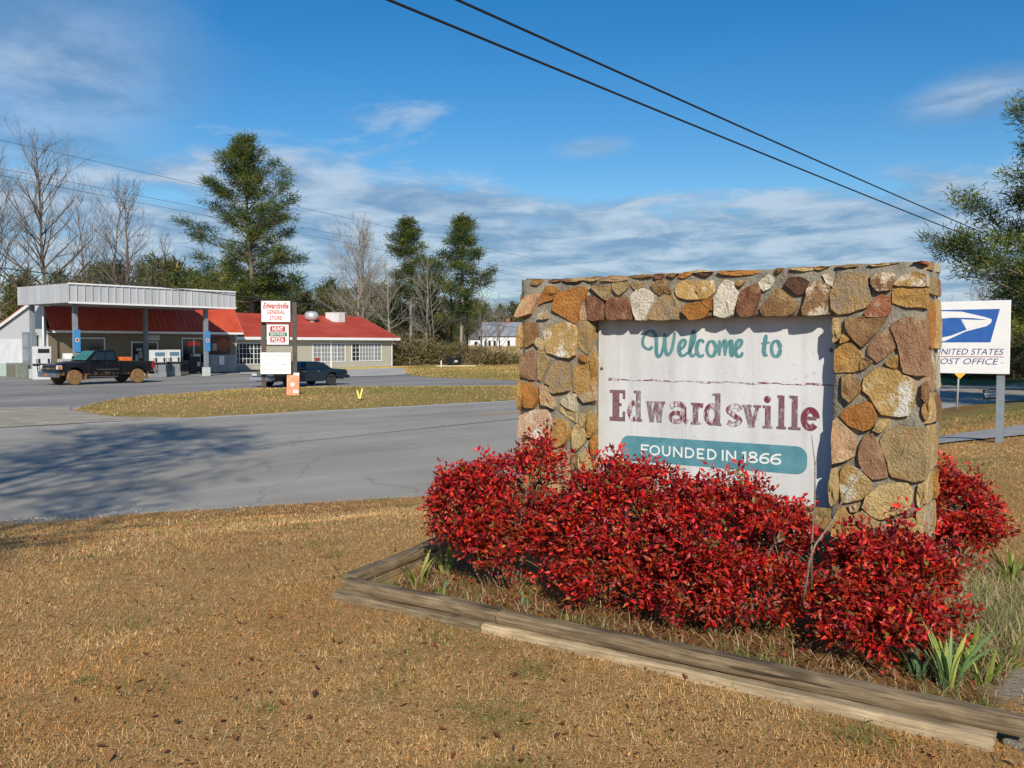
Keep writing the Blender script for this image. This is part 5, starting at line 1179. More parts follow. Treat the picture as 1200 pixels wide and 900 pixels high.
for t in (W1-0.06, T1+0.4): MB().box(t-0.05, t+0.05, WS-0.06, WS-0.003, 0, WZ-0.16).build('corner_trim', M_WHITE, store)
MB().box(28.2, 28.32, WS-0.09, WS-0.003, 0, WZ-0.16).build('downpipe', M_WHITE, store)
def window(t0, t1, z0, z1, s, cols, mats, grid):
    """cols: relative widths of the lights; grid: (columns, rows) of glazing bars per light"""
    f = MB(); w = 0.07
    f.box(t0-w, t1+w, s-0.05, s-0.004, z0-w, z0); f.box(t0-w, t1+w, s-0.05, s-0.004, z1, z1+w); f.box(t0-w, t0, s-0.05, s-0.004, z0, z1); f.box(t1, t1+w, s-0.05, s-0.004, z0, z1)
    tot = sum(cols); x = t0; cuts = []
    for i, c in enumerate(cols):
        a, b = x, x+(t1-t0)*c/tot; x = b; cuts.append((a, b))
        if i: f.box(a-0.035, a+0.035, s-0.045, s-0.004, z0, z1)
    fr_ = f.build('window', M_WHITE, store)
    for (a, b), m, g in zip(cuts, mats, grid):
        MB().box(a+0.03, b-0.03, s-0.018, s-0.003, z0+0.001, z1-0.001).build('pane', m, fr_)
        bar = MB()
        for k in range(1, g[0]): q = a+(b-a)*k/g[0]; bar.box(q-0.018, q+0.018, s-0.034, s-0.019, z0, z1)
        for k in range(1, g[1]): q = z0+(z1-z0)*k/g[1]; bar.box(a+0.035, b-0.035, s-0.036, s-0.021, q-0.016, q+0.016)
        if bar.v: bar.build('glazing_bars', M_WHITE, fr_)
for (a, b) in ((24.7, 29.1), (30.4, 35.0)):
    pass
def tx(px, s):      # store-frame t of a photo column on the wall plane s
    u = (px-600)/1100; n0 = SO+SN*s
    # (n0.x + SD.x t) = u (n0.y + SD.y t)
    return (u*n0.y-n0.x)/(SD.x-u*SD.y)
window(tx(367, WS), tx(404, WS), 0.72, 2.30, WS, (1, 2.05, 1), (M_SHADE, M_SHADE, M_SHADE), ((2, 4), (5, 4), (2, 4)))
window(tx(412.5, WS), tx(446.5, WS), 0.72, 2.30, WS, (1, 2.05, 1), (M_GLASS, M_SHADE, M_SHADE), ((2, 4), (5, 4), (2, 4)))
window(tx(271.5, WS), tx(305.5, WS), 0.62, 2.30, WS, (1, 2.05, 1), (M_GLASS, M_GLASS, M_GLASS), ((2, 4), (4, 4), (2, 4)))
pt = tx(369, WS)
MB().box(pt, pt+0.5, WS-0.062, WS-0.055, 0.78, 1.02).build('window_sign', pmat('red_sign', (0.35, 0.03, 0.02)), store)
# main front: big dark window, double glass door, second glass front
def dark_opening(p0, p1, z0, z1, name, mull=(), wdt=0.08):
    a, b = tx(p0, S0), tx(p1, S0); f = MB(); s = S0
    f.box(a-wdt, b+wdt, s-0.06, s-0.004, z1, z1+wdt); f.box(a-wdt, a, s-0.06, s-0.004, z0, z1); f.box(b, b+wdt, s-0.06, s-0.004, z0, z1)
    if z0 > 0.2: f.box(a-wdt, b+wdt, s-0.06, s-0.004, z0-wdt, z0)
    for q in mull: q = a+(b-a)*q; f.box(q-0.05, q+0.05, s-0.05, s-0.004, z0, z1)
    o = f.build(name, M_WHITE, store)
    ed = [0]+list(mull)+[1]
    for i in range(len(ed)-1): MB().box(a+(b-a)*ed[i]+0.052, a+(b-a)*ed[i+1]-0.052, s-0.02, s-0.003, z0, z1-0.001).build('pane', M_GLASS, o)
    return o, a, b
dark_opening(90, 122, 1.0, 2.62, 'window')
door, da, db = dark_opening(155, 184, 0.05, 2.35, 'door', (0.5,))
M_POSTER = pmat('faded_poster', (0.30, 0.33, 0.34), (0.50, 0.52, 0.50), 2.5, 0.6)
for (o1, o2, z0, z1) in ((0.12, 0.24, 0.9, 1.5), (0.26, 0.40, 1.2, 1.7), (0.60, 0.72, 1.0, 1.5), (0.76, 0.9, 1.15, 1.6), (0.15, 0.38, 1.75, 1.95)):
    MB().box(da+(db-da)*o1, da+(db-da)*o2, S0-0.032, S0-0.025, z0, z1).build('poster', M_POSTER, door)
MB().box(da+0.9, da+2.2, S0-0.05, S0-0.006, 2.52, 2.92).build('notice_board', pmat('pale_notice', (0.50, 0.50, 0.46), (0.60, 0.60, 0.56), 4, 0.6), store)
front2, fa, fb = dark_opening(214, 240, 0.05, 2.65, 'shopfront', (0.5,))
M_NEON = pmat('neon_red', (0.6, 0.02, 0.02), emit=(1.0, 0.05, 0.04), estr=0.35)
put_text('OPEN', M_NEON, store, (fa+0.95, S0-0.05, 2.28), (1, 0, 0), (0, 0, 1), width=1.0, height=0.34, name='neon_lettering')
# pizza poster on the wall
pa, pb = tx(247.5, S0), tx(269, S0)
ps = MB().box(pa, pb, S0-0.05, S0-0.003, 1.55, 2.85).build('wall_poster', pmat('poster_red', (0.085, 0.018, 0.014), (0.13, 0.03, 0.02), 2, 0.4), store)
pw = (pb-pa)
V = [(pa+pw*0.66, S0-0.056, 2.2)]+[(pa+pw*0.66+0.62*math.cos(k*math.pi/12)*min(1, pw/1.9), S0-0.056, 2.2+0.56*math.sin(k*math.pi/12)) for k in range(24)]
pydata('poster_pizza', V, [(0, 1+k, 1+(k+1) % 24) for k in range(24)], pmat('pizza_print', (0.34, 0.10, 0.03), (0.20, 0.03, 0.02), 6, 0.5), ps)
MB().box(pa+pw*0.06, pa+pw*0.30, S0-0.056, S0-0.052, 1.75, 2.3).build('poster_caption', pmat('poster_cream', (0.42, 0.36, 0.25)), ps)
# roof gear
rt = tx(368, WS+3.0)
vent = empty('roof_vent', sw(rt, WS+3.3, 4.05), SA, 'round silver vent on the ridge of the red wing roof', 'vent')
MB().cyl((0, 0, -0.1), (0, 0, 1), 0.28, 0.55, 16).build('neck', M_STEEL, vent, smooth=False)
MB().lathe([(0.30, 0.42), (0.60, 0.50), (0.66, 0.80), (0.60, 1.10), (0.35, 1.24), (0.0, 1.26)], n=24).build('hood', M_STEEL, vent, smooth=True)
ht = tx(395, WS+3.6)
hv = empty('rooftop_unit', sw(ht, WS+3.8, 4.3), SA, 'boxy white cooling unit standing on the red wing roof', 'cooling unit')
MB().box(-0.75, 0.75, -0.55, 0.55, -0.1, 0.95).build('cabinet', M_WHITE, hv, bevel=0.02)
for k in range(8): MB().box(-0.05+k*0.095, 0.0+k*0.095, -0.57, -0.552, 0.1, 0.85).build('louvre', M_STEEL, hv)
MB().box(-0.8, 0.8, -0.6, 0.6, 0.955, 1.0).build('lid', M_WHITE, hv)
# kerbs
kb = MB().box(tx(300, 6.6), W1+1.6, 6.75, 7.0, 0.0, 0.15).build('yellow_kerb', M_YKERB, bevel=0.02); kb.location = sw(0, 0); kb.rotation_euler = (0, 0, SA)
tag(kb, 'yellow painted kerb in front of the red-roofed wing', 'kerb')
wk = MB().box(tx(306, 7.1), W1+1.5, 7.02, WS-0.01, 0.0, 0.14).build('store_walkway', M_CONC); wk.location = sw(0, 0); wk.rotation_euler = (0, 0, SA); tag(wk, kind='structure')

# ---- canopy
can = empty('fuel_canopy', sw(0, 0), SA, 'flat white ribbed canopy on grey posts over the fuel pumps', 'canopy')
CW, CD, CB, CT = 12.0, 6.6, 4.78, 5.95
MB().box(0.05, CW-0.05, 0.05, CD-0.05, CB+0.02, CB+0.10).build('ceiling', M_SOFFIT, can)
MB().box(0.05, CW-0.05, 0.05, CD-0.05, CT-0.12, CT-0.05).build('deck', M_STEEL, can)
def fascia(n, along, fixed, side):
    L_ = CW if along == 'x' else CD; w = L_/n
    for i in range(n):
        a = i*w; b = a+w-0.035
        if along == 'x': p = MB().box(a+0.018, b+0.018, fixed, fixed+0.045, CB, CT)
        else: p = MB().box(fixed, fixed+0.045, a+0.018, b+0.018, CB, CT)
        p.build('fascia_panel', M_FASCIA, can)
    if along == 'x':
        for i in range(n+1): MB().box(max(0, i*w-0.02), min(L_, i*w+0.02)+0.001, fixed-0.075, fixed-0.001, CB+0.02, CT-0.04).build('fascia_rib', M_FASCIA, can)
        MB().box(-0.04, CW+0.04, fixed-0.10, fixed-0.076, CB-0.05, CB+0.06).build('edge_trim', M_WHITE, can); MB().box(-0.04, CW+0.04, fixed-0.10, fixed-0.076, CT-0.05, CT+0.04).build('edge_trim', M_WHITE, can)
fascia(24, 'x', 0.0, -1); fascia(14, 'y', -0.046, -1); fascia(14, 'y', CW+0.001, 1)
M_BLUE = pmat('blue_sign_face', (0.05, 0.22, 0.48), (0.07, 0.27, 0.55), 5, 0.4)
M_REDS = pmat('red_sign_face', (0.45, 0.03, 0.03), rough=0.4)
def post(t, s, blue):
    p = MB().box(t-0.13, t+0.13, s-0.13, s+0.13, 0, CB+0.01).build('post', M_POST, can, bevel=0.015)
    MB().box(t-0.20, t+0.20, s-0.20, s+0.20, 0.0, 0.62).build('post_guard', pmat('pale_guard', (0.45, 0.50, 0.50), (0.55, 0.6, 0.6), 4, 0.6), p)
    if blue:
        b = MB().box(t-0.18, t+0.24, s-0.17, s-0.135, 1.75, 3.15).build('post_sign', M_BLUE, p)
        V = [(t+0.03, s-0.176, 2.55)]+[(t+0.03+0.17*math.cos(k*math.pi/9), s-0.176, 2.55+0.19*math.sin(k*math.pi/9)) for k in range(18)]
post(0.9, 1.0, True); post(10.2, 0.9, True); post(0.55, 5.9, False); post(8.4, 5.6, False)
def round_mark(t, s, z, r, m, parent):
    V = [(t, s, z)]+[(t+r*math.cos(k*math.pi/9), s, z+r*math.sin(k*math.pi/9)) for k in range(18)]
    return pydata('round_emblem', V, [(0, 1+k, 1+(k+1) % 18) for k in range(18)], m, parent)
for t, s in ((0.9, 1.0), (10.2, 0.9)):
    round_mark(t+0.03, s-0.173, 2.5, 0.13, M_WHITE, can); round_mark(t+0.03, s-0.177, 2.5, 0.09, M_REDS, can)
# ---- fuel pumps
M_PUMP = pmat('pump_white', (0.58, 0.60, 0.60), (0.68, 0.69, 0.69), 3, 0.45); M_PUMPG = pmat('pump_grey', (0.22, 0.235, 0.25), (0.30, 0.31, 0.32), 3, 0.5); M_BLK = pmat('black_rubber', (0.018, 0.018, 0.02), rough=0.6)
def pump(t, s, label, tall=False, rz=0):
    h = 2.1 if tall else 1.85
    r = empty('fuel_pump', sw(t, s), SA+rz, label, 'fuel pump', 'fuel pumps under the canopy')
    MB().box(-0.48, 0.48, -0.28, 0.28, 0.0, 0.85).build('lower_cabinet', M_PUMP if tall else M_PUMPG, r, bevel=0.02)
    MB().box(-0.43, 0.43, -0.24, 0.24, 0.852, 1.0).build('waist', M_BLK, r)
    MB().box(-0.48, 0.48, -0.28, 0.28, 1.002, h).build('head', M_PUMP, r, bevel=0.02)
    MB().box(-0.36, 0.36, -0.292, -0.282, h-0.42, h-0.16).build('display', M_BLK if tall else pmat('pump_display', (0.10, 0.20, 0.26), rough=0.3), r)
    for sx in (-1, 1):
        MB().box(sx*0.30-0.06, sx*0.30+0.06, -0.31, -0.284, 1.05, 1.32).build('nozzle_holster', M_BLK, r)
        MB().tube([(sx*0.30, -0.31, 1.1), (sx*0.34, -0.45, 0.75), (sx*0.36, -0.42, 0.35), (sx*0.44, -0.34, 0.55), (sx*0.47, -0.30, 1.3)], 0.022, 6).build('hose', M_BLK, r, smooth=True)
    if tall:
        put_text('2', M_BLK, r, (-0.26, -0.2835, 0.62), (1, 0, 0), (0, 0, 1), height=0.26, width=0.17); put_text('2', M_BLK, r, (0.26, -0.2835, 0.58), (1, 0, 0), (0, 0, 1), height=0.2, width=0.14)
    return r
def spot(px, Z):     # store-frame (t, s) of photo column px at distance Z
    p = Vector(((px-600)/1100*Z, Z, 0))-Vector((SO.x, SO.y, 0)); return p.dot(SD), p.dot(SN)
pump(*spot(49, 59.5), 'tall white fuel pump marked with a 2, left of the pickup', True)
pump(*spot(185, 63.5), 'fuel pump right behind the tail of the pickup')
pump(*spot(202, 66.0), 'fuel pump second from the tail of the pickup, by the door')
# ---- things along the store front
fz = empty('ice_freezer', sw(tx(258, 6.4), 6.45), SA, 'wide pale ice freezer with glass doors below the red wall poster', 'freezer')
fw = (tx(274, 6.4)-tx(243, 6.4))/2
MB().box(-fw, fw, -0.4, 0.4, 0.05, 1.42).build('cabinet', pmat('freezer_grey', (0.24, 0.27, 0.27), (0.32, 0.35, 0.35), 3, 0.5), fz, bevel=0.03)
for k in range(3):
    MB().box(-fw+0.1+k*fw*0.64, -fw+0.1+k*fw*0.64+fw*0.56, -0.43, -0.402, 0.15, 1.3).build('door', M_SHADE, fz)
MB().box(-0.35, 0.1, -0.445, -0.431, 0.65, 1.35).build('notice', M_WHITE, fz)
def crate_goods(px, s, w, d, h, m, name, label, cat, shelf=0):
    t = tx(px, s); r = empty(name, sw(t, s), SA, label, cat)
    MB().box(-w/2, w/2, -d/2, d/2, 0.0, h).build('body', m, r, bevel=0.03)
    for k in range(shelf): MB().box(-w/2+0.05, w/2-0.05, -d/2-0.02, -d/2-0.002, h*(k+0.2)/shelf, h*(k+0.75)/shelf).build('front_panel', M_DARK, r)
    return r
crate_goods(224, 6.2, 0.7, 0.6, 1.3, M_BLK, 'newspaper_box', 'black newspaper box left of the blue post sign', 'newspaper box', 1)
crate_goods(215, 5.7, 0.55, 0.55, 1.05, pmat('bin_brown', (0.10, 0.08, 0.06)), 'rubbish_bin', 'dark rubbish bin by the glass shopfront', 'bin', 1)
crate_goods(229, 6.3, 0.6, 0.5, 1.5, M_PUMP, 'pay_phone_stand', 'white stand against the shopfront right of the newspaper box', 'stand', 2)
crate_goods(238, 6.2, 0.7, 0.5, 0.85, pmat('crate_red', (0.16, 0.03, 0.03)), 'goods_crate', 'dark red goods crate beside the shopfront door', 'crate')
crate_goods(81, 5.9, 1.3, 0.7, 1.25, M_STEEL, 'ice_chest', 'silver chest behind the pickup bonnet by the left post', 'chest', 2)
crate_goods(88, 6.4, 1.5, 0.5, 1.62, M_WHITE, 'vending_box', 'white vending box behind the silver chest', 'vending machine', 1)
# ---- plant beside the left end wall
gl = spot(8, 61.0); 
def side_box(px, Z, w, d, h, m, name, label, cat, grid=0, m2=None):
    q = spot(px, Z); r = empty(name, sw(*q), SA+R(90), label, cat)
    MB().box(-w/2, w/2, -d/2, d/2, 0, h).build('casing', m, r, bevel=0.02)
    for k in range(grid): MB().box(-w/2+0.08+k*(w-0.1)/grid, -w/2+k*(w-0.1)/grid+(w-0.1)/grid, d/2+0.002, d/2+0.02, 0.1, h-0.1).build('grille', m2 or M_STEEL, r)
    return r
M_GRN = pmat('cooling_unit_green', (0.17, 0.20, 0.17), (0.23, 0.26, 0.22), 4, 0.5); M_GRNL = pmat('grille_olive', (0.13, 0.13, 0.09), (0.19, 0.18, 0.13), 30, 0.6)
side_box(20, 63.0, 1.45, 0.8, 0.98, M_GRN, 'cooling_unit', 'green-grey air conditioning unit with two grilles by the white end wall', 'cooling unit', 2, M_GRNL)
side_box(3, 66.0, 0.8, 0.7, 0.9, pmat('pale_green_box', (0.34, 0.42, 0.40), (0.42, 0.50, 0.48), 4, 0.5), 'utility_box', 'pale green utility box at the left edge beside the end wall', 'utility box', 1, M_GRN)
dt = spot(35, 63.6)
r = empty('steel_cabinet', sw(*dt), SA+R(90), 'tall grey steel cabinet with shelves against the white end wall', 'cabinet')
MB().box(-0.42, 0.42, -0.3, 0.3, 0, 3.05).build('casing', M_POST, r, bevel=0.02)
for k in range(3): MB().box(-0.34, 0.34, 0.302, 0.32, 0.15+k*0.95, 0.95+k*0.95).build('panel', pmat('cabinet_panel', (0.25, 0.28, 0.31), (0.32, 0.35, 0.37), 4, 0.5), r)
pp = spot(51.5, 61.5)
dp = MB().tube([(0, 0, 0), (0, 0, CB-0.05), (0.3, 0.3, CB+0.0)], 0.06, 10).build('drain_pipe', M_WHITE, smooth=True); dp.location = sw(*pp); tag(dp, 'thin white drain pipe running down behind the tall white pump', 'pipe')
# ================================================================ vehicles
M_TYRE = pmat('tyre', (0.022, 0.022, 0.022), (0.04, 0.04, 0.04), 20, 0.85)
M_MUDT = pmat('muddy_tyre', (0.13, 0.075, 0.03), (0.27, 0.155, 0.065), 9, 0.95, 0.5, 40)
M_MUDR = pmat('muddy_rim', (0.33, 0.17, 0.05), (0.22, 0.10, 0.03), 10, 0.8)
M_CHROME = pmat('chrome', (0.62, 0.63, 0.65), rough=0.14, metal=1.0)
M_CGLASS = pmat('car_glass', (0.016, 0.022, 0.024), rough=0.05, spec=0.9)
M_GGLASS = pmat('green_windscreen', (0.05, 0.17, 0.12), (0.08, 0.22, 0.16), 3, 0.08, spec=0.9)
M_LAMP = pmat('lamp_lens', (0.62, 0.62, 0.60), rough=0.15, spec=0.9); M_TAIL = pmat('tail_lens', (0.30, 0.012, 0.012), rough=0.2); M_AMBER = pmat('amber_lens', (0.55, 0.16, 0.03), rough=0.2)
def muddy_paint(name, c, mud, zlo, zhi):
    m, nt, b = newmat(name); N = nt.nodes; L = nt.links
    tc = N.new('ShaderNodeTexCoord'); sp = N.new('ShaderNodeSeparateXYZ'); L.new(tc.outputs['Object'], sp.inputs[0])
    n = N.new('ShaderNodeTexNoise'); n.inputs['Scale'].default_value = 5; n.inputs['Detail'].default_value = 7; L.new(tc.outputs['Object'], n.inputs[0])
    ad = N.new('ShaderNodeMath'); ad.operation = 'MULTIPLY_ADD'; L.new(n.outputs[0], ad.inputs[0]); ad.inputs[1].default_value = -0.9; L.new(sp.outputs[2], ad.inputs[2])
    mr = N.new('ShaderNodeMapRange'); mr.inputs[1].default_value = zlo-0.45; mr.inputs[2].default_value = zhi-0.45; mr.inputs[3].default_value = 0.85; mr.inputs[4].default_value = 0; L.new(ad.outputs[0], mr.inputs[0])
    mx = N.new('ShaderNodeMixRGB'); L.new(mr.outputs[0], mx.inputs[0]); mx.inputs[1].default_value = (*c, 1); mx.inputs[2].default_value = (*mud, 1); L.new(mx.outputs[0], b.inputs['Base Color'])
    rr = N.new('ShaderNodeMapRange'); rr.inputs[3].default_value = 0.28; rr.inputs[4].default_value = 0.9; L.new(mr.outputs[0], rr.inputs[0]); L.new(rr.outputs[0], b.inputs['Roughness'])
    b.inputs['Coat Weight'].default_value = 0.3; return m
def arc_xz(cx, cz, r, a0, a1, n=9): return [(cx+r*math.cos(R(a0+(a1-a0)*i/n)), cz+r*math.sin(R(a0+(a1-a0)*i/n))) for i in range(n+1)]
def side_body(name, prof, w, m, parent, rnd_=0.05, ins=0.04, y0=None, taper=None):
    """side outline (x,z) swept across the width with softened edges; taper(x,z)->half width factor"""
    n = len(prof); P = [Vector(p) for p in prof]
    ar = sum(P[i].x*P[(i+1) % n].y-P[(i+1) % n].x*P[i].y for i in range(n))
    if ar < 0: P.reverse()
    In = []
    for i in range(n):
        a = (P[i]-P[i-1]).normalized(); b = (P[(i+1) % n]-P[i]).normalized(); nn = Vector((-(a.y+b.y), a.x+b.x)); nn = nn.normalized() if nn.length > 1e-6 else Vector((-a.y, a.x)); In.append(P[i]+nn*ins)
    lo, hi = (-w, w) if y0 is None else y0
    V = []; loops = [(In, lo), (P, lo+rnd_), (P, hi-rnd_), (In, hi)]
    for Q, y in loops:
        for q in Q:
            f = taper(q.x, q.y) if taper else 1.0; V.append((q.x, y*f, q.y))
    Fc = []
    for r in range(3):
        for i in range(n): Fc.append((r*n+i, r*n+(i+1) % n, (r+1)*n+(i+1) % n, (r+1)*n+i))
    Fc += [tuple(range(n))[::-1], tuple(3*n+i for i in range(n))]
    o = pydata(name, V, Fc, m, parent); bm = bmesh.new(); bm.from_mesh(o.data); bmesh.ops.triangulate(bm, faces=[f for f in bm.faces if len(f.verts) > 4]); bmesh.ops.recalc_face_normals(bm, faces=bm.faces); bm.to_mesh(o.data); bm.free()
    o.data.polygons.foreach_set('use_smooth', [True]*len(o.data.polygons))
    try: o.data.set_sharp_from_angle(angle=R(32))
    except Exception: pass
    return o
def wheel(parent, x, y, r, wd, mt, mr_, spokes=6):
    s = 1 if y > 0 else -1
    t = MB().lathe([(r*0.62, -wd/2), (r*0.93, -wd/2), (r, -wd*0.32), (r, wd*0.32), (r*0.93, wd/2), (r*0.62, wd/2)], n=28, axis='y').build('wheel', mt, parent, smooth=False); t.location = (x, y, r)
    rim = MB().lathe([(0.02, wd*0.30*s), (r*0.30, wd*0.36*s), (r*0.36, wd*0.22*s), (r*0.56, wd*0.25*s), (r*0.63, wd*0.47*s), (r*0.66, wd*0.40*s)], n=24, axis='y').build('rim', mr_, t, smooth=True)
    for k in range(spokes):
        a = 2*math.pi*(k+0.5)/spokes; MB().cyl((math.cos(a)*r*0.46, wd*0.24*s, math.sin(a)*r*0.46), (0, s, 0), r*0.085, 0.03, 8).build('rim_hole', M_BLK, t)
        a = 2*math.pi*k/spokes; c, q = math.cos(a), math.sin(a)
        MB().slab([(c*r*.16-q*.03, wd*.40*s, q*r*.16+c*.03), (c*r*.16+q*.03, wd*.40*s, q*r*.16-c*.03), (c*r*.58+q*.02, wd*.36*s, q*r*.58-c*.02), (c*r*.58-q*.02, wd*.36*s, q*r*.58+c*.02)], (0, -0.03*s, 0)).build('spoke', mr_, t)
    return t
def win_quad(name, pts, m, parent, off): return pydata(name, pts, [tuple(range(len(pts)))], m, parent)
def pickup():
    r = empty('pickup_truck', (-23.45, 53.25, ROAD_Z), SA+math.pi, 'black pickup truck with orange mud on its wheels and sills', 'pickup truck')
    mp = muddy_paint('black_muddy_paint', (0.006, 0.006, 0.008), (0.30, 0.15, 0.05), 0.38, 0.62)
    fx, rx, wr = 1.86, -1.84, 0.41
    cab = [(-0.72, 0.52), (-0.72, 1.30), (0.95, 1.32), (1.22, 1.28), (2.45, 1.18), (2.72, 1.08), (2.80, 0.95), (2.80, 0.60), (2.62, 0.50)] + arc_xz(fx, wr, 0.53, 12, 168, 10) + [(1.20, 0.50), (0.2, 0.50)]
    side_body('body', cab, 0.98, mp, r, 0.09, 0.05, taper=lambda x, z: 1.0-0.05*max(0, (x-2.0)/0.8))
    bed = [(-2.82, 0.62), (-2.84, 1.26), (-0.76, 1.30), (-0.76, 0.52), (-1.25, 0.52)] + arc_xz(rx, wr, 0.53, 12, 168, 10) + [(-2.45, 0.58)]
    for lo, hi in ((0.80, 0.98), (-0.98, -0.80)): side_body('bed_side', bed, 0.98, mp, r, 0.05, 0.03, (lo, hi))
    MB().box(-2.84, -2.76, -0.80, 0.80, 0.66, 1.24).build('tailgate', mp, r); MB().box(-2.75, -0.77, -0.79, 0.79, 0.66, 0.74).build('bed_floor', M_BLK, r)
    MB().box(-2.96, -2.85, -0.95, 0.95, 0.50, 0.68).build('rear_bumper', M_CHROME, r, bevel=0.02)
    g = lambda x, z: 0.93-0.17*max(0, (z-1.28)/0.6)
    top = [(-0.66, 1.28), (-0.60, 1.80), (-0.48, 1.90), (0.30, 1.915), (0.52, 1.87), (1.16, 1.29)]
    side_body('cab_roof', top, 1.0, mp, r, 0.05, 0.035, (-0.97, 0.97), taper=g)
    for s in (1, -1):
        yb = lambda z: s*(0.955*(0.93-0.17*max(0, (z-1.28)/0.6))+0.034)
        q = lambda x, z: (x, yb(z), z)
        win_quad('side_window', [q(-0.52, 1.36), q(0.02, 1.36), q(0.02, 1.79), q(-0.48, 1.79)], M_CGLASS, r, 0); win_quad('side_window', [q(0.08, 1.36), q(0.98, 1.36), q(0.52, 1.79), q(0.08, 1.79)], M_CGLASS, r, 0)
        mir = MB().box(0.78, 0.92, s*1.16-0.11, s*1.16+0.11, 1.34, 1.55).build('mirror', M_BLK, r, bevel=0.03); MB().box(0.80, 0.88, min(s*0.9, s*1.06), max(s*0.9, s*1.06), 1.36, 1.42).build('mirror_arm', M_BLK, mir)
        MB().box(2.56, 2.825, s*0.90-0.10, s*0.90+0.06, 0.86, 1.08).build('headlight', M_LAMP, r, bevel=0.02)
        MB().box(2.62, 2.80, s*0.945-0.03, s*0.945+0.035, 0.88, 1.04).build('indicator', M_AMBER, r, bevel=0.01)
        MB().box(-2.87, -2.70, s*0.93-0.08, s*0.93+0.06, 0.86, 1.24).build('tail_light', M_TAIL, r, bevel=0.015)
        MB().box(-0.05, 0.10, s*0.985-0.012, s*0.985+0.012, 1.14, 1.19).build('door_handle', M_BLK, r); MB().box(-0.64, 0.64, s*0.975-0.014, s*0.975+0.014, 0.80, 0.86).build('side_moulding', pmat('moulding', (0.05, 0.045, 0.04), rough=0.5), r)
        for x in (-0.70, 0.05, 1.12): MB().box(x-0.010, x+0.010, s*0.982-0.004, s*0.982+0.004, 0.60, 1.27).build('panel_gap', M_BLK, r)
        MB().box(-0.6, 1.1, s*0.93-0.05, s*0.93+0.05, 0.40, 0.46).build('step_bar', M_CHROME, r, bevel=0.015)
        wheel(r, fx, s*0.86, wr, 0.26, M_MUDT, M_MUDR); wheel(r, rx, s*0.86, wr, 0.26, M_MUDT, M_MUDR)
        for x in (fx-0.62, rx-0.60): MB().box(x-0.02, x+0.02, s*0.86-0.14, s*0.86+0.14, 0.25, 0.62).build('mud_flap', M_MUDT, r)
    win_quad('windscreen', [(1.13, -0.80, 1.335), (1.13, 0.80, 1.335), (0.56, 0.66, 1.83), (0.56, -0.66, 1.83)], M_GGLASS, r, 0).location = (0.022, 0, 0.022)
    win_quad('rear_window', [(-0.685, 0.7, 1.38), (-0.685, -0.7, 1.38), (-0.625, -0.62, 1.78), (-0.625, 0.62, 1.78)], M_CGLASS, r, 0).location = (-0.01, 0, 0)
    gr = MB().box(2.78, 2.84, -0.72, 0.72, 0.74, 1.06).build('grille', M_BLK, r, bevel=0.02); MB().box(2.842, 2.86, -0.74, 0.74, 0.885, 0.925).build('grille_bar', M_CHROME, gr); MB().box(2.862, 2.872, -0.11, 0.11, 0.865, 0.945).build('emblem', pmat('gold_emblem', (0.45, 0.32, 0.08), rough=0.3, metal=0.6), gr)
    MB().box(2.70, 2.98, -0.98, 0.98, 0.44, 0.70).build('front_bumper', M_CHROME, r, bevel=0.05); MB().box(2.985, 2.995, -0.16, 0.16, 0.50, 0.62).build('number_plate', pmat('orange_plate', (0.40, 0.16, 0.06), rough=0.5), r)
    MB().box(-2.2, 2.5, -0.5, 0.5, 0.32, 0.5).build('chassis', M_BLK, r)
    t = MB().box(-1.62, -0.92, -0.70, 0.72, 0.745, 1.50).build('load_box', pmat('orange_plastic', (0.62, 0.13, 0.02), (0.70, 0.17, 0.03), 3, 0.5), bevel=0.04); t.location = r.location; t.rotation_euler = r.rotation_euler
    tag(t, 'bright orange box riding in the bed of the pickup', 'box')
pickup()
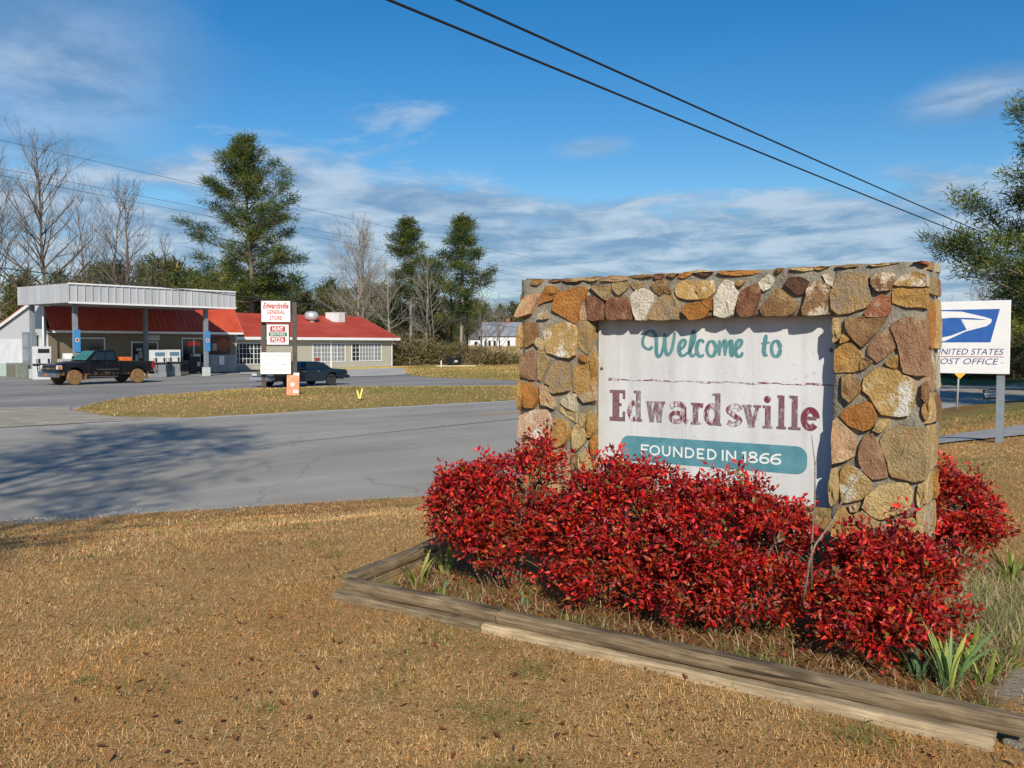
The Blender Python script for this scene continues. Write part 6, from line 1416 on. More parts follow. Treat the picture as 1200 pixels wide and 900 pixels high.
def sedan():
    r = empty('sedan_car', (-11.35, 50.4, ROAD_Z), R(52)+math.pi, 'dark blue four-door sedan parked behind the store pylon sign', 'car')
    mp = pmat('dark_blue_paint', (0.006, 0.020, 0.036), rough=0.22, coat=0.5)
    fx, rx, wr = 1.50, -1.42, 0.33
    body = [(-2.58, 0.45), (-2.62, 0.66), (-2.55, 0.92), (-1.75, 0.98), (-1.3, 1.0), (1.0, 0.98), (2.30, 0.84), (2.52, 0.74), (2.55, 0.48), (2.35, 0.30)] + arc_xz(fx, wr, 0.40, 8, 172, 10) + [(1.0, 0.27), (-0.9, 0.27)] + arc_xz(rx, wr, 0.40, 8, 172, 10) + [(-2.3, 0.34)]
    side_body('body', body, 0.95, mp, r, 0.12, 0.06, taper=lambda x, z: 1.0-0.08*max(0, (abs(x)-1.9)/0.7))
    g = lambda x, z: 0.90-0.20*max(0, (z-0.96)/0.46)
    top = [(-1.50, 0.96), (-1.00, 1.31), (-0.70, 1.40), (0.25, 1.415), (0.45, 1.385), (1.10, 0.96)]
    side_body('cabin', top, 1.0, mp, r, 0.06, 0.03, (-0.98, 0.98), taper=g)
    for s in (1, -1):
        q = lambda x, z: (x, s*(0.98*(0.90-0.20*max(0, (z-0.96)/0.46))+0.012), z)
        win_quad('side_window', [q(-0.20, 1.03), q(0.86, 1.03), q(0.42, 1.335), q(-0.20, 1.345)], M_CGLASS, r, 0); win_quad('side_window', [q(-1.12, 1.03), q(-0.28, 1.03), q(-0.28, 1.345), q(-0.80, 1.32)], M_CGLASS, r, 0)
        MB().box(0.62, 0.78, s*0.98-0.08, s*0.98+0.08, 0.98, 1.10).build('mirror', mp, r, bevel=0.02)
        MB().box(2.40, 2.56, s*0.68-0.20, s*0.68+0.18, 0.62, 0.76).build('headlight', M_LAMP, r, bevel=0.02); MB().box(-2.63, -2.50, s*0.66-0.22, s*0.66+0.2, 0.66, 0.84).build('tail_light', M_TAIL, r, bevel=0.02)
        MB().box(-2.2, 2.0, s*0.955-0.008, s*0.955+0.008, 0.52, 0.57).build('side_moulding', M_BLK, r)
        for x in (-1.32, -0.24, 0.92): MB().box(x-0.008, x+0.008, s*0.952-0.004, s*0.952+0.004, 0.36, 0.94).build('panel_gap', M_BLK, r)
        for x in (-0.42, 0.58): MB().box(x-0.09, x+0.09, s*0.955-0.012, s*0.955+0.012, 0.84, 0.88).build('door_handle', M_CHROME, r)
        wheel(r, fx, s*0.82, wr, 0.21, M_TYRE, M_STEEL, 8); wheel(r, rx, s*0.82, wr, 0.21, M_TYRE, M_STEEL, 8)
    win_quad('windscreen', [(1.075, -0.78, 1.0), (1.075, 0.78, 1.0), (0.47, 0.64, 1.37), (0.47, -0.64, 1.37)], M_CGLASS, r, 0).location = (0.014, 0, 0.02)
    win_quad('rear_window', [(-1.455, 0.76, 1.0), (-1.455, -0.76, 1.0), (-0.98, -0.64, 1.335), (-0.98, 0.64, 1.335)], M_CGLASS, r, 0).location = (-0.014, 0, 0.02)
    MB().box(2.44, 2.70, -0.92, 0.92, 0.36, 0.56).build('front_bumper', pmat('pale_bumper', (0.42, 0.46, 0.50), rough=0.25, metal=0.4), r, bevel=0.04); MB().box(-2.74, -2.5, -0.92, 0.92, 0.40, 0.60).build('rear_bumper', mp, r, bevel=0.04)
    MB().box(2.54, 2.575, -0.42, 0.42, 0.60, 0.76).build('grille', M_CHROME, r)
    r.scale = (0.98, 1.0, 0.93)
sedan()

# ================================================================ signs by the road
M_SIGNW = pmat('sign_face_white', (0.74, 0.75, 0.74), (0.80, 0.81, 0.80), 3, 0.4)
M_SCAB = pmat('sign_cabinet_brown', (0.045, 0.032, 0.026), (0.07, 0.05, 0.04), 5, 0.5)
M_REDL = pmat('red_lettering', (0.42, 0.025, 0.03), rough=0.5); M_GREENL = pmat('green_lettering', (0.03, 0.14, 0.09), rough=0.5)
def pylon():
    Z = 46.0; X = (326-600)/1100*Z; g = hz(X, Z)
    r = empty('pylon_sign', (X, Z, g), R(10), 'three-panel store sign on two brown posts in front of the blue sedan', 'sign')
    zz = lambda py: 1.6+(404-py)/1100*Z-g; k = Z/1100
    xx = lambda px: (px-326)*k/math.cos(R(10))*1.03
    for px in (310, 344): MB().box(xx(px)-0.11, xx(px)+0.11, 0.12, 0.34, -0.3, zz(354)).build('post', M_SCAB, r)
    def cab(x0, x1, y0, y1, d0, d1, edge=0.03):
        c = MB().box(xx(x0), xx(x1), d0, d1, zz(y1), zz(y0)).build('cabinet', M_SCAB, r, bevel=0.012)
        MB().box(xx(x0)+edge, xx(x1)-edge, d0-0.012, d0-0.001, zz(y1)+edge, zz(y0)-edge).build('face', M_SIGNW, c); return c
    a = cab(308, 340.5, 352.5, 378, -0.12, 0.40); cx = (xx(308)+xx(340.5))/2; w = xx(340.5)-xx(308); T = dict(ux=(1, 0, 0), uz=(0, 0, 1))
    put_text('Edwardsville', M_REDL, a, (cx, -0.136, zz(358.5)), width=w*0.86, height=0.30, shear=0.35, bold=0.03, **T)
    put_text('GENERAL', M_REDL, a, (cx, -0.136, zz(366)), width=w*0.60, height=0.21, bold=0.02, **T); put_text('STORE', M_REDL, a, (cx, -0.136, zz(372.8)), width=w*0.42, height=0.21, bold=0.02, **T)
    b = cab(313.5, 338.5, 379.8, 404.5, -0.05, 0.33); cx = (xx(313.5)+xx(338.5))/2; w = xx(338.5)-xx(313.5)
    for (py0, py1) in ((382.3, 388.8), (395, 401.2)): MB().box(cx-w*0.33, cx+w*0.33, -0.068, -0.063, zz(py1), zz(py0)).build('red_block', M_REDL, b)
    MB().box(cx-w*0.40, cx+w*0.40, -0.070, -0.064, zz(394.2), zz(389.6)).build('green_block', M_GREENL, b, bevel=0.0)
    put_text('HUNT', M_SIGNW, b, (cx, -0.073, zz(385.5)), width=w*0.46, height=0.19, bold=0.02, **T); put_text('BROTHERS', M_SIGNW, b, (cx, -0.075, zz(391.9)), width=w*0.62, height=0.11, **T); put_text('PIZZA', M_SIGNW, b, (cx, -0.073, zz(398.1)), width=w*0.52, height=0.19, bold=0.02, **T)
    c = cab(306.5, 340.5, 412.5, 438.5, -0.16, 0.10, 0.02); w = xx(340.5)-xx(306.5)
    for py in (416.5, 421.5, 427, 432.5): MB().box(xx(306.5)+0.04, xx(340.5)-0.04, -0.185, -0.173, zz(py)-0.012, zz(py)+0.012).build('letter_rail', M_STEEL, c)
pylon()
def sandwich_board():
    Z = 37.5; X = (343.5-600)/1100*Z; g = hz(X, Z); r = empty('sandwich_board', (X, Z, g), R(8), 'orange and white advertising sandwich board on the grass island', 'sandwich board')
    m = pmat('orange_print', (0.66, 0.13, 0.03), (0.72, 0.24, 0.09), 3.2, 0.5, lo=0.5, hi=0.62)
    f = MB().slab([(-0.24, -0.28, 0.0), (0.24, -0.28, 0.0), (0.24, -0.06, 0.80), (-0.24, -0.06, 0.80)], (0, 0.02, 0)).build('front_leaf', m, r); MB().slab([(-0.24, 0.26, 0.0), (0.24, 0.26, 0.0), (0.24, -0.03, 0.80), (-0.24, -0.03, 0.80)], (0, 0.02, 0)).build('back_leaf', M_SIGNW, r)
    MB().slab([(0.02, -0.262, 0.1), (0.20, -0.262, 0.1), (0.20, -0.232, 0.2), (0.02, -0.232, 0.2)], (0, -0.003, 0)).build('white_print', M_SIGNW, f)
    V = [(-0.02+0.13*math.cos(k*0.5236)*(1 if k % 2 else 0.6), -0.178+0.275*0.13*math.sin(k*0.5236)-0.006, 0.42+0.13*math.sin(k*0.5236)*(1 if k % 2 else 0.6)) for k in range(12)]
    pydata('splash_print', V, [tuple(range(12))], pmat('pink_print', (0.66, 0.50, 0.45)), f)
    MB().box(0.02, 0.24, -0.07, -0.0, 0.78, 0.88).build('carry_handle', M_SIGNW, r)
sandwich_board()
def marker_flag():
    Z = 35.0; X = (421-600)/1100*Z; g = hz(X, Z); r = empty('marker_flag', (X, Z, g), 0, 'small forked yellow marker ribbon standing in the grass island', 'marker')
    MB().tube([(0, 0, 0), (0.0, 0, 0.28)], 0.008, 6).build('stake', M_STEEL, r)
    m = pmat('yellow_plastic', (0.66, 0.62, 0.10), (0.74, 0.70, 0.18), 8, 0.5)
    for (x0, x1, z1, w) in ((-0.02, -0.09, 0.40, 0.05), (0.02, 0.10, 0.46, 0.055)): MB().slab([(x0-w/2, 0, 0.08), (x0+w/2, 0, 0.08), (x1+w/2, 0.03, z1), (x1-w/2, 0.02, z1)], (0, 0.008, 0)).build('ribbon', m, r)
marker_flag()
def postal_sign():
    w = 1.24; right = Vector((8.03, 15.15, 0)); ex = Vector((EX[0], EX[1], 0)); o = right-ex*w; g = hz(8.0, 15.2)
    r = empty('post_office_sign', (o.x, o.y, 0), -R(35.7), 'white and blue post office sign on grey posts right of the stone sign', 'sign')
    z0, z1 = 1.125, 2.32
    p = MB().box(0, w, 0, 0.04, z0, z1).build('panel', M_SIGNW, r, bevel=0.006)
    for x in (w-0.135, 0.12): MB().box(x-0.055, x+0.055, 0.042, 0.15, g-0.3, z1-0.12).build('post', M_POST, r)
    mb_, mw = pmat('postal_blue', (0.025, 0.10, 0.36), (0.035, 0.13, 0.42), 6, 0.4), M_SIGNW
    # eagle emblem: blue slanted field, white head and wing bands. X from the right edge, Z from the top
    E_ = lambda px, py: (w-(1183-px)*w/100.0, z1-(py-352)*(z1-z0)/86.0)
    def patch(name, pts, m, y): return pydata(name, [(a, y, b) for a, b in pts], [tuple(range(len(pts)))], m, p)
    patch('blue_field', [E_(1096, 362), E_(1170.5, 362), E_(1160, 401), E_(1085, 401)], mb_, -0.002)
    patch('white_wing', [E_(1092, 369), E_(1094, 363.2), E_(1125, 364.5), E_(1152, 371), E_(1161, 374), E_(1160.5, 378), E_(1155, 382), E_(1130, 388), E_(1110, 397), E_(1104, 399.5), E_(1086, 399.5), E_(1087, 395)], mw, -0.004)
    patch('blue_feather', [E_(1090, 373), E_(1112, 371.5), E_(1124, 373.5), E_(1131, 386), E_(1112, 393), E_(1087.5, 397.5)], mb_, -0.006)
    patch('white_beak_gap', [E_(1126, 374), E_(1150, 375), E_(1158, 376), E_(1150, 379), E_(1131, 385.5)], mw, -0.008)
    patch('blue_brow', [E_(1110, 371.3), E_(1138, 372.2), E_(1156, 374.6), E_(1140, 374), E_(1124, 373.2)], mb_, -0.010)
    mt = pmat('postal_lettering', (0.05, 0.075, 0.20), rough=0.5); T = dict(ux=(1, 0, 0), uz=(0, 0, 1))
    a, b = E_(1093, 412), E_(1177, 412); put_text('UNITED STATES', mt, p, ((a[0]+b[0])/2-0.01, -0.003, a[1]), width=b[0]-a[0], height=0.10, shear=0.25, **T)
    MB().box(E_(1092, 0)[0], E_(1176, 0)[0], -0.004, -0.001, E_(0, 418.3)[1], E_(0, 417.6)[1]).build('red_rule', M_REDL, p)
    a, b = E_(1093, 423.5), E_(1171, 423.5); put_text('POST OFFICE', mt, p, ((a[0]+b[0])/2-0.01, -0.003, a[1]), width=b[0]-a[0], height=0.10, shear=0.25, **T)
    a = E_(1174, 425); put_text('TM', mt, p, (a[0], -0.003, a[1]), width=0.035, height=0.018, **T)
postal_sign()
def warning_sign():
    X, Y = 15.05, 31.7; g = hz(X, Y); r = empty('warning_sign', (X, Y, g), R(-6), 'yellow diamond road sign on a thin pole behind the post office sign', 'sign')
    MB().tube([(0, 0, -0.2), (0.06, 0, 2.0)], 0.032, 8).build('pole', M_STEEL, r, smooth=True)
    m = pmat('sign_yellow', (0.72, 0.34, 0.02), (0.78, 0.40, 0.03), 5, 0.4); zc = 1.6-(444-404)/1100*Y-g+0.46; s = 0.46
    d = MB().slab([(0.06, -0.06, zc-s), (0.06+s, -0.06, zc), (0.06, -0.06, zc+s), (0.06-s, -0.06, zc)], (0, 0.02, 0)).build('plate', m, r)
    for sx in (-1, 1): MB().slab([(0.06+sx*0.16-0.05, -0.065, zc-0.26), (0.06+sx*0.16+0.05, -0.065, zc-0.26), (0.06+sx*0.16+0.05, -0.065, zc+0.05), (0.06+sx*0.16-0.05, -0.065, zc+0.05)], (0, -0.003, 0)).build('black_mark', M_BLK, d)
warning_sign()
def yard_sign():
    X, Y = 17.55, 34.3; g = hz(X, Y); r = empty('yard_sign', (X, Y, g), R(-12), 'small black and white yard sign at the kerb right of the warning sign pole', 'sign')
    p = MB().box(-0.27, 0.27, -0.012, 0.012, 0.16, 0.52).build('board', M_BLK, r); p.rotation_euler = (0, R(-4), 0)
    for x in (-0.2, 0.2): MB().tube([(x, 0.02, -0.1), (x, 0.02, 0.3)], 0.006, 5).build('wire_leg', M_STEEL, r)
    for (z, h, w) in ((0.46, 0.05, 0.40), (0.36, 0.09, 0.44), (0.26, 0.07, 0.42)): 
        rng = random.Random(int(z*100)); x = -w/2
        while x < w/2-0.02: q = rng.uniform(0.02, 0.06); MB().box(x, min(x+q, w/2), -0.017, -0.0125, z-h/2, z+h/2).build('white_print', M_SIGNW, p); x += q+0.015
yard_sign()

# ================================================================ farmhouse and far yard things
def farmhouse():
    Z = 185.0; k = Z/1100; X = (585-600)*k; g = 1.6-(409-404)*k
    r = empty('farmhouse', (X, Z, g), R(-7), 'white farmhouse with grey metal roof on the rise beyond the lot', 'house')
    mw = pmat('white_clapboard', (0.66, 0.68, 0.71), (0.76, 0.77, 0.79), 1.0, 0.6); mr_ = pmat('grey_metal_roof', (0.21, 0.23, 0.27), (0.30, 0.32, 0.36), 0.8, 0.45)
    xa, xb = -3.7, 6.5
    MB().box(xa, xb, 0, 7, -1.5, 2.75).build('wall', mw, r); 
    MB().slab([(xb-0.002, 0, 2.75), (xb-0.002, 7, 2.75), (xb-0.002, 3.5, 5.1)], (-0.2, 0, 0)).build('gable', mw, r); MB().slab([(xa+0.002, 0, 2.75), (xa+0.002, 7, 2.75), (xa+0.002, 3.5, 5.1)], (0.2, 0, 0)).build('gable', mw, r)
    MB().slab([(xa-0.3, -0.5, 2.55), (xb+0.4, -0.5, 2.55), (xb+0.4, 3.5, 5.25), (xa-0.3, 3.5, 5.25)], (0, 0, 0.1)).build('roof', mr_, r); MB().slab([(xa-0.3, 3.51, 5.25), (xb+0.4, 3.51, 5.25), (xb+0.4, 7.5, 2.55), (xa-0.3, 7.5, 2.55)], (0, 0, 0.1)).build('roof', mr_, r)
    MB().box(xa-2.3, xa, 1.0, 6, -1.5, 2.0).build('lean_to_wall', mw, r); MB().slab([(xa-2.7, 0.7, 1.9), (xa+0.01, 0.7, 1.9), (xa+0.01, 6, 4.0), (xa-1.4, 6, 4.0)], (0, 0, 0.1)).build('lean_to_roof', pmat('dark_shingle', (0.10, 0.105, 0.11), (0.15, 0.155, 0.16), 2, 0.8), r)
    MB().box(0.9, 1.7, 3.1, 3.9, 4.4, 6.1).build('chimney', pmat('chimney_brick', (0.22, 0.08, 0.05), (0.30, 0.12, 0.08), 6, 0.9), r)
    for x in (-2.7, -1.9, -0.9, 1.9): 
        w = MB().box(x-0.32, x+0.32, -0.06, -0.004, 0.25, 1.75).build('window', mw, r); MB().box(x-0.25, x+0.25, -0.075, -0.062, 0.32, 1.68).build('pane', M_GLASS, w)
    w = MB().box(xa-1.5, xa-0.7, 0.94, 0.996, 0.0, 1.5).build('window', mw, r); MB().box(xa-1.4, xa-0.8, 0.92, 0.938, 0.08, 1.42).build('pane', M_GLASS, w)
farmhouse()
def stock_tank():
    Z = 86.0; X = (532-600)/1100*Z; g = hz(X, Z); r = empty('stock_tank', (X, Z, g), 0, 'round black stock tank standing on pale boards beyond the lot', 'tank')
    m = pmat('black_plastic', (0.012, 0.014, 0.018), rough=0.35)
    MB().lathe([(0.66, 0.14), (0.70, 0.30), (0.74, 0.70), (0.78, 0.86), (0.78, 0.92), (0.73, 0.92), (0.68, 0.60), (0.64, 0.25)], n=32).build('shell', m, r, smooth=True)
    MB().lathe([(0.705, 0.30), (0.735, 0.32), (0.735, 0.36), (0.715, 0.38)], n=32).build('rib', m, r, smooth=True); MB().box(0.10, 0.38, -0.80, -0.765, 0.42, 0.58).build('fitting', M_STEEL, r)
    b = empty('board_stack', (X+0.1, Z, g), 0, 'low stack of pale boards under the black stock tank', 'boards')
    mb_ = pmat('pale_board', (0.45, 0.36, 0.22), (0.56, 0.46, 0.30), 3, 0.8)
    for k in range(4): MB().box(-1.7+0.2*(k % 2), 1.9-0.3*(k % 2), -0.75+k*0.4, -0.42+k*0.4, 0.02, 0.13).build('board', mb_, b)
    p = MB().cyl((0, 0, 0), (0, 0, 1), 0.055, 0.62, 10).build('marker_post', M_WHITE, smooth=False); px = (517-600)/1100*85.0; p.location = (px, 85.0, hz(px, 85.0)); tag(p, 'short white post left of the black stock tank', 'post')
stock_tank()

# ================================================================ overhead wires
M_WIRE = pmat('black_cable', (0.012, 0.012, 0.014), rough=0.6); M_WIREG = pmat('grey_wire', (0.06, 0.065, 0.07), rough=0.6)
def wire(a, b, sag, r, label, m=M_WIRE, n=40):
    a, b = Vector(a), Vector(b); pts = []
    for i in range(n+1):
        t = i/n; p = a.lerp(b, t); p.z -= sag*4*t*(1-t); pts.append(p)
    o = MB().tube(pts, r, 6).build('power_line', m, smooth=True); tag(o, label, 'wire', 'overhead wires')
def ray3(px, py, Y):
    P = math.atan(46/1100); a = (px-600)/1100; b = (450-py)/1100; dy = b*math.sin(P)+math.cos(P); dz = b*math.cos(P)-math.sin(P); t = Y/dy
    return Vector((a*t, Y, 1.6+dz*t))
def wire_px(pix, ya, yb, ext0, ext1, r, sag, label, m=M_WIRE):
    """a straight span through two seen points, carried on past both of them"""
    a = ray3(*pix[0], ya); b = ray3(*pix[1], yb); d = b-a
    wire(a-d*ext0, b+d*ext1, sag, r, label, m)
wire_px(((475, 0), (1172, 291)), 12.5, 45, 0.5, 0.03, 0.021, 0.10, 'thick black cable overhead, the lower of the two crossing the sky')
wire_px(((553, 0), (1172, 281)), 13.2, 45, 0.5, 0.03, 0.021, 0.10, 'thick black cable overhead, the upper of the two crossing the sky')
wire_px(((0, 160), (600, 295)), 26, 60, 0.4, 0.8, 0.006, 0.15, 'thin wire high over the store, the topmost of the far lines', M_WIREG)
wire_px(((140, 222), (600, 312)), 30, 60, 0.6, 0.8, 0.006, 0.1, 'thin wire over the store, second of the far lines', M_WIREG)
wire_px(((165, 235), (600, 320)), 30, 60, 0.6, 0.8, 0.006, 0.1, 'thin wire over the store, third of the far lines', M_WIREG)
wire_px(((0, 312), (560, 378)), 36, 88, 0.3, 0.3, 0.022, 0.1, 'low grey wire passing close above the store roofs', M_WIREG)

# ================================================================ trees
M_BARK = pmat('tree_bark', (0.10, 0.08, 0.06), (0.20, 0.165, 0.125), 5, 0.9, 0.6, 30)
M_GBARK = pmat('pale_grey_bark', (0.21, 0.185, 0.155), (0.34, 0.305, 0.26), 4, 0.9, 0.4, 30)
M_NEEDLE = tintmat('needle_foliage', 0.6, 0.25, 0.22)
def seg_mesh(segs, sides=4):
    """(n, 8) rows: p0, p1, r0, r1 -> verts, quads"""
    S = np.array(segs); p0, p1, r0, r1 = S[:, :3], S[:, 3:6], S[:, 6:7], S[:, 7:8]
    d = p1-p0; d /= np.maximum(np.linalg.norm(d, axis=1, keepdims=True), 1e-6)
    ref = np.where(np.abs(d[:, 2:3]) > 0.9, np.array([[1., 0, 0]]), np.array([[0, 0, 1.]])); u = np.cross(d, ref); u /= np.linalg.norm(u, axis=1, keepdims=True); w = np.cross(d, u)
    n = len(S); V = np.zeros((n, 2*sides, 3))
    for k in range(sides):
        a = 2*np.pi*k/sides; o = u*np.cos(a)+w*np.sin(a); V[:, k] = p0+o*r0; V[:, sides+k] = p1+o*r1
    i0 = np.arange(n)[:, None]*2*sides
    F = np.concatenate([i0+np.array([[k, (k+1) % sides, sides+(k+1) % sides, sides+k]]) for k in range(sides)], 0)
    return V.reshape(-1, 3), F
def clumps(rs, C, D, per, size, ln, wd, cols, jit=0.2, flat=0.62):
    """sprays of short blades round centres C leaning along D"""
    n = len(C)*per; c = np.repeat(C, per, 0); d = np.repeat(D, per, 0)
    off = rs.randn(n, 3)*size*np.array([1.0, 1.0, flat]); p = c+off; v = d*0.5+rs.randn(n, 3)*0.7+off/size*0.35; v /= np.linalg.norm(v, axis=1, keepdims=True)
    s = np.cross(v, rs.randn(n, 3)); s /= np.linalg.norm(s, axis=1, keepdims=True)
    L_ = ln*(0.6+0.8*rs.rand(n, 1)); W = wd*(0.7+0.6*rs.rand(n, 1))
    V = np.stack([p-s*W*0.5, p+s*W*0.5, p+v*L_+s*W*0.3, p+v*L_-s*W*0.3], 1).reshape(-1, 3)
    F = np.arange(n)[:, None]*4+np.array([[0, 1, 2, 3]])
    col = np.repeat(np.repeat(palette(rs, len(C), cols[0], cols[1], jit), per, 0)*(0.8+0.4*rs.rand(n, 1)), 4, 0)
    return V, F, col
PINE_C = ([(0.045,0.080,0.020),(0.075,0.110,0.024),(0.120,0.145,0.030),(0.17,0.17,0.035),(0.03,0.055,0.018)], [4, 5, 4, 2, 3])
DKPINE = ([(0.028,0.055,0.016),(0.045,0.080,0.020),(0.07,0.10,0.025),(0.10,0.12,0.03),(0.02,0.04,0.015)], [4, 5, 4, 2, 4])
def pine_parts(seed, H, crown0, rad, nb, per=26, cl=0.30, ln=0.42, wd=0.055, taper=0.8, cols=PINE_C, gaps=0.0, clm=1.0, trunk_r=None):
    rs = np.random.RandomState(seed); segs = []; C = []; D = []
    tr = trunk_r or H*0.017; px_, py_ = 0.0, 0.0; pts = []
    for i in range(11):
        t = i/10; pts.append((px_, py_, H*t, tr*(1-0.93*t)+0.02)); px_ += rs.randn()*H*0.006; py_ += rs.randn()*H*0.006
    for a, b in zip(pts[:-1], pts[1:]): segs.append([*a[:3], *b[:3], a[3], b[3]])
    ga = rs.rand()*6.28
    for i in range(nb):
        t = crown0+(0.985-crown0)*((i+rs.rand()*0.8)/nb); z = H*t; k = (t-crown0)/(1-crown0)
        prof = min(1.0, (0.55+1.6*k))*(1-k**1.6)**taper*(1-k)**0.12
        L_ = rad*max(0.10, prof)*(0.62+0.55*rs.rand()); ga += 2.4+rs.randn()*0.4; 
        if rs.rand() < gaps: L_ *= 0.45
        el = -0.10+0.75*k+rs.randn()*0.12; j = min(9, int(t*10)); base = np.array([pts[j][0], pts[j][1], z]); dr = np.array([math.cos(ga)*math.cos(el), math.sin(ga)*math.cos(el), math.sin(el)])
        p = base.copy(); ns = 4; r0 = max(0.02, tr*0.32*(1-k*0.7)); 
        for s in range(ns):
            q = p+dr*L_/ns+rs.randn(3)*L_*0.03+np.array([0, 0, 0.035*L_*s]); segs.append([*p, *q, r0*(1-s/ns)+0.012, r0*(1-(s+1)/ns)+0.012])
            if s >= 1:
                m = max(1, int((2 if s < 3 else 3)*clm*(0.6+L_/max(rad, 0.1))))
                for _ in range(m):
                    sd = np.cross(dr, [0, 0, 1])*rs.randn()*0.55+np.array([0, 0, 0.22+rs.rand()*0.25])+dr*0.35; tip = q+sd*L_*0.24*(0.5+rs.rand())
                    segs.append([*q, *tip, 0.02, 0.01]); C.append(tip); D.append(sd/np.linalg.norm(sd))
            p = q
        C.append(p); D.append(dr)
    C = np.array(C); D = np.array(D); fol = clumps(rs, C, D, per, cl, ln, wd, cols); return seg_mesh(segs, 5), fol
def plant_tree(name, parts, loc, label, group, bark=M_BARK, rz=0.0, fol_mat=M_NEEDLE, cat='tree'):
    r = empty(name, loc, rz, label, cat, group); (V, F), fol = parts
    npmesh('trunk', V, F, bark, r, smooth=True)
    if fol is not None:
        o = npmesh('crown', fol[0], fol[1], fol_mat, r, col=fol[2]); o['kind'] = 'stuff'
    return r
def bare_parts(seed, H, spread=0.5, levels=6, trunks=1, tr=None, split=0.22, up=0.42, twig=1.0):
    rs = np.random.RandomState(seed); segs = []
    def grow(p, d, L_, r, lev):
        ns = 3 if lev < 2 else 2; p = p.copy()
        for s in range(ns):
            d = d+rs.randn(3)*0.10+np.array([0, 0, up*0.10]); d /= np.linalg.norm(d); q = p+d*L_/ns
            r2 = r*(1-0.28/ns); segs.append([*p, *q, r, r2]); r = r2; p = q
            if lev >= 1 and lev < levels and rs.rand() < 0.75: branch(p, d, L_*(0.50+0.2*rs.rand()), r*0.55, lev+1)
        if lev < levels:
            for _ in range(2 if rs.rand() < 0.75 else 3): branch(p, d, L_*(0.66+0.22*rs.rand()), r*0.72, lev+1)
    def branch(p, d, L_, r, lev):
        if L_ < 0.22*twig: return
        v = rs.randn(3); v -= d*v.dot(d); v /= np.linalg.norm(v); a = spread*(0.55+0.75*rs.rand()); nd = d*math.cos(a)+v*math.sin(a); nd[2] += up*0.35; nd /= np.linalg.norm(nd); grow(p, nd, L_, max(r, 0.009), lev)
    for k in range(trunks):
        lean = rs.randn(3)*(0.05 if trunks == 1 else 0.16); lean[2] = 1; lean /= np.linalg.norm(lean); grow(np.array([rs.randn()*0.3*(trunks > 1), rs.randn()*0.3*(trunks > 1), -0.2]), lean, H*0.30, (tr or H*0.014)*(1 if trunks == 1 else 0.75), 0)
    S = np.array(segs); top = S[:, 5].max(); f = H/top; S[:, :6] *= f; return seg_mesh(S, 3), None
def leader_parts(seed, H, trunks=1, rad=0.26, nb=30, low=0.22, tr=None, depth=3):
    """upright winter tree: straight leaders with rising limbs that fork into fine twigs"""
    rs = np.random.RandomState(seed); segs = []
    def fork(p, d, L_, r, lev):
        n = 3; p = p.copy()
        for s in range(n):
            d = d+rs.randn(3)*0.09+np.array([0, 0, 0.07]); d /= np.linalg.norm(d); q = p+d*L_/n; r2 = r*0.78; segs.append([*p, *q, r, r2]); p, r = q, r2
            if lev < depth:
                for _ in range(1 if rs.rand() < 0.7 else 2):
                    v = rs.randn(3); v -= d*v.dot(d); v /= np.linalg.norm(v); a = 0.35+0.4*rs.rand(); nd = d*math.cos(a)+v*math.sin(a); nd[2] += 0.12; nd /= np.linalg.norm(nd); fork(p, nd, L_*(0.42+0.22*rs.rand()), max(r*0.6, 0.010), lev+1)
    for k in range(trunks):
        h = H*(1 if k == 0 else 0.80+0.14*rs.rand()); off = np.array([0.0, 0.0]) if trunks == 1 else rs.randn(2)*H*0.035; ln = rs.randn(2)*0.025+off/H*1.2; r0 = (tr or H*0.0125)*(1 if trunks == 1 else 0.8); pts = []; w = np.zeros(2)
        for i in range(13): t = i/12; w = w+rs.randn(2)*H*0.004; pts.append(np.array([off[0]*0.4+ln[0]*h*t+w[0], off[1]*0.4+ln[1]*h*t+w[1], h*t-0.2]))
        for i in range(12): segs.append([*pts[i], *pts[i+1], r0*(1-i/12)**0.8+0.012, r0*(1-(i+1)/12)**0.8+0.012])
        ga = rs.rand()*6.28; m = nb if trunks == 1 else int(nb*0.7)
        for i in range(m):
            t = low+(0.97-low)*(i+rs.rand())/m; kk = (t-low)/(1-low); j = min(11, int(t*12)); p = pts[j]+(pts[j+1]-pts[j])*(t*12-j); ga += 2.4+rs.randn()*0.5; el = 0.55+0.55*kk+rs.randn()*0.1
            L_ = h*rad*(1-kk)**0.55*(0.65+0.5*rs.rand())+0.5; fork(p, np.array([math.cos(ga)*math.cos(el), math.sin(ga)*math.cos(el), math.sin(el)]), L_, max(0.02, r0*0.42*(1-0.6*kk)), 1)
    S = np.array(segs); S[:, :6] *= H/S[:, 5].max(); return seg_mesh(S, 3), None
def at_px(px, Z): return ((px-600)/1100*Z, Z)
def top_h(py, Z, g): return 1.6+(404-py)/1100*Z-g
# named trees
def big_pine():
    Z = 97; X, Y = at_px(296, Z); g = hz(X, Y)
    plant_tree('pine_tree', pine_parts(41, top_h(166, Z, g), 0.27, 7.0, 80, 48, 0.36, 0.40, 0.05, 0.9, PINE_C, gaps=0.36, trunk_r=0.38, clm=1.45), (X, Y, g), 'tall broad dark green pine rising behind the store', 'trees behind the store')
big_pine()
def slim_pines():
    for px, py, Z, seed, c0, rad, nb, lb in ((481, 258, 112, 51, 0.42, 3.0, 50, 'slim dark pine behind the brush, left of the pair'), (540, 257, 108, 52, 0.30, 4.3, 62, 'slim green pine with a pale trunk, right of the pair behind the brush')):
        X, Y = at_px(px, Z); g = hz(X, Y); plant_tree('pine_tree', pine_parts(seed, top_h(py, Z, g), c0, rad, nb-4, 44, 0.36, 0.40, 0.058, 0.7, gaps=0.36, trunk_r=0.22), (X, Y, g), lb, 'trees behind the store', M_GBARK)
slim_pines()
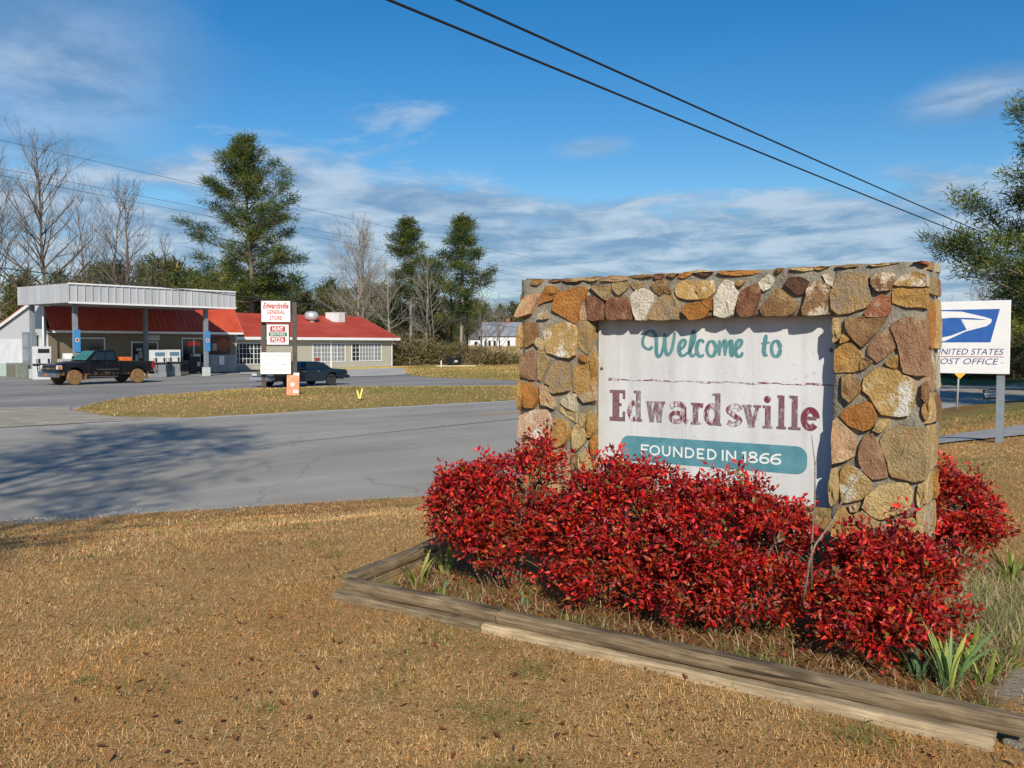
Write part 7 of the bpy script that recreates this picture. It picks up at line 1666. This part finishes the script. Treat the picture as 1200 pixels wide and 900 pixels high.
def right_pine():
    Z = 44; X, Y = at_px(1288, Z); g = hz(X, Y)
    cols = ([(0.05,0.085,0.02),(0.085,0.125,0.026),(0.135,0.165,0.035),(0.19,0.20,0.045),(0.032,0.06,0.02)], [3, 5, 5, 3, 3])
    plant_tree('pine_tree', pine_parts(63, top_h(150, Z, g), 0.12, 6.6, 84, 64, 0.36, 0.27, 0.042, 0.42, cols, gaps=0.22, trunk_r=0.3, clm=2.3), (X, Y, g), 'bright green pine at the right edge behind the post office sign', 'trees right of the stone sign')
right_pine()
BT = [(58, 140, 104, 71, 1, 0.50, 'tallest bare grey tree at the left, above the canopy'), (4, 168, 100, 72, 2, 0.45, 'bare grey tree cut by the left edge of the picture'), (118, 205, 108, 73, 2, 0.42, 'slender bare tree, left of the two above the middle of the canopy'), (148, 208, 106, 74, 1, 0.45, 'slender bare tree, right of the two above the middle of the canopy'),
      (195, 268, 118, 75, 1, 0.45, 'small faint bare tree left of the tall broad pine'), (418, 250, 108, 76, 3, 0.42, 'pale many-stemmed bare tree behind the red wing roof'), (455, 300, 104, 77, 1, 0.4, 'thin bare sapling between the pale bare tree and the slim pines'), (500, 290, 106, 78, 1, 0.42, 'thin pale bare tree between the two slim pines'), (572, 330, 112, 79, 1, 0.42, 'short bare tree right of the slim pines')]
for px, py, Z, seed, tk, sp_, lb in BT:
    X, Y = at_px(px, Z); g = hz(X, Y); plant_tree('bare_tree', leader_parts(seed, top_h(py, Z, g)*1.02, tk, 0.34 if px == 58 else 0.27, 36 if px in (58, 418) else 24, depth=4 if px in (58, 4, 118, 148, 418) else 3), (X, Y, g), lb, 'bare trees behind the store', M_GBARK if px > 400 else M_BARK)
def far_right_trees():
    for px, py, Z, seed, lb in ((1150, 310, 78, 91, 'bare tree across the road behind the post office sign'), (1195, 300, 74, 92, 'bare tree across the road at the right edge')):
        X, Y = at_px(px, Z); g = hz(X, Y); plant_tree('bare_tree', leader_parts(seed, top_h(py, Z, g), 2), (X, Y, g), lb, 'trees right of the stone sign')
far_right_trees()
# trees standing out of the picture, whose shadows reach into it
def shade_trees():
    X, Y = -5.7, -9.0; plant_tree('pine_tree', pine_parts(81, 18.5, 0.40, 4.8, 30, 16, 0.34, 0.42, 0.07, 0.5, gaps=0.35), (X, Y, hz(X, Y)), 'pine behind the viewer shading the road at the left', 'roadside trees out of the picture')
    X, Y = 21.5, 20.5; plant_tree('pine_tree', pine_parts(82, 11.5, 0.34, 4.0, 46, 30, 0.4, 0.45, 0.08, 0.5), (X, Y, hz(X, Y)), 'pine right of the picture shading the far bend of the road', 'roadside trees out of the picture')
shade_trees()

# ---- woodland and brush masses
M_WBARK = pmat('woodland_bark', (0.12, 0.10, 0.08), (0.21, 0.18, 0.145), 3, 0.9)
def woodland(name, spots, protos, label, mats):
    Vs, Fs, Cs = [], [], []; base = 0; rs = np.random.RandomState(5); TV, TF = [], []; tb = 0
    for (x, y, h, k) in spots:
        (V, F), fol = protos[k]; a = rs.rand()*6.28; R3 = np.array([[math.cos(a), -math.sin(a), 0], [math.sin(a), math.cos(a), 0], [0, 0, 1]])
        s = h; w = s*(0.85+0.35*rs.rand()); sc = np.array([w, w, s]); o = np.array([x, y, hz(x, y)-0.1])
        if fol is not None: V = V[:100]; F = np.concatenate([i*10+np.array([[k, (k+1) % 5, 5+(k+1) % 5, 5+k] for k in range(5)]) for i in range(10)], 0)   # stem only
        TV.append((V*sc)@R3.T+o); TF.append(F+tb); tb += len(V)
        if fol is not None:
            Vs.append((fol[0]*sc)@R3.T+o); Fs.append(fol[1]+base); Cs.append(fol[2]*(0.75+0.5*rs.rand())*np.array([1+0.15*rs.randn(), 1, 1])); base += len(fol[0])
    if Vs: tag(npmesh(name, np.concatenate(Vs), np.concatenate(Fs), mats[0], col=np.clip(np.concatenate(Cs), 0.004, 1)), label, 'woodland', kind='stuff')
    return np.concatenate(TV), np.concatenate(TF)
def unit(parts, H):
    (V, F), fol = parts; return (V/H, F), (None if fol is None else (fol[0]/H, fol[1], fol[2]))
def woods():
    rs = np.random.RandomState(33)
    OL = ([(0.07,0.10,0.03),(0.115,0.135,0.038),(0.16,0.15,0.05),(0.05,0.075,0.024),(0.20,0.16,0.07)], [4, 5, 3, 3, 2])
    BR = ([(0.16,0.115,0.055),(0.22,0.165,0.085),(0.12,0.10,0.04),(0.28,0.22,0.125),(0.10,0.11,0.035)], [4, 4, 3, 2, 3])
    conf = [unit(pine_parts(200+i, 10, 0.06+0.1*i, 2.6-0.3*i, 30, 13, 0.50, 0.55, 0.11, 0.8, OL), 10) for i in range(3)]
    bare = [unit(leader_parts(300+i, 11, 1+i % 2, 0.25, 14), 11) for i in range(3)]
    spots = []
    for i in range(92):
        px = rs.uniform(-60, 660); Z = rs.uniform(112, 165); prof = np.interp(px, [-60, 0, 60, 150, 215, 300, 380, 450, 560, 620, 660], [325, 322, 318, 312, 306, 318, 325, 335, 345, 355, 352])
        X = (px-600)/1100*Z; py = prof+rs.uniform(-6, 34)
        if 545 < px < 625 and Z < 192: Z = rs.uniform(205, 230); X = (px-600)/1100*Z; py = np.interp(px, [545, 625], [350, 356])+rs.uniform(-4, 10)
        spots.append((X, Z, max(3.0, 1.6+(404-py)/1100*Z-hz(X, Z)), rs.randint(3)))
    for i in range(62):     # beyond the road on the right and behind the sign
        px = rs.uniform(640, 1330); Z = rs.uniform(95, 135); py = rs.uniform(356, 384); X = (px-600)/1100*Z; spots.append((X, Z, max(3.0, 1.6+(404-py)/1100*Z-hz(X, Z)), rs.randint(3)))
    TV, TF = woodland('woodland', spots, conf, 'dark green mixed woodland closing the view behind the store', (M_NEEDLE,))
    bsp = []
    for i in range(38):
        px = rs.uniform(-40, 600); Z = rs.uniform(100, 128); py = rs.uniform(300, 352)
        if 372 < px < 462: py += 20
        X = (px-600)/1100*Z; bsp.append((X, Z, max(3, 1.6+(404-py)/1100*Z-hz(X, Z)), rs.randint(3)))
    for i in range(26):
        px = rs.uniform(1090, 1330); Z = rs.uniform(62, 90); py = rs.uniform(330, 385); X = (px-600)/1100*Z; bsp.append((X, Z, max(2, 1.6+(404-py)/1100*Z-hz(X, Z)), rs.randint(3)))
    BV, BF = woodland('bare_woodland', bsp, bare, '', (M_GBARK,))
    tag(npmesh('bare_woodland', np.concatenate([BV, TV]), np.concatenate([np.concatenate([BF[:, :3], BF[:, 3:]], 1) if False else BF, TF+len(BV)]) if BF.shape[1] == TF.shape[1] else BF, M_WBARK, smooth=True), 'grey leafless woodland stems among the dark green trees', 'woodland', kind='stuff')
    # brush: low tangled mounds
    C = []; D = []
    def mound(px, Z, py0, n, sx):
        X = (px-600)/1100*Z; g = hz(X, Z); h = max(0.6, 1.6+(404-py0)/1100*Z-g)
        for _ in range(n):
            v = rs.randn(3); v /= np.linalg.norm(v); v[2] = abs(v[2]); q = np.array([X, Z, g])+v*np.array([sx, sx*0.8, h])*(0.5+0.5*rs.rand()); C.append(q); D.append(v*0.5+np.array([0, 0, 0.6]))
    for px in np.arange(462, 595, 6): mound(px+rs.uniform(-3, 3), rs.uniform(92, 100), np.interp(px, [462, 520, 595], [392, 397, 413])+rs.uniform(-5, 7), 46, 1.5)
    for px in np.arange(-30, 300, 9): mound(px, rs.uniform(100, 108), rs.uniform(350, 375), 40, 2.2)
    for px in np.arange(1085, 1330, 7): mound(px, rs.uniform(56, 66), rs.uniform(396, 422), 46, 1.7)
    for px in np.arange(640, 1090, 18): mound(px, rs.uniform(70, 85), rs.uniform(395, 415), 30, 2.2)
    V, F, col = clumps(rs, np.array(C), np.array(D), 18, 0.30, 0.36, 0.06, BR, 0.25)
    tag(npmesh('undergrowth', V, F, M_NEEDLE, col=col), 'tangled brown and olive brush along the edge of the woods', 'brush', kind='stuff')
    # tall pale field grass beyond the brush
    n = 9000; px = rs.uniform(480, 640, n); Z = rs.uniform(98, 170, n); X = (px-600)/1100*Z; c = palette(rs, n, [(0.42,0.31,0.15),(0.34,0.24,0.11),(0.50,0.40,0.22)], [4, 3, 2])
    tag(blades('field_grass', X, Z, 0.5+0.4*rs.rand(n), np.full(n, 0.11), 0.3, c, rs=rs), 'tall pale grass on the rise below the farmhouse', 'grass', kind='stuff')
woods()
